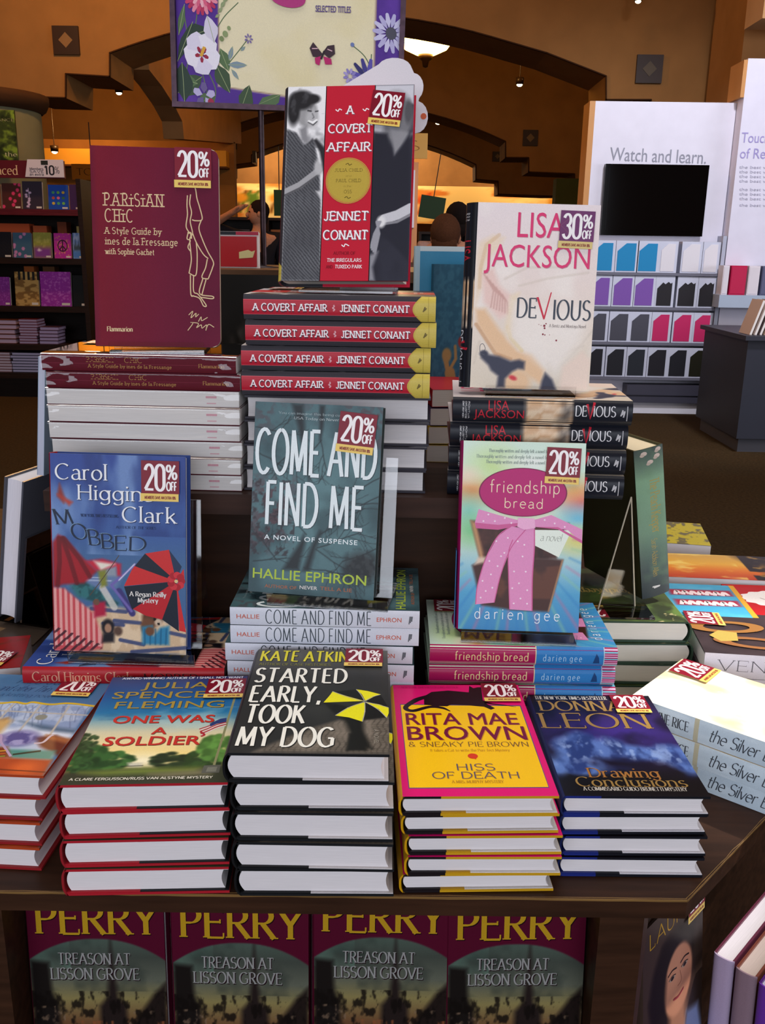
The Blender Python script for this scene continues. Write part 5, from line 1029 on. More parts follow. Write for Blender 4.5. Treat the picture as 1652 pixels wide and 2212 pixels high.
inset(T2-.0005, 1.255, 'upper_riser', [(-.3, 1.60), (.06, 1.60), (.06, 2.0), (-.3, 2.0)]); zt3 = uy(545, 582, 1.57)[2]
inset(zt3-.018, zt3-.0005, 'third_tier', [(-.33, 1.57), (.09, 1.57), (.09, 2.04), (-.33, 2.04)], '6a4a30')
inset(1.25, zt3-.018, 'upper_riser_cap', [(-.3, 1.60), (.06, 1.60), (.06, 2.0), (-.3, 2.0)])

# ================= framed sign on a pole
Ys = 1.75; tl, tr, bl, br = uy(352, -300, Ys), uy(866, -300, Ys), uy(378, 230, Ys), uy(862, 160, Ys)
Ws = .405; ang = 0; M = Matrix.Translation((bl[0]-.004, Ys, bl[2]-.001)) @ Matrix.Rotation(R(1.2), 4, 'Y') @ Matrix.Rotation(R(0), 4, 'Z'); Hs = .408
sg = thing('framed_sign', 'purple framed floral sign with a butterfly on a dark pole', 'sign', M=M)
asg = art_sign(); mb = MB(); mb.box((.008, .004, .008), (Ws-.008, .012, Hs-.008), 'e6dcb8', 'satin_print'); mb.art(asg, lambda u, v, l: np.stack([.008+np.clip(u, 0, 1)*(Ws-.016), .0038-l, .008+np.clip(v, 0, 1)*(Hs-.016)], 1), 'satin_print'); mb.build('poster', sg)
mb = MB(); fr = .009
for a, b in (((0, 0), (Ws, fr)), ((0, Hs-fr), (Ws, Hs)), ((0, fr), (fr, Hs-fr)), ((Ws-fr, fr), (Ws, Hs-fr))): mb.prism([(a[0], a[1]), (b[0], a[1]), (b[0], b[1]), (a[0], b[1])], 1, -.006, .016, '3d2a34', 'metal')
mb.build('frame', sg)
pz = uy(575, 583, Ys)
mb = MB(); mb.tube([(0, 0, 0), (0, 0, -(bl[2]-zt3)+.004)], .0052, '35262a', 'metal'); o = mb.build('pole', sg); o.location = (pz[0]-bl[0]-.001, .006, .002); o.rotation_euler = (0, R(-1.2), 0)
mb = MB(); mb.lathe([(.045, .001), (.045, .004), (.012, .007), (.006, .012)], '2a2024', 'metal'); o = mb.build('pole_base', sg); o.location = (pz[0]-bl[0]-.001-.0057, .006, -(bl[2]-zt3)+.001)

# ================= books at the back of the tiers
b = book('paperback_book', 'red book with a ribbon banner, standing behind the burgundy guide', pose((uy(455, 584, 1.66)[0], 1.66, zt3), 4, 84, 0, .02), .085, .062, .02, front=None, col='e6dcd8', page='efe8e4', hard=False)
mb = MB(); mb.box((.002, .002, .0201), (.081, .0535, .0208), 'a9161d', 'gloss_print'); mb.box((.003, .056, .0201), (.045, .0615, .0207), '17161c', 'gloss_print'); mb.box((.045, .056, .0201), (.084, .0615, .0207), 'a8203c', 'gloss_print'); mb.prism([(.05, .016), (.074, .018), (.078, .03), (.072, .028), (.066, .031), (.05, .027)], 2, .0208, .0213, 'd0c48a', 'gloss_print'); mb.build('red_front', b)
asm = Art(.9, '17140f', 70); asm.noise('5a5652', 3, 5, .58, .75, 7, .7, asm.ellm(.2, .55, .12, .3, .6)); asm.line([(.12, .62), (.2, .52), (.3, .4), (.28, .3)], .03, '6a6662', .6, 6)
bx = uy(478, 720, 1.47)
book('paperback_book', 'black smoky covered book standing between burgundy and red stacks', pose((bx[0], 1.47, T2+.0015), 0, 88, 0, .02), .125, uy(500, 594, 1.5)[2]-T2, .02, front=asm, col='14110e', hard=False, m='satin_print')
abl = Art(.7, '3a93bd', 80); abl.noise('2f86b2', 4, 5, .4, .7, 3, .6); abl.ell(.5, .74, .2, .05, 'c8482c', .4); abl.poly([(.08, .62), (1, .62), (1, .2), (.08, .3)], 'c9a2a8', 3, .5); abl.rect(0, .975, 1, 1, 'cfe0e6').rect(0, 0, .03, 1, 'a9c9d8')
P = uy(893, 828, 1.6)
b = book('picture_book', 'bright blue picture book standing behind the teal picture book', pose((P[0], 1.532, T2+.0015), 3, 86, 0, .012), .2, uy(930, 533, 1.62)[2]-T2, .012, front=abl, col='b9d4df', page='e8e8e6', m='gloss_print')
ate = Art(.62, '2f6480', 110); ate.noise('3f7893', 30, 40, .4, .65, 3, .8).noise('27546e', 4, 6, .45, .7, 8, .6)
ate.ell(.33, .575, .05, .035, 'a02f2c', .2)
for p, w in (([(.14, .5), (.17, .43), (.2, .4)], .05), ([(.2, .4), (.23, .32), (.22, .24)], .11), ([(.19, .22), (.17, .12), (.16, .06)], .035), ([(.25, .22), (.26, .12), (.25, .05)], .035), ([(.2, .42), (.26, .48), (.25, .55)], .03)): ate.line(p, w, 'a98f5a')
ate.ell(.16, .5, .05, .04, 'a98f5a', .2)
for i in range(8): ate.line([(.35, .5-.04*i), (.75, .5-.04*i)], .006, '244f68', .6)
P = uy(932, 806, 1.5)
book('picture_book', 'teal textured picture book with a tan animal and red balloon', pose((P[0], 1.5, T2+.002), 0, 87, 0, .012), .15, uy(950, 573, 1.5)[2]-T2, .012, front=ate, col='2c5c76', page='e0e0dc', m='satin_print')
# flat little stack between the red spine and black spine stacks
x0 = .057
for i, (c, l) in enumerate((('a3232c', 'red spined paperback on top of the gap stack'), ('5b4a6a', 'dull purple paperback second in the gap stack'), ('c2a12a', 'yellow paperback third in the gap stack'), ('b8962a', 'mustard paperback at the bottom of the gap stack'))):
    book('paperback_book', l+' between two tall stacks', pose((x0-.002*i, 1.36, T2+.028*(3-i)), 8-3*i), .11, .17, .027, col=c, hard=False, page='d8cfc4', group='gap stack paperbacks')

# ================= left flank
sp_l = Art(9, 'b8b6ba', 20)
P = uz(15, 1352, .775); M = pose((0, 0, 0), -107, 80)
W, H, T = .15, .225, .034; q = M.to_3x3() @ Vector((W, 0, T*.5)); M.translation = Vector((P[0], P[1], .776))-q+Vector((0, 0, .009)); Mgrey = M.copy()
al = Art(.66, '3a2f2c', 60); al.noise('7a6a5c', 4, 6, .5, .7, 3, .8)
book('hardcover_book', 'thick open edged grey hardcover standing turned away on the left flank', M, W, H, T, col='4b4c55', bcol='2c211d', page='e2dfe6', bulge=.006, edge=[(0, 1, '55565f')])
M = pose((0, 0, 0), -97, 84); q = M.to_3x3() @ Vector((.14, 0, .005)); P = uy(84, 1012, 1.22); M.translation = Vector((P[0]+.002, 1.23, T2))-M.to_3x3() @ Vector((.14, 0, .0))
book('paperback_book', 'thin pale blue book standing edge on beside the burgundy stack', M, .14, .165, .011, col='8fa3b6', page='c3c8da', hard=False)
xl = uy(78, 1400, 1.222)[0]
for i, (c, l, zz, tt) in enumerate((('4a4038', 'dark covered book lying on top at the left flank', .752, .022), ('39322e', 'brown covered book lying under another at the left flank', .7225, .030), ('42454a', 'grey covered book at the bottom of the left flank pile', TZ, .0315))):
    book('hardcover_book', l, pose((xl-.16-.002*i, 1.222, zz), -3+i), .16, .21, tt, col=c, page='b9b5b2', group='left flank pile')
ar = Art(.7, '8a1418', 40); ar.noise('5c3018', 6, 8, .5, .7, 3, .7)
P = uz(44, 1440, .80); M = Matrix.Translation((P[0]-.002, P[1]+.004, TZ)) @ Matrix.Rotation(R(14), 4, 'Z') @ Matrix.Translation((-.12, 0, 0))
b = book('paperback_book', 'thick red covered book with a sticker at the far left', M, .12, .105, .108, front=ar, col='8a1418', hard=False); sticker(b, .70, .32, .12, .105, .108, .043, -20)
Pg = Mgrey @ Vector((0, 0, .034)); easel((Pg[0], Pg[1], Pg[2]), .15, .225, .034, -107, 80, 'clear easel holding the grey hardcover on the left flank', tall=.62, w=.9)

# ================= right wing of the table
apk = art = Art(.68, '3f4a2c', 110); apk.noise('5d7a3a', 4, 5, .45, .7, 3, .8).noise('23281c', 5, 6, .5, .7, 6, .8); apk.ell(.6, .7, .3, .2, '6a8a3e', .6, k=.6); apk.noise('cdbb8a', 16, 22, .68, .76, 9, .9, (apk.v > .85)*1.)
apk.text('The Peach Keeper', .1, .42, .9, .52, 'b09a50', 'serif'); sppk = sp_peach(); Yp = 1.225; ztp = .824; n = 4; thp = (ztp-TZ)/n
for i in range(n):
    P = uy(1488+(i % 2)*4, 1350+40*i, Yp); P = (P[0]-.002, Yp, TZ+thp*(n-1-i)); lab = 'olive green hardcover, %s of the stack under the green spined book' % ORD[i]
    if i == 0:
        src = book('hardcover_book', lab, tops_out(P, .225, 181), .16, .225, thp, front=apk, spine=sppk, col='2f4034', scol='34483a', edge=[(0, 1, '31463a')], page='dcd6cc', bulge=.007, group='olive green hardcovers'); sticker(src, .83, .86, .16, .225, thp, .044)
    else: dup(src, tops_out(P, .225, 180+(i % 2)*2), lab, drop=('discount_sticker',))
P = uz(1385, 1300, ztp+.004); M = pose((P[0]+.001, P[1], ztp+.008), 112, 80); M.translation += M.to_3x3() @ Vector((0, 0, 0))
W, H, T = .155, .232, .05
M.translation += Vector((0, 0, T*math.cos(R(84))))*0
book('hardcover_book', 'green spined hardcover standing turned to the right above olive books', M, W, H, T, front=apk, spine=sppk, col='3a3d26', scol='31443a', bcol='35321f', page='e8dcbc', bulge=.003)
E0 = uz(1285, 1320, ztp); t_ = thing('acrylic_easel', 'clear triangular easel side in front of the green spined hardcover', 'book stand', (E0[0], E0[1], ztp), group='clear acrylic book easels')
a_ = np.array(uz(1378, 1302, ztp+.0035))-np.array([E0[0], E0[1], ztp]); a_ = np.array([a_[0], a_[1], .0]); hh = .17
mb = MB(); tri = [(.004, 0, .003), (a_[0]-.008, a_[1]-.012, .003), (a_[0]-.028, a_[1]-.012, hh)]; nn = np.array([-a_[1], a_[0], 0]); nn = nn/np.linalg.norm(nn)*.003; v = np.array(tri); v = np.vstack([v, v+nn]); mb.add(v, [(0, 1, 2), (5, 4, 3), (0, 3, 4, 1), (1, 4, 5, 2), (2, 5, 3, 0)], (1, 1, 1), 'acrylic'); mb.build('side_panel', t_)
mb = MB(); mb.tube([tri[0], tri[2]], .0012, 'a9a08c', 'plastic', 6); mb.tube([tri[1], tri[2]], .0012, 'a9a08c', 'plastic', 6); mb.build('polished_edge', t_)
mb = MB(); mb.box((-.002, -.03, 0), (a_[0]+.01, .03, .003), 'ffffff', 'acrylic'); mb.build('base', t_)
# pale seaside novels turned to the right
asi, spsi = art_silver(), sp_silver(); zs = .787; n = 3; ths = (zs-TZ)/n
A = uz(1421, 1551, zs); B = uz(1652, 1634, zs); yw = math.degrees(math.atan2(B[1]-A[1], B[0]-A[0])); d = (B-A)/np.linalg.norm(B-A)
nrm_ = np.array([-d[1], d[0], 0]); PL = A-d*.052+nrm_*.034
for i in range(n):
    z = TZ+ths*(n-1-i); P = PL+np.array([.002*i, -.003*(i % 2), 0]); P = (P[0], P[1], z); lab = 'pale blue spined seaside novel, %s of three at the table corner' % ('topmost with a cream cover', 'middle', 'lowest')[i]
    if i == 0: src = book('hardcover_book', lab, spine_out(P, .235, yw), .15, .235, ths, front=asi, spine=spsi, col='d9d2c2', scol='b9cad6', edge=[(0, 1, 'cfc8b8')], bulge=.001, m='satin_print', group='pale seaside novels'); sticker(src, .82, .87, .15, .235, ths, .05)
    else: dup(src, spine_out(P, .235, yw+(i-1)*1.5), lab, drop=('discount_sticker',))
def pile(name, labs, px, py, z, yaw, W, H, n, art, spine, col, scol, group, orient='spine', **k):
    """a pile whose top cover has its lower left corner at the pixel's place on height z"""
    P = uz(px, py, z); th = (z-TZ)/n; src = None
    for i in range(n):
        zz = TZ+th*(n-1-i); M = spine_out((P[0], P[1], zz), H, yaw+i*.6) if orient == 'spine' else pose((P[0], P[1], zz), yaw+i*.6)
        lab = '%s, %s of its pile' % (labs, ORD[i])
        if i == 0: src = book(name, lab, M, W, H, th, front=art, spine=spine, col=col, scol=scol, group=group, **k); first = src
        else: dup(src, M, lab, group, drop=('discount_sticker',))
    return first
ado = Art(.7, '3a2f33', 90); ado.noise('2a2226', 4, 4, .4, .7, 3, .7)
spw = Art(7, 'd2ced8', 20); spw.text('VENT ROA', .08, .3, .8, .75, '5b5a62', 'serif', stem=.09)
# brown cover with wooden handles: turned so that its head is to the left
b = pile('hardcover_book', 'brown hardcover with wooden handles and white spine', 1523, 1408, .80, -6, .155, .24, 3, ado, spw, '352a2e', 'cfcbd6', 'dark brown hardcovers with white spines', bulge=.001)
mb = MB(); woo = '8f6232'
f = [c for c in b.children if c.name.startswith('front_cover')][0]
# painted handles belong to the printed front
ado2 = MB()
def ring_(cx, cy, rx, ry, w, c, rot=0):
    n_ = 30; V = []
    for k_ in (1, 1-w):
        for i in range(n_):
            x, y = rx*k_*math.cos(2*PI*i/n_), ry*k_*math.sin(2*PI*i/n_); V.append((cx+x*math.cos(rot)-y*math.sin(rot), cy+x*math.sin(rot)+y*math.cos(rot), .0001))
    ado2.add(V, [(i, (i+1) % n_, n_+(i+1) % n_, n_+i) for i in range(n_)], lin(hx(c)), 'satin_print')
ring_(.095, .19, .022, .055, .38, woo, .1); ring_(.04, .16, .02, .06, .4, '8a5a34', -.1); ado2.add([(.045, .185, .00015), (.075, .18, .00015), (.08, .205, .00015), (.06, .222, .00015), (.04, .21, .00015)], [(0, 1, 2, 3, 4)], lin(hx('a8934a')), 'satin_print')
o = ado2.build('handle_print', f); o.location = (0, 0, (.80-TZ)/3+.0004)
sticker(b, .8, .9, .155, .24, (.80-TZ)/3, .05)
ac = Art(.68, '3f9fc8', 60); ac.noise('5fb6d8', 4, 5, .4, .7, 3, .6)
for y in (.62, .3): ac.poly([(.1, y), (.9, y+.02), (.9, y+.2), (.1, y+.18)], 'a82840', 2)
for y in (.64, .32):
    for i in range(7): ac.stroke([(.16+.1*i, y), (.2+.1*i, y+.12), (.24+.1*i, y+.02)], .035, 'f0dce0')
ac.rect(.93, 0, 1, 1, 'd9a030')
pile('paperback_book', 'sky blue paperback with red lettering and yellow edge', 1458, 1326, .80, -4, .125, .14, 4, ac, None, '3f9fc8', '3a8fb8', 'sky blue paperbacks', 'foot', hard=False)
ard = Art(.8, 'b8141c', 60); pw = [(.5+.40*(1+.05*math.cos(14*t))*math.cos(t), .58+.24*(1+.05*math.cos(14*t))*math.sin(t)) for t in np.linspace(0, 2*PI, 85)[:-1]]; ard.shape(pw, 'f0ecea'); ard.stroke([(.3, .6), (.35, .55), (.38, .63), (.43, .56), (.48, .62), (.52, .57), (.57, .63), (.62, .57), (.7, .61)], .012, '9a8f90'); ard.shape([(.8, .12), (.95, .1), (1, .2), (.9, .24)], '201418')
P = uz(1612, 1330, .798)
pile('paperback_book', 'bright red book with a scalloped white label', 1618, 1334, .795, -3, .15, .15, 3, ard, None, 'a8141c', '8a1018', 'bright red books', 'foot', hard=False)
afl = Art(1.35, 'c8551c', 90); afl.grad([(0, 'b8381a'), (.35, 'd9761c'), (.6, 'e0a83a'), (1, 'c89a4a')]).noise('ecd070', 6, 6, .5, .68, 3, .8, (afl.u < .55)*1.).noise('1c1618', 4, 3, .45, .55, 7, 1., (afl.u > .6)*1.); afl.poly([(.78, 0), (1, 0), (1, 1), (.6, 1), (.72, .5)], '1f1a1e', 8); afl.noise('a8823a', 9, 9, .6, .7, 9, .9, (afl.u > .65)*1.)
pile('picture_book', 'flame orange picture book with dark right side', 1441, 1244, .80, -4, .25, .13, 3, afl, None, 'b8481c', '3a2018', 'flame orange picture books', 'foot', hard=False)
ay = Art(.8, 'b8a81c', 60); ay.noise('5a5440', 8, 8, .52, .6, 3, .9)
pile('paperback_book', 'mustard yellow book with dark flower print', 1418, 1170, .80, -10, .10, .15, 4, ay, None, '2c2a38', '2c2a38', 'mustard yellow books', 'foot', hard=False)

# ================= faced out under the table top
aper = art_perry(); src = None
for i, (x0, y0, ya, le, ds) in enumerate(((52, 2060, .836, 86, 'leftmost, beside the left post'), (366, 2060, .836, 86, 'second from the left'), (676, 2060, .838, 86, 'third from the left'), (976, 2060, .836, 86, 'rightmost, beside the right post'))):
    P = uy(x0, y0, ya); zz = .3925+(0, .0, .010, .004)[i]; M = pose((P[0], ya, zz), (1, 0, 0, 1.5)[i], le, (0, 0, 0, .8)[i], .03); lab = 'maroon street scene hardcover under the table top, %s' % ds
    if src is None: src = book('hardcover_book', lab, M, .1525, .245, .03, front=aper, col='4d0a24', scol='4a0a22', group='maroon street scene hardcovers')
    else: dup(src, M, lab)
# flank below: portrait book and purple books along the slanted side
dv = Vector((math.cos(R(47)), math.sin(R(47)), 0)); s0 = np.array([.325, .80]); dd = np.array([dv.x, dv.y]); nn = np.array([dd[1], -dd[0]])
apo = Cover(.66, '3a2c26', [(1385, 1905), (1560, 1880), (1395, 2330), (1540, 2330)], 110)
apo.mix(np.clip((apo.u-.62)*3, 0, 1)*.7, '221814')
apo.ell(.46, .58, .36, .26, '120c0a', .12); apo.poly([(.1, .6), (.2, .4), (.3, .25), (.62, .3), (.3, .62)], '120c0a', 6); apo.poly([(.42, .42), (.7, .42), (.72, .2), (.4, .2)], '9a6a52', 6)
apo.ell(.57, .56, .24, .185, 'b57d62', .07, -8); apo.ell(.70, .53, .10, .13, '9c6650', .6, k=.5); apo.poly([(.3, .74), (.5, .77), (.7, .755), (.84, .66), (.86, .78), (.6, .86), (.3, .82)], '120c0a', 5); apo.poly([(.3, .78), (.36, .62), (.33, .45), (.24, .45), (.2, .7)], '120c0a', 5)
apo.poly([(.08, .0), (.16, .24), (.38, .32), (.5, .1), (.56, 0)], '6f779c', 4); apo.poly([(.56, 0), (.6, .1), (.72, .33), (.92, .3), (1, .12), (1, 0)], '7f8cb8', 4); apo.poly([(.42, .3), (.7, .3), (.58, .08)], '9a6a52', 4)
for x, y in ((.47, .60), (.68, .605)):
    apo.disc(x, y, .05, .0115, '9a8274', 16).disc(x, y, .028, .0105, '1f120f', 14).stroke([(x-.06, y+.004), (x, y+.014), (x+.06, y+.004)], .005, '1c0e0c').stroke([(x-.075, y+.032), (x, y+.043), (x+.075, y+.033)], .009, '20120e')
apo.stroke([(.6, .6), (.625, .545), (.6, .53), (.56, .528)], .005, '8a5642'); apo.stroke([(.49, .478), (.57, .468), (.66, .482)], .014, '8f3438').stroke([(.48, .480), (.57, .474), (.67, .484)], .003, '3a1418')
apo.text('LAURA', .1, .875, .8, .955, 'b48a24', 'flare')
P = s0+dd*.045-nn*.080; b = book('hardcover_book', 'hardcover with a dark haired portrait on the slanted side below the top', Matrix.Translation((P[0], P[1], .312)) @ pose((0, 0, 0), 47, 84, 0, .0), .155, .262, .03, front=apo, col='3a2c26', page='cfc9c8'); sticker(b, .86, .9, .155, .262, .03, .045)
tpart(MB().box((0, 0, 0), (.001, .001, .001), WD, 'dark_wood'), 'shelf_pin') if 0 else None
mb = MB()
p = [s0+dd*.02-nn*.138, s0+dd*.02-nn*.072, s0+dd*.24-nn*.072, s0+dd*.24-nn*.138]; mb.prism([tuple(q_) for q_ in p], 2, .293, .307, WD, 'dark_wood'); tpart(mb, 'side_shelf'); mb = MB(); p = [s0+dd*.12-nn*.074, s0+dd*.12+nn*.06, s0+dd*.5+nn*.06, s0+dd*.5-nn*.074]; mb.prism([tuple(q_) for q_ in p], 2, .235, .249, WD, 'dark_wood'); tpart(mb, 'side_shelf')
apu = Art(.75, '4a1f6a', 70); apu.noise('7a3a98', 3, 4, .45, .7, 3, .8).noise('2c1040', 4, 5, .5, .7, 7, .7).line([(.15, 0), (.35, 1)], .03, 'b05a8a', .7, 4)
for i, (dx, nx_, c, pc) in enumerate(((.20, -.044, '5a2a3c', 'd0cad4'), (.195, -.013, '6a3a30', 'b8a8a4'), (.19, .018, '4a1f6a', 'b9b4cc'))):
    P = s0+dd*dx+nn*nx_; M = Matrix.Translation((P[0], P[1], .255)) @ pose((0, 0, 0), 47, 88, 0, 0); book('hardcover_book', ('maroon lined book with white page tops behind the portrait book', 'brown lined book in the middle of the slanted side row', 'purple covered book at the front of the slanted side row')[i], M, .19, (.215, .215, .215)[i], .028, front=apu if i == 2 else None, col=c, scol=('a998b4', '87707c', '6a34a0')[i], page=pc, hard=True)
# ================= the room
FL = '3a2d1c'; TAN = '8e663c'
mat('carpet', rough=.95, spec=.05, noise=(.7, 1.3), nscale=60)
struct(MB().box((-9, -4, -.1), (9, 31, 0), FL, 'carpet'), 'floor')
struct(MB().box((-9, -4, 4.75), (9, 31, 4.9), '8a6038', 'plaster'), 'ceiling')
struct(MB().box((-9.2, -4, 0), (-9, 31, 4.9), TAN, 'plaster'), 'wall_left')
struct(MB().box((9, -4, 0), (9.2, 31, 4.9), TAN, 'plaster'), 'wall_right')
struct(MB().box((-9, 31, 0), (9, 31.2, 4.9), TAN, 'plaster'), 'wall_back')
mb = MB()   # shop front behind the camera, with a wide window
for a, b in (((-9, 0), (-4.2, 4.9)), ((4.2, 0), (9, 4.9)), ((-4.2, 0), (4.2, .55)), ((-4.2, 3.2), (4.2, 4.9))): mb.box((a[0], -4.2, a[1]), (b[0], -4, b[1]), TAN, 'plaster')
struct(mb, 'wall_front')
mb = MB()
for x in (-4.2, -1.43, 1.37, 4.13): mb.box((x, -4.1, .55), (x+.07, -4.0, 3.2), '2a2622', 'plastic')
mb.box((-4.2, -4.1, .55), (4.2, -4.0, .62), '2a2622', 'plastic'); mb.box((-4.2, -4.1, 3.13), (4.2, -4.0, 3.2), '2a2622', 'plastic'); struct(mb, 'window_1')
def outline(pts, Y): return [(uy(x, y, Y)[0], uy(x, y, Y)[2]) for x, y in pts]
def arc(p0, pm, p1, n=14):
    """points on the parabola through three pixels"""
    A = np.array([[p[0]**2, p[0], 1] for p in (p0, pm, p1)], float); c = np.linalg.solve(A, np.array([p0[1], pm[1], p1[1]], float))
    return [(x, c[0]*x*x+c[1]*x+c[2]) for x in np.linspace(p0[0], p1[0], n)]
def portal(name, trim, Y, th, pts, ztop=4.75, close=()):
    o = outline(pts, Y); poly = o+[(o[-1][0], ztop), (o[0][0], ztop)]
    struct(MB().prism(poly, 1, Y, Y+th, TAN, 'plaster'), name)
    mb = MB(); w = .0016*Y/2
    for (xa, za), (xb, zb) in zip(o[:-1], o[1:]):
        d = np.array([xb-xa, zb-za]); L = np.hypot(*d)
        if L < 1e-4: continue
        d = d/L; n = np.array([-d[1], d[0]])*w; a = np.array([xa, za])-d*w*.4; b = np.array([xb, zb])+d*w*.4; q = [a-n*.35, b-n*.35, b+n, a+n]
        mb.prism([tuple(x) for x in q], 1, Y-.02, Y+.012, '3c2414', 'plaster')
    struct(mb, trim)
p1 = arc((-260, 330), (-120, 215), (52, 208), 8)[:-1]+[(52, 209), (143, 212), (143, 160), (238, 166)]+[(238, 115)]+arc((238, 114.9), (600, 32), (1060, 80), 22)[1:-1]+[(1060, 80), (1180, 115), (1308, 165), (1308, 216), (1405, 216), (1405, 264), (1560, 266), (1560, 600), (2300, 600)]
portal('wall_arch_front', 'trim_1', 10., .85, p1)
p2 = [(-500, 345), (380, 345), (380, 331), (424, 331), (424, 308), (480, 308), (480, 281)]+arc((480, 280.9), (785, 226), (1091, 306), 20)[1:-1]+[(1091, 306), (1091, 341), (1141, 341), (1141, 372), (1240, 376), (1240, 470), (2000, 470)]
portal('wall_arch_middle', 'trim_2', 17., .9, p2)
p3 = [(-200, 395), (430, 395), (430, 380), (499, 380), (499, 358), (544, 352), (544, 335)]+arc((544, 334.9), (785, 290), (1027, 356), 18)[1:-1]+[(1027, 356), (1027, 388), (1075, 392), (1075, 420), (1180, 424), (1900, 424)]
portal('wall_arch_far', 'trim_3', 23., .9, p3)
# low wall of the left aisle between the first two arches
q = lambda x, y, Y: (Y, uy(x, y, Y)[2])
P = [(10.85, 4.75), (10.85, q(275, 150, 10.85)[1]), (11.4, q(305, 185, 11.4)[1]), (12.0, q(330, 228, 12.)[1]), (12.4, q(347, 262, 12.4)[1]), (12.45, q(350, 300, 12.45)[1]), (17, q(470, 310, 17)[1]), (17, 4.75)]
mb = MB(); mb.prism(P, 0, -2.98, -2.72, 'b08050', 'plaster'); struct(mb, 'wall_aisle')
mb = MB(); mb.box((-9, 16.2, 0), (-2.72, 16.4, 3.0), 'a0703c', 'plaster'); struct(mb, 'wall_aisle_end')
# pier and bulkhead on the right
x0 = uy(1562, 60, 9.6)[0]; mb = MB(); mb.box((x0, 9.0, 0), (x0+.5, 9.9, 4.75), 'a87a4c', 'plaster'); struct(mb, 'pillar_right')
x1 = uy(1612, 20, 8.6)[0]; mb = MB(); mb.box((x1, 8.2, uy(1620, 52, 8.4)[2]), (x1+2.5, 8.6, 4.75), 'c09468', 'plaster'); struct(mb, 'beam_right')
# square wall tiles with a diamond
def tile(px, py, s, Y, lab, dm='6a5434', yaw=0):
    P = uy(px, py, Y); h = s/2*Y/FPX*1.02
    r = thing('wall_tile', lab, 'tile', (P[0], Y-.021, P[2]), group='square dark wall tiles with a diamond'); r.rotation_euler = (0, 0, R(yaw))
    MB().box((-h, -.012, -h), (h, .02, h), '2a160c', 'lacquer').build('tile', r)
    k = h*.55; MB().prism([(-k, 0), (0, -k), (k, 0), (0, k)], 1, -.018, -.012, dm, 'lacquer').build('diamond', r)
tile(144, 88, 50, 10., 'dark square tile with a tan diamond, upper left on the front arch', '7a5c3c'); tile(1401, 150, 50, 10., 'dark square tile above the white display wall', '4a3c28')
tile(424, 265, 29, 17., 'dark square tile on the middle arch left of the sign pole'); tile(1145, 298, 29, 17., 'dark square tile on the middle arch right of the standing couple book')
tile(501, 311, 20, 23., 'small dark tile on the far arch left of the pole'); tile(1074, 338, 18, 23., 'small dark tile on the far arch right')
for i, (px, py, w, h, Y) in enumerate(((357, 257, 7, 32, 12.9), (548, 339, 7, 22, 22.9), (1074, 342, 0, 0, 22))):
    if w:
        A = uy(px, py, Y); mb = MB(); mb.box((A[0]-.02, Y-.1, A[2]-h/2*Y/FPX), (A[0]+w*Y/FPX*.8, Y-.02, A[2]+h/2*Y/FPX), '2a160c', 'lacquer'); tag(mb.build('wall_tile'), ('narrow dark tile seen edge on beside the left aisle arch', 'narrow dark tile seen edge on at the far arch')[i], 'tile')
# pendant bowl lamp
mat('lamp_glow', rough=.4, colour='ffd98a', emit='ffc45a', estr=16.)
P = uy(920, 84, 12.5); lamp = thing('pendant_lamp', 'glowing amber bowl pendant lamp hanging under the arch', 'lamp', tuple(P))
k = 12.5/FPX; MB().lathe([(.004, -30*k), (20*k, -28*k), (42*k, -18*k), (57*k, 2*k), (62*k, 24*k), (60*k, 25*k), (54*k, 4*k), (38*k, -14*k), (.004, -24*k)], 'ffd98a', 'lamp_glow', 40).build('bowl', lamp)
MB().lathe([(.003, -52*k), (5*k, -50*k), (7*k, -40*k), (13*k, -36*k), (15*k, -28*k), (.003, -27*k)], '3a2410', 'plastic', 20).build('finial', lamp)
mb = MB(); mb.tube([(0, 0, 0-24*k), (0, 0, 4.75-P[2])], .02, '3a2410'); mb.build('stem', lamp)
# little ceiling spotlights
mat('spot_glow', rough=.4, colour='fff0d0', emit='ffe0a8', estr=14.)
for i, (px, py, Y, lab) in enumerate(((257, 201, 12.2, 'small lit spotlight under the left aisle soffit'), (1378, 3, 9.6, 'small lit spotlight at the top edge over the white display'), (1122, 183, 14., 'small lit spotlight right of the pendant lamp'), (946, 265, 19., 'small lit spotlight under the middle arch'), (118, 328, 15.5, 'small lit spotlight in the left aisle'))):
    P = uy(px, py, Y); r = thing('ceiling_spotlight', lab, 'spotlight', tuple(P), group='small ceiling spotlights')
    mb = MB(); mb.lathe([(.03*Y/12, .03), (.045*Y/12, 0), (.05*Y/12, .09), (.02, .1)], '3a2818', 'plastic', 16); mb.tube([(0, 0, .09), (0, 0, min(4.75-P[2], 1.6 if Y > 10 else 4.75-P[2]))], .008, '3a2818'); mb.build('housing', r)
    MB().ball((0, 0, 0), (.034*Y/12, .034*Y/12, .022*Y/12), 'fff0d0', 'spot_glow').build('bulb', r)

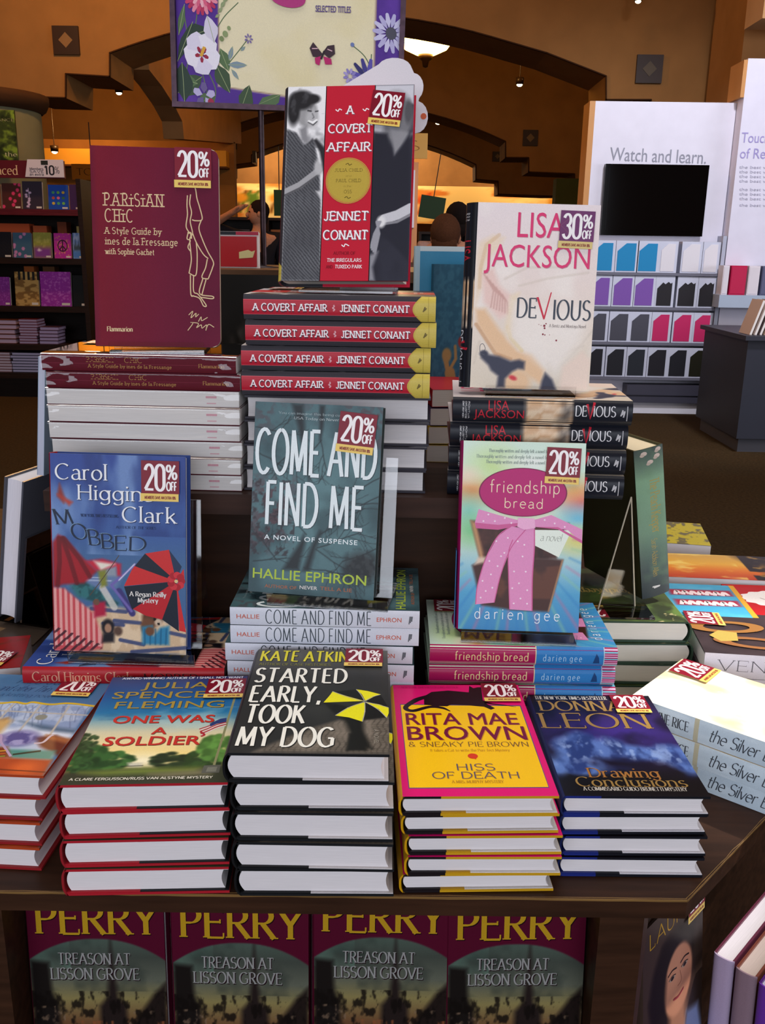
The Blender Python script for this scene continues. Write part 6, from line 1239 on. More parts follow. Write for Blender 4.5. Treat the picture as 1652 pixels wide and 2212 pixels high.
# ================= white reader display on the right
Yd = 8.0; WH = 'd8d5e2'
a0 = uy(1262, 205, Yd); a1 = uy(1570, 222, Yd); zt = uy(1430, 220, Yd)[2]; xL, xR = uy(1266, 500, Yd)[0], uy(1568, 500, Yd)[0]
Y2 = 7.86; x2 = uy(1585, 400, Y2)[0]; xR = x2-.004
dw = thing('display_wall', 'tall white display wall with a screen and shelves of cover boxes', 'display', (xL, Yd, 0))
loc = lambda px, py, Y=Yd, o=(xL, Yd): (uy(px, py, Y)[0]-o[0], uy(px, py, Y)[2])
mb = MB(); mb.box((0, 0, 0), (xR-xL, .25, zt), WH, 'lacquer'); L = loc(1316, 350); Rr = loc(1524, 350); A = Art(1.); A.text('Watch and learn.', 0, 0, Rr[0]-L[0], .1, '8b8c9a')
mb.art(A, lambda u, v, l: np.stack([L[0]+u, -.003-l, L[1]+.012+v-(u*.02)], 1), 'lacquer'); mb.build('panel', dw)
mb = MB(); mb.box((-.045, .0, .05), (0, .25, zt), 'c08850', 'lacquer'); mb.build('edge_strip', dw)
base_l = loc(1350, 868)[0]; zb = loc(1450, 862)[1]
mb = MB(); mb.box((-.0, -.12, 0), (xR-xL-.02, 0, zb), 'e2e0ea', 'lacquer'); mb.build('base', dw)
d0 = loc(1345, 826); d1 = loc(1532, 866); mb = MB(); d1 = (min(d1[0], xR-xL-.03), d1[1]); mb.box((d0[0], -.16, d1[1]), (d1[0], 0, d0[1]), '42414f', 'lacquer'); mb.box((d0[0], -.17, (d0[1]*.45+d1[1]*.55)), (d1[0], -.16, (d0[1]*.43+d1[1]*.57)), '2c2c38', 'lacquer'); mb.build('drawer', dw)
rows = [590, 663, 738, 812]; zs_ = []
for i, y in enumerate(rows):
    L = loc(1266, y-6); Rr = loc(1540-8*i, y+3); z = (L[1]+Rr[1])/2; zs_.append(z)
    mb = MB(); mb.box((0, -.14, z-.022), (min(Rr[0]+.01, xR-xL-.036), 0, z), '6c6c7a', 'lacquer'); mb.build('shelf', dw)
xe = xR-xL-.034; mb = MB(); mb.box((xe, -.14, zs_[3]), (xe+.03, 0, zs_[0]+.3), 'a9aebf', 'lacquer'); mb.build('side_rail', dw)
# screen
v0 = loc(1294, 508); v1 = loc(1528, 358); tv = thing('wall_screen', 'black flat screen on the white display wall', 'screen', (xL+v0[0], Yd, v0[1]))
mat('screen_glass', rough=.08, colour='040405', spec=.25); w, h = v1[0]-v0[0], v1[1]-v0[1]
MB().box((0, -.05, 0), (w, -.001, h), '060608', 'screen_glass').build('bezel', tv); MB().box((.035, -.0535, .04), (w-.035, -.05, h-.035), '050507', 'screen_glass').build('screen', tv)
# cover boxes
X6 = [(1273, 1315), (1322, 1364), (1368, 1409), (1415, 1447), (1461, 1499), (1506, 1543)]
X4 = [(1262, 1293), (1301, 1338), (1345, 1382), (1389, 1427), (1433, 1470), (1476, 1513)]
cols = [['2484b8']*3+['dcd8de']*3, ['7c54a6']*3+['2a282c']*3, ['4c4c56']*3+['c22c62']*3, ['26252b', '27272d', '2c2f36', '28262c', '26262c', '232218']]
nm = [['blue']*3+['white']*3, ['purple']*3+['black']*3, ['dark grey']*3+['pink']*3, ['black']*6]
col_w = ['leftmost', 'second from the left', 'third from the left', 'fourth from the left', 'fifth from the left', 'rightmost']
for i in range(4):
    for j in range(6):
        t_ = i/3.; xa = X6[j][0]*(1-t_)+X4[j][0]*t_-3; xb = X6[j][1]*(1-t_)+X4[j][1]*t_+3; a = loc(xa, rows[i]); bq = loc(xb, rows[i]); w = min(bq[0], xR-xL-.04)-a[0]; h = 62*Yd/FPX; z = zs_[i]
        r = thing('cover_box', '%s reader cover box, %s on the %s display shelf' % (nm[i][j], col_w[j], ('top', 'second', 'third', 'bottom')[i]), 'box', (xL+a[0], Yd-.125, z+.001), group='reader cover boxes')
        MB().box((0, 0, 0), (w, .10, h), 'c6c9da', 'lacquer').build('carton', r)
        c = cols[i][j]; m_ = .014; P = [(m_, .012), (w-m_*1.6, .012), (w-m_*1.6, h-.02), (w*.45, h-.02), (m_, h-.02-w*.33)]
        if i == 1 and j > 2: P = [(m_, .012), (w-m_*1.6, .012), (w-m_*1.6, h-.05), (w*.78, h-.06), (w*.66, h-.045), (w*.5, h-.065), (w*.38, h-.05), (m_, h-.1)]
        MB().prism(P, 1, -.004, 0, c, 'satin_print').build('cover', r)
# second panel, nearer and to the right
Y2 = 7.86; x2 = uy(1585, 400, Y2)[0]; z2 = uy(1610, 126, Y2)[2]
dp = thing('display_board', 'taller white panel with grey print right of the screen wall', 'display', (x2, Y2, 0)); lo2 = lambda px, py: loc(px, py, Y2, (x2, Y2))
mb = MB(); mb.box((0, 0, 0), (1.6, .3, z2), 'd6d3e2', 'lacquer')
MB().box((-.03, 0, zt+.02), (0, .3, z2-.01), 'c08850', 'lacquer').build('edge_strip', dp)
A = Art(1.)
for i, (s, x, y, hh, w) in enumerate((('Touch the Future', 1600, 308, .075, .62), ('of Reading.', 1597, 342, .075, .42))): p = lo2(x, y); A.text(s, p[0], p[1], p[0]+w, p[1]+hh, '9a90c4')
rs = random.Random(2)
for i, y in enumerate((364, 374, 384, 394, 412, 422, 432, 446)): p = lo2(1596, y); A.text('the best way to read in colour or in black', p[0], p[1], p[0]+.9, p[1]+.022, 'a8a6b8')
mb.art(A, lambda u, v, l: np.stack([u, -.003-l, v], 1), 'lacquer'); mb.build('panel', dp)
zl = lo2(1600, 636)[1]; MB().box((-.07, -.16, zl-.1), (1.6, -.001, zl), 'a6b2c4', 'lacquer').build('ledge', dp)
x = lo2(1553, 600)[0]
for i, (xa, xb, c, l) in enumerate(((1556, 1571, 'd6cfd6', 'narrow white box on the panel ledge'), (1573, 1609, 'b81848', 'crimson box on the panel ledge'), (1611, 1637, 'd8d0d6', 'white box right of the crimson box'), (1640, 1685, '5a5c78', 'slate grey box on the panel ledge'))):
    p = uy(xa+1, 630, Y2-.14); q_ = uy(xb-1, 630, Y2-.14); r = thing('cover_box', l, 'box', (p[0], Y2-.14, zl+.001), group='boxes on the panel ledge'); hh = 58*Y2/FPX
    MB().box((0, 0, 0), (q_[0]-p[0], .12, hh), c, 'satin_print').build('carton', r); MB().box((.006, -.004, .01), (q_[0]-p[0]-.006, 0, hh-.01), c, 'lacquer').build('cover', r)
# dark counter at the right edge with magazines
Yc = 6.3; xc = uy(1602, 850, Yc)[0]; zc = uy(1625, 735, Yc)[2]
ct = thing('service_counter', 'dark blue grey counter at the right edge', 'counter', (xc, Yc, 0))
MB().box((0, 0, .1), (2., .9, zc), '2b2d38', 'lacquer').build('body', ct); MB().box((-.03, -.03, zc), (2., .93, zc+.03), '33343e', 'lacquer').build('worktop', ct); MB().box((.03, .04, 0), (2., .86, .1), '4a4a52', 'lacquer').build('plinth', ct)
for i in range(6):
    mb = MB(); mb.box((0, 0, 0), (.016, .2, .24), ('b89a84', 'cbb8ae', '6a5a58', 'c2a48a', 'd0c4c0', '8a6a5a')[i], 'satin_print', Matrix.Rotation(R(16), 4, 'Y')); mb.box((.001, -.001, .003), (.015, 0, .237), 'e2dcd8', 'satin_print', Matrix.Rotation(R(16), 4, 'Y'))
    o = mb.build('magazine'); o.location = (xc+.02+.034*i, Yc+.05, zc+.032); tag(o, 'magazine leaning on the dark counter, %s in the row' % ('first', 'second', 'third', 'fourth', 'fifth', 'sixth')[i]+' from the left', 'magazine', 'magazines on the dark counter')

# ================= journal bookcase on the left
Yb = 8.3; xr = uy(188, 600, Yb)[0]; W_ = 1.7; bc = thing('bookcase', 'dark bookcase of patterned journals at the left', 'bookcase', (xr-W_, Yb, 0))
lb = lambda px, py, Y=Yb: (uy(px, py, Y)[0]-(xr-W_), uy(px, py, Y)[2])
ztop = lb(150, 386)[1]; DK = '26160f'
MB().box((W_-.04, 0, 0), (W_, .45, ztop), DK, 'dark_wood').build('side_panel', bc); MB().box((0, 0, 0), (.04, .45, ztop), DK, 'dark_wood').build('side_panel', bc); MB().box((.04, .43, .1), (W_-.04, .45, ztop-.25), '1a100c', 'dark_wood').build('back_panel', bc)
sz = [lb(90, y)[1] for y in (452, 558, 662, 742, 803)]
for i, z in enumerate(sz): MB().box((.04, 0 if i < 3 else -.1, z-.05), (W_-.04, .43, z), '5a1820' if i == 0 else DK, 'dark_wood').build('shelf', bc)
MB().box((0, -.1, 0), (W_, .43, sz[4]-.05), '120c0a', 'dark_wood').build('base', bc)
h0, h1 = lb(40, 384), lb(40, 346); mb = MB(); mb.box((.1, .02, h0[1]), (lb(136, 360)[0], .05, h1[1]), '5c1420', 'satin_print'); A = Art(1.); p = lb(-40, 376); A.text('Advanced', p[0]-.08, p[1], lb(36, 376)[0], lb(0, 357)[1], 'd8b890', 'serif'); mb.art(A, lambda u, v, l: np.stack([u, .0195-l, v], 1), 'satin_print'); mb.build('header_sign', bc)
c0, c1 = lb(54, 382), lb(135, 345); hc = MB(); hc.prism([(c0[0], c0[1]), (c1[0], c0[1]), (c1[0], c1[1]), (c0[0]+.03, c1[1])], 1, .005, .018, 'd6ccd6', 'satin_print'); A = Art(1.); p = lb(97, 377); A.text('10', p[0], p[1], lb(117, 377)[0], p[1]+.07, '2c2a30', 'bold').text('%', lb(119, 377)[0], p[1]+.01, lb(128, 377)[0], p[1]+.065, '6a6470', 'mono')
for k, s in enumerate(('Members', 'SAVE', 'an extra')): p = lb(64, 367+6*k); A.text(s, p[0], p[1], lb(93, 367)[0], p[1]+.02, '5a5460', 'bold')
p = lb(88, 356); A.rect(p[0], p[1], p[0]+.06, p[1]+.035, '2a2c28'); hc.art(A, lambda u, v, l: np.stack([u, .0045-l, v], 1), 'satin_print'); hc.build('offer_card', bc)
def jart(kind, seed):
    rs = random.Random(seed); a = Art(.75, kind[0], 40)
    if kind[1] == 'flowers':
        for _ in range(9): x, y = rs.random(), rs.random(); [a.ell(x+.05*math.cos(t), y+.04*math.sin(t), .045, .035, kind[2], .3) for t in range(6)]
    elif kind[1] == 'branch':
        a.line([(.3, .05), (.34, .4), (.3, .75)], .03, kind[2])
        for i in range(9): a.ell(.3+rs.uniform(-.12, .12), .1+.07*i, .07, .04, kind[2], .3)
    elif kind[1] == 'squares':
        for i in range(3):
            for j in range(3): a.disc(.25+.25*i, .25+.22*j, .08, .06, ('c8a83a', 'b8503a', '4a9a6a', 'd86a8a', '6aa84a', '3a6a4a')[(i*2+j) % 6], 8)
    elif kind[1] == 'bird': a.poly([(0, 0), (1, 0), (1, .42), (0, .42)], '7a3a8a', 6); a.poly([(.2, .3), (.3, .38), (.45, .3), (.3, .26)], 'e0d0d8', 2); a.noise('b8b060', 5, 5, .5, .7, 3, .5, (a.v > .42)*1.)
    elif kind[1] == 'peace': a.ring(.5, .5, .3, .24, .2, '3a1a30'); [a.stroke(p_, .05, '3a1a30', smooth=False) for p_ in ([(.5, .26), (.5, .74)], [(.5, .5), (.3, .33)], [(.5, .5), (.7, .33)])]; a.noise('d8a05a', 12, 14, .6, .7, 5, .7)
    elif kind[1] == 'castle': a.noise('c8d0e0', 3, 4, .45, .7, 4, .6); a.poly([(.1, .3), (.1, .55), (.25, .5), (.3, .75), (.4, .5), (.6, .55), (.65, .7), (.75, .5), (.95, .5), (.95, .3)], '3a4a5a', 3); a.poly([(0, 0), (1, 0), (1, .3), (0, .3)], '4a7ac0', 4)
    elif kind[1] == 'stripes': a.noise('6a4a22', 3, 9, .5, .6, 6, .8); [a.rect(.15+.2*i, .76, .25+.2*i, 1, '1a1816') for i in range(5)]
    elif kind[1] == 'sparkle': a.noise(kind[2], 18, 22, .55, .7, 4, .8)
    elif kind[1] == 'weave': a.mix((np.sin((a.u+a.v)*40) > .5)*.5, kind[2])
    a.rect(.68, .03, .95, .1, 'c8beb4'); return a
def journal(x0, x1, ytop, shelf, kind, lab, seed, d=.04, dep=.06):
    a = lb(x0, 500)[0]; b = lb(x1, 500)[0]; z = sz[shelf]; h = (lb(90, ytop)[1]-z); w = b-a
    r = thing('journal', lab, 'journal', (xr-W_+a, Yb+d, z+.001), group='journals faced out in the dark bookcase'); r.rotation_euler = (R(-5), 0, 0)
    mb = MB(); mb.box((0, 0, 0), (w, .006, h), kind[0], 'satin_print'); mb.art(jart(kind, seed), lambda u, v, l: np.stack([u*w, -.001-l*4, v*h], 1), 'satin_print'); mb.build('cover', r)
    MB().box((.004, .006, .004), (w-.003, .035, h-.004), 'cfc8c4', 'page_edges').build('page_block', r)
J = [(-45, 4, 397, 0, ('7a4a30', 'flowers', 'c8a040'), 'tan journal at the edge of the top journal shelf'), (7, 47, 396, 0, ('4a2420', 'flowers', 'd83a6a'), 'brown journal with pink blossoms on the top shelf'), (51, 93, 391, 0, ('332a38', 'branch', 'c8b0d0'), 'charcoal journal with a pale lilac branch on the top shelf'), (106, 149, 398, 0, ('1c48a8', 'squares', ''), 'bright blue journal with nine coloured dots on the top shelf'), (152, 170, 397, 0, ('3a2250', 'weave', '50306a'), 'plain purple woven journal on the top shelf'),
     (-30, 17, 502, 1, ('15131a', 'weave', '1c1a22'), 'black journal on the middle shelf'), (21, 61, 503, 1, ('3c5c74', 'flowers', 'b87aa8'), 'slate blue journal with pink blossoms on the middle shelf'), (65, 104, 502, 1, ('8a8a3c', 'bird', ''), 'green and violet journal with a white bird on the middle shelf'), (110, 147, 503, 1, ('b02a92', 'peace', ''), 'magenta journal with a peace sign on the middle shelf'), (151, 170, 502, 1, ('6a88c0', 'castle', ''), 'blue journal with a castle on the middle shelf'),
     (-30, 4, 600, 2, ('7a2a86', 'sparkle', '9a4aa8'), 'violet journal cut by the frame on the lower shelf'), (16, 68, 588, 2, ('b08c50', 'stripes', ''), 'tan journal with black top stripes on the lower shelf'), (72, 139, 587, 2, ('8e2a96', 'sparkle', 'b866bc'), 'large purple sparkling journal on the lower shelf'), (143, 170, 594, 2, ('101214', 'weave', '16181c'), 'plain black journal on the lower shelf')]
for i, j in enumerate(J): journal(*j, i+1)
for i, (x0, x1, y0, c, sh, lab) in enumerate(((-20, 46, 483, 'b8502a', 1, 'orange box behind the middle shelf journals'), (54, 84, 487, 'a8502c', 1, 'small orange box behind the middle shelf journals'), (108, 128, 478, '7a3a20', 1, 'brown box behind the magenta journal'), (150, 168, 487, 'b09a5a', 1, 'tan box behind the castle journal'), (26, 48, 577, 'a85a24', 2, 'amber box behind the lower shelf'), (68, 94, 577, '6a4424', 2, 'brown carton behind the lower shelf'))):
    a = lb(x0, 500)[0]; b = lb(x1, 500)[0]; mb = MB(); mb.box((0, 0, 0), (b-a, .12, lb(90, y0)[1]-sz[sh]), c, 'satin_print'); mb.box((.01, -.002, .02), (b-a-.01, 0, (lb(90, y0)[1]-sz[sh])*.6), np.array(hx(c))*.8, 'satin_print'); o = mb.build('gift_box'); o.location = (xr-W_+a, Yb+.19, sz[sh]+.001); tag(o, lab, 'box', 'boxes behind the journals')
def jstack(x0, x1, y0, shelf, n, c, lab, d=-.06, skew=.01):
    a = lb(x0, 750, Yb-.05)[0]; b = lb(x1, 750, Yb-.05)[0]; z = sz[shelf]; th = (lb(90, y0, Yb-.05)[1]-z)/n; rs = random.Random(n*31+x0); src = None
    for i in range(n):
        loc_ = (xr-W_+a+skew*rs.uniform(-1, 1), Yb+d, z+th*(n-1-i)+.001); L_ = '%s journal, %s of the %s' % (c[2], ORD[i], lab)
        if src is None:
            src = r = thing('journal', L_, 'journal', loc_, group='lying journals, '+lab)
            MB().box((0, 0, th*.86), (b-a, .2, th*.99), c[0], 'satin_print').box((0, 0, 0), (b-a, .2, th*.12), c[0], 'satin_print').build('cover', r); MB().box((.003, .003, th*.12), (b-a-.003, .197, th*.86), c[1], 'page_edges').build('page_block', r)
        else: r = dup(src, Matrix.Translation(loc_), L_)
jstack(-12, 38, 692, 3, 5, ('5a3026', 'b59aae', 'brown'), 'stack under the plastic wrapped journal'); jstack(45, 84, 690, 3, 9, ('5a1c22', 'a890a8', 'dark red'), 'tall stack below the purple sparkling journal'); jstack(88, 128, 706, 3, 5, ('4a3040', 'a894b4', 'plum'), 'stack nearest the shrink wrapped guides')
jstack(-16, 22, 762, 4, 7, ('6a3a34', 'b8a4b0', 'rosy brown'), 'lowest stack cut by the frame'); jstack(23, 86, 762, 4, 7, ('34323e', 'a8a0bc', 'dark slate'), 'lowest dark stack')
# column with a green poster, orange sign
xq = uy(84, 280, 9.3)[0]; mb = MB(); mb.lathe([(.55, 0), (.55, uy(40, 218, 9.3)[2])], '6c6a52', 'plaster', 40, (xq-.55, 9.3+.0, 0)); struct(mb, 'column_left')
mb = MB(); zc_ = uy(40, 222, 8.9)[2]; mb.lathe([(.56, zc_-.03), (.60, zc_), (.63, zc_+.06), (.63, zc_+.12), (.001, zc_+.12)], '3a2414', 'plaster', 40, (xq-.55, 9.3, 0)); struct(mb, 'trim_4')
p0, p1_ = uy(-60, 345, 8.66), uy(30, 238, 8.66); po = thing('poster', 'green leafy poster on the left column', 'poster', (p0[0], 8.66, p0[2])); ag = Art(.8, '33401c', 60); ag.noise('7c9a34', 6, 8, .45, .7, 4, .9).noise('12180c', 5, 6, .5, .7, 7, .8); ag.text('the', .72, .08, .98, .16, 'cfc8a8', 'serif').text('ANCE', .62, .78, .98, .83, '9a9a7a', 'serif')
mb = MB(); w, h = p1_[0]-p0[0], p1_[2]-p0[2]; mb.box((0, 0, 0), (w, .02, h), '20280f', 'satin_print'); mb.art(ag, lambda u, v, l: np.stack([u*w, -.001-l, v*h], 1), 'satin_print'); mb.build('poster', po)
# hanging section signs
def sign(px0, py0, px1, py1, Y, c, t, tc, lab, rot=0, font='serif'):
    a = uy(px0, py1, Y); b = uy(px1, py0, Y); w, h = b[0]-a[0], b[2]-a[2]; r = thing('section_sign', lab, 'sign', (a[0], Y, a[2])); r.rotation_euler = (0, R(rot), 0)
    mb = MB(); mb.box((0, 0, 0), (w, .02, h), c, 'satin_print')
    if t: A = Art(1.); A.text(t, w*.12, h*.3, w*(.88 if len(t) > 1 else .7), h*.72, tc, font); mb.art(A, lambda u, v, l: np.stack([u, -.001-l, v], 1), 'satin_print')
    mb.build('board', r); MB().tube([(w/2, .01, h), (w/2, .01, h+.5)], .006, '2a2018').build('hanger', r)
sign(156, 355, 240, 388, 12.5, 'c87a20', 'TOYS', '5a3410', 'orange section sign behind the burgundy guide'); sign(862, 288, 924, 342, 9.5, 'c8a258', 'S', '8a6430', 'tan section sign behind the standing couple book'); sign(903, 420, 958, 468, 12, '1c3c1c', '', '3a5a30', 'dark green board right of the couple book', 8, 'script'); sign(592, 410, 614, 466, 12, '1c4420', '', '', 'narrow dark green board left of the couple book')
a = uy(868, 520, 7.6); b = uy(904, 350, 7.6); r = thing('poster_stand', 'white and peach poster stand behind the couple book', 'poster', (a[0], 7.6, 0))
MB().box((0, .02, 0), (b[0]-a[0], .05, b[2]), 'c8885a', 'satin_print').build('board', r); MB().box((0, .0, a[2]+.1), (b[0]-a[0]-.025, .02, b[2]-.06), 'dcd2da', 'satin_print').build('sheet', r); MB().box((-.05, -.1, 0), (b[0]-a[0]+.05, .25, .03), '3a2a20', 'plastic').build('foot', r)
# painted mural wall at the far end, under its own warm lamps
am = Art(8., 'ecc87c', 220); am.noise('f4e0a8', 12, 3, .45, .7, 3, .8).noise('c8641c', 18, 4, .55, .7, 7, .8); rs = random.Random(4)
for i in range(16): x = rs.random(); am.line([(x, .25), (x+.008, .55), (x+.02, .8)], .006, ('4a6a20', 'b8401c', '7a4a1a')[i % 3]); am.ell(x+.01, .62, .012, .12, ('5a7a28', 'c84a1c', 'd8902c')[i % 3], .3)
zb_, zt_ = uy(780, 478, 29)[2], uy(780, 392, 29)[2]
mu = thing('mural_and_glow', 'sunlit yellow painted mural along the far wall', 'mural', (-9, 30.6, zb_)); mb = MB(); mb.box((0, 0, 0), (18, .05, zt_-zb_), 'e0b060', 'satin_print'); mb.art(am, lambda u, v, l: np.stack([18*u, -.002-l, v*(zt_-zb_)], 1), 'satin_print'); mb.build('panel', mu)
mb = MB(); mb.box((-8.9, 15.9, uy(150, 356, 16)[2]), (-2.8, 16.19, uy(150, 322, 16)[2]), 'e8a83c', 'satin_print'); mb.box((-8.9, 15.88, uy(150, 360, 16)[2]), (-2.8, 16.19, uy(150, 356, 16)[2]), '5a3414', 'satin_print'); tag(mb.build('mural_and_glow'), 'amber band painted as the warm glow in the left aisle', 'mural')  # amber colour stands in for the yellow glow under the aisle beam
# shelves of books in the middle distance
def far_case(px0, px1, ytop, Y, lab, short, seed, rows_=3):
    a = uy(px0, ytop, Y); b = uy(px1, ytop, Y); w = b[0]-a[0]; h = a[2]; r = thing('bookcase', lab, 'bookcase', (a[0], Y, 0)); rs = random.Random(seed)
    mb = MB(); mb.box((0, .3, 0), (w, .33, h), '1c120c', 'dark_wood'); mb.box((0, 0, 0), (.03, .3, h), DK, 'dark_wood'); mb.box((w-.03, 0, 0), (w, .3, h), DK, 'dark_wood'); mb.build('carcass', r)
    for k in range(rows_+1): z = h-.42*k; MB().box((.03, 0, z-.03), (w-.03, .3, z), DK, 'dark_wood').build('shelf', r)
    for k in range(rows_):
        z = h-.42*(k+1); x = .04; q_ = 0
        while x < w-.1:
            bw = rs.uniform(.1, .2); hh = rs.uniform(.22, .34); c, cn = rs.choice([('4a4a5a', 'slate'), ('7a3a3a', 'dull red'), ('8a7a6a', 'taupe'), ('3a3a4a', 'navy'), ('a89a9a', 'pale grey'), ('5a2a2a', 'maroon'), ('2a3a4a', 'dark blue'), ('8a5a3a', 'tan'), ('b0a8b0', 'lilac grey')])
            if x+bw > w-.04: break
            mb = MB(); mb.box((0, 0, 0), (bw, .03, hh), c, 'satin_print'); mb.box((bw*.15, -.002, hh*.55), (bw*.85, 0, hh*.8), np.minimum(np.array(hx(c))*1.25, 255), 'satin_print'); o = mb.build('book'); o.location = (a[0]+x, Y+.06, z+.001); tag(o, '%s book, %s from the left, %s row of the %s' % (cn, ('first', 'second', 'third', 'fourth', 'fifth', 'sixth', 'seventh', 'eighth', 'ninth', 'tenth', 'eleventh', 'twelfth')[q_], ('top', 'middle', 'bottom')[k], short), 'book', 'far books on the '+lab); x += bw+rs.uniform(.01, .05); q_ += 1
far_case(466, 560, 468, 10.5, 'low dark bookcase behind the red ribbon book', 'case behind the red book', 3); far_case(905, 1010, 500, 11.5, 'low dark bookcase behind the blue picture book', 'case behind the blue book', 5, 2); far_case(1030, 1262, 470, 13.5, 'long dark bookcase behind the pale thriller', 'case behind the thriller', 8, 2); far_case(575, 622, 470, 11.2, 'narrow dark bookcase beside the sign pole', 'case beside the sign pole', 11, 2)
mb = MB(); x = uy(1200, 420, 15)[0]; mb.box((x, 15, 0), (x+.8, 15.3, uy(1200, 385, 15)[2]), '3c4428', 'plaster'); struct(mb, 'column_far')

# ================= people in the distance
def person(lab, at, joints, rad, hair_c, shirt, pants, skin='a8745a', face_yaw=0):
    """one continuous body grown from a jointed skeleton, with hair and clothing as its children"""
    r = thing('person', lab, 'person', at); keys = list(joints); idx = {k: i for i, k in enumerate(keys)}
    ED = [('pel', 'wst'), ('wst', 'chs'), ('chs', 'nck'), ('nck', 'hd0'), ('hd0', 'hd1'), ('chs', 'shl'), ('shl', 'ell'), ('ell', 'wrl'), ('wrl', 'hal'), ('chs', 'shr'), ('shr', 'elr'), ('elr', 'wrr'), ('wrr', 'har'), ('pel', 'hpl'), ('hpl', 'knl'), ('knl', 'anl'), ('anl', 'tol'), ('pel', 'hpr'), ('hpr', 'knr'), ('knr', 'anr'), ('anr', 'tor')]
    for s_ in 'lr':
        for q_, off in enumerate(((.02, .03), (.01, .012), (0, -.004), (-.008, -.02))):
            b_ = Vector(joints['ha'+s_]); d_ = (b_-Vector(joints['wr'+s_])).normalized(); nm_ = 'f%s%d' % (s_, q_); joints[nm_] = tuple(b_+d_*(.07-.006*q_)+Vector((off[0], off[1], -.01))); rad[nm_] = .0095; ED.append(('ha'+s_, nm_))
        b_ = Vector(joints['wr'+s_]); joints['th'+s_] = tuple(b_+(Vector(joints['ha'+s_])-b_)*.9+Vector((0, -.045, .01))); rad['th'+s_] = .011; ED.append(('wr'+s_, 'th'+s_))
    keys = list(joints); idx = {k: i for i, k in enumerate(keys)}
    def grow(name, ks, grown, c, m, lev=2):
        e_ = [e for e in ED if e[0] in ks and e[1] in ks]; used = [k for k in keys if any(k in e for e in e_)]; ii = {k: i for i, k in enumerate(used)}
        me = bpy.data.meshes.new(name); me.from_pydata([joints[k] for k in used], [(ii[a_], ii[b_]) for a_, b_ in e_], []); o = bpy.data.objects.new(name, me); COL.objects.link(o)
        md = o.modifiers.new('Skin', 'SKIN'); sv = me.skin_vertices[0].data if me.skin_vertices else None
        if sv is None:
            bpy.context.view_layer.objects.active = o; me.update(); 
        lay = me.skin_vertices[0] if len(me.skin_vertices) else None
        if lay is None:
            import bmesh
            bm = bmesh.new(); bm.from_mesh(me); bm.verts.layers.skin.verify(); bm.to_mesh(me); bm.free(); lay = me.skin_vertices[0]
        for k in used: rr = rad[k]; rr = rr if hasattr(rr, '__len__') else (rr, rr); lay.data[ii[k]].radius = (rr[0]+grown, rr[1]+grown); lay.data[ii[k]].use_root = (k == used[0])
        sd = o.modifiers.new('Sub', 'SUBSURF'); sd.levels = lev; sd.render_levels = lev
        dg = bpy.context.evaluated_depsgraph_get(); ev = o.evaluated_get(dg); m2 = bpy.data.meshes.new_from_object(ev); bpy.data.objects.remove(o); bpy.data.meshes.remove(me)
        v = np.zeros(len(m2.vertices)*3); m2.vertices.foreach_get('co', v); F_ = [list(p_.vertices) for p_ in m2.polygons]; bpy.data.meshes.remove(m2); mb_ = MB(); mb_.add(v.reshape(-1, 3), F_, lin(hx(c)), m, True); return mb_
    bd = grow('body', set(keys), 0, skin, 'cloth'); h = Vector(joints['hd1'])*.55+Vector(joints['hd0'])*.45; Rz = Matrix.Rotation(R(face_yaw), 4, 'Z'); fw = Rz @ Vector((0, -1, 0)); sd_ = Rz @ Vector((1, 0, 0))
    bd.ball(h, (.072, .092, .11), skin, 'cloth', 16, Rz); bd.ball(h+fw*.095+Vector((0, 0, -.012)), (.014, .02, .024), skin, 'cloth', 8, Rz)
    for s_ in (-1, 1): bd.ball(h+sd_*s_*.072+Vector((0, 0, -.005)), (.012, .02, .03), skin, 'cloth', 8, Rz); bd.ball(h+fw*.083+sd_*s_*.03+Vector((0, 0, .015)), (.012, .007, .006), '2a1a14', 'cloth', 8, Rz)
    bd.ball(h+fw*.087+Vector((0, 0, -.05)), (.025, .008, .007), '8a4a40', 'cloth', 8, Rz); bd.build('body', r)
    hb = MB(); hb.ball(h-fw*.018+Vector((0, 0, .028)), (.083, .096, .098), hair_c, 'cloth', 18, Rz); hb.ball(h-fw*.05+Vector((0, 0, -.03)), (.07, .05, .08), hair_c, 'cloth', 14, Rz); hb.build('hair', r)
    grow('shirt', {'pel', 'wst', 'chs', 'shl', 'shr', 'ell', 'elr'}, .014, shirt, 'cloth').build('shirt', r); grow('trousers', {'pel', 'hpl', 'knl', 'anl', 'hpr', 'knr', 'anr'}, .014, pants, 'cloth').build('trousers', r)
    sh_ = MB()
    for s_ in 'lr': sh_.ball(Vector(joints['an'+s_])*.4+Vector(joints['to'+s_])*.6+Vector((0, 0, -.01)), (.05, .13, .05), '1a1614', 'cloth', 12)
    sh_.build('shoes', r); return r
RAD = dict(pel=(.15, .11), wst=(.135, .095), chs=(.155, .105), nck=.052, hd0=.055, hd1=.06, shl=.062, ell=.045, wrl=.028, hal=.034, shr=.062, elr=.045, wrr=.028, har=.034, hpl=.09, knl=.058, anl=.04, tol=.038, hpr=.09, knr=.058, anr=.04, tor=.038)
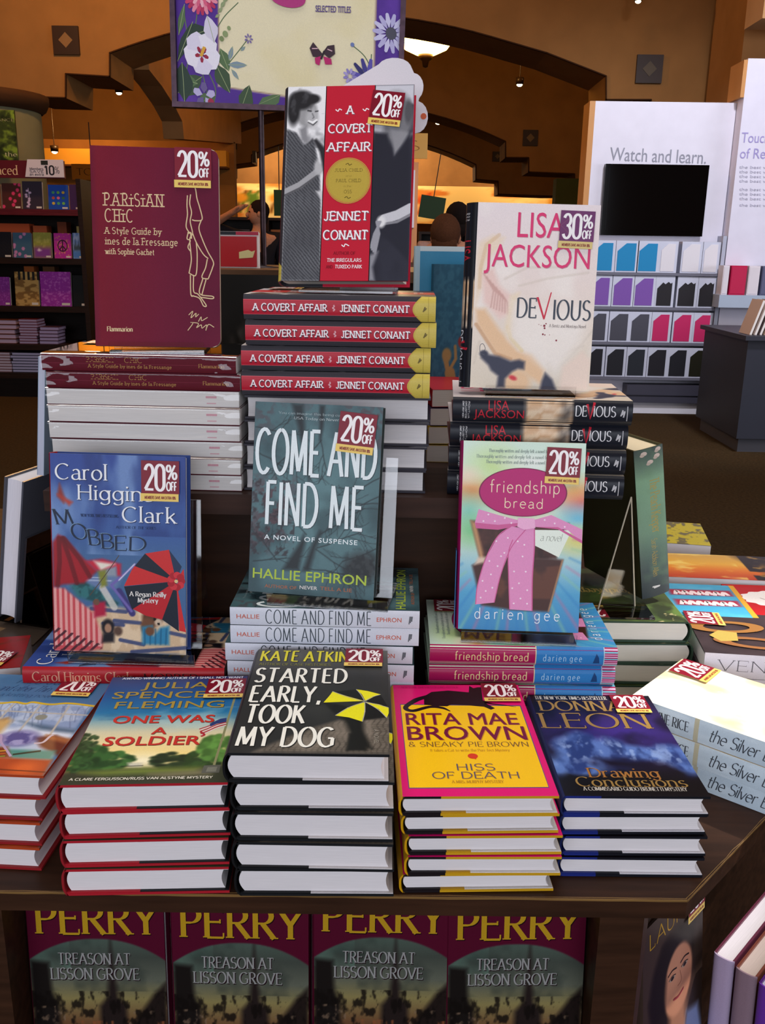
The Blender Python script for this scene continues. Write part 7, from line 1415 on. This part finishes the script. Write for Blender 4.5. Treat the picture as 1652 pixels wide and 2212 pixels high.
def standj(**k):
    J_ = dict(pel=(0, 0, .95), wst=(0, 0, 1.1), chs=(0, 0, 1.32), nck=(0, -.01, 1.48), hd0=(0, -.02, 1.56), hd1=(0, -.03, 1.66), shl=(-.19, 0, 1.4), ell=(-.23, .02, 1.12), wrl=(-.22, -.06, .88), hal=(-.22, -.08, .81), shr=(.19, 0, 1.4), elr=(.23, .02, 1.12), wrr=(.22, -.06, .88), har=(.22, -.08, .81), hpl=(-.09, 0, .9), knl=(-.1, -.01, .5), anl=(-.1, .02, .08), tol=(-.11, -.13, .04), hpr=(.09, 0, .9), knr=(.1, -.01, .5), anr=(.1, .02, .08), tor=(.11, -.13, .04)); J_.update(k); return J_
P = uy(557, 458, 9.0); sc_ = P[2]-1.63
person('person in dark clothes reaching out beside the sign pole', (P[0], 9.0, 0), {k: (v[0], v[1], v[2]*(1+sc_/1.63)) for k, v in standj(ell=(-.44, -.05, 1.5), wrl=(-.2, -.2, 1.62), hal=(-.13, -.22, 1.66)).items()}, dict(RAD), '1c1210', '1a181c', '18161a', face_yaw=-70)
P = uy(962, 508, 5.2); z_ = P[2]
person('brown haired person seen from behind, right of the couple book', (P[0], 5.2, 0), {k: (v[0], v[1], v[2]*(z_+.0)/1.63) for k, v in standj().items()}, dict(RAD), '4a2c1c', '5a4238', '2a2420', face_yaw=170)
P = uy(975, 480, 6.6); z_ = P[2]
person('dark haired person bending over a shelf behind the brown haired person', (P[0], 6.6, 0), {k: (v[0], v[1], v[2]*(z_+.04)/1.63) for k, v in standj(hd0=(.04, -.06, 1.55), hd1=(.02, -.1, 1.63)).items()}, dict(RAD), '140c0a', '9a7a70', '2a2420', face_yaw=200)

# ================= light
def area(name, loc_, rot, sx, sy, power, col_):
    l = bpy.data.lights.new(name, 'AREA'); l.shape = 'RECTANGLE'; l.size = sx; l.size_y = sy; l.energy = power; l.color = col_; o = bpy.data.objects.new(name, l); COL.objects.link(o); o.location = loc_; o.rotation_euler = rot; return o
def point(name, loc_, power, col_, rad=.12):
    l = bpy.data.lights.new(name, 'POINT'); l.energy = power; l.color = col_; l.shadow_soft_size = rad; o = bpy.data.objects.new(name, l); COL.objects.link(o); o.location = loc_; return o
area('window_daylight', (0, -3.95, 1.9), (R(90), 0, 0), 8.2, 2.5, 225, (.86, .90, 1.0))
area('side_window_daylight', (8.9, 2.6, 2.2), (R(90), 0, R(90)), 5, 2.6, 260, (.88, .90, 1.0))
area('ceiling_panel_light', (0, 1.6, 4.72), (0, 0, 0), 4.5, 3.5, 150, (1., .95, .9))
warm = (1., .55, .2)
for i, (x, y, z, p) in enumerate(((-2.6, 7.7, 4.2, 190), (1.4, 8.2, 4.4, 9), (.31, 12.5, 4.15, 60), (-5, 13.5, 4.3, 32), (3.8, 13.5, 4.4, 24), (-3.4, 20, 4.3, 28), (3.4, 20, 4.3, 28), (-4, 29.3, 4.4, 260), (0, 29.3, 4.4, 260), (4, 29.3, 4.4, 260), (-5, 15.2, 3.2, 45))): point('tungsten_lamp', (x, y, z), p, warm if y < 28 else (1., .76, .46))
s = bpy.data.lights.new('display_spotlight', 'SPOT'); s.energy = 500; s.spot_size = R(75); s.spot_blend = .6; s.color = (.92, .92, 1.); s.shadow_soft_size = .2; o = bpy.data.objects.new('display_spotlight', s); COL.objects.link(o); o.location = (2.4, 4.6, 4.3); d = Vector((2.3, 8, 1.2))-o.location; o.rotation_euler = d.to_track_quat('-Z', 'Y').to_euler()
s = bpy.data.lights.new('sun_patch_spot', 'SPOT'); s.energy = 900; s.spot_size = R(8.5); s.spot_blend = .6; s.color = (1., .95, .86); s.shadow_soft_size = .05; o = bpy.data.objects.new('sun_patch_spot', s); COL.objects.link(o); o.location = (2.6, 1.4, 3.6); d = Vector((.52, 1.14, .79))-o.location; o.rotation_euler = d.to_track_quat('-Z', 'Y').to_euler()  # added narrow spot, stands in for sunlight falling on the corner novels
w = bpy.data.worlds.new('world'); SC.world = w; w.use_nodes = True; w.node_tree.nodes['Background'].inputs[0].default_value = (.6, .7, .9, 1); w.node_tree.nodes['Background'].inputs[1].default_value = .3
vs = SC.view_settings; vs.view_transform = 'Standard'; vs.look = 'None'; vs.gamma = 1; vs.exposure = .1; vs.use_curve_mapping = False
cy = SC.cycles
cy.use_denoising = True; cy.max_bounces = 8; cy.diffuse_bounces = 4; cy.glossy_bounces = 4; cy.transparent_max_bounces = 16; cy.transmission_bounces = 4; cy.sample_clamp_indirect = 6; cy.caustics_reflective = False; cy.caustics_refractive = False; cy.use_light_tree = True
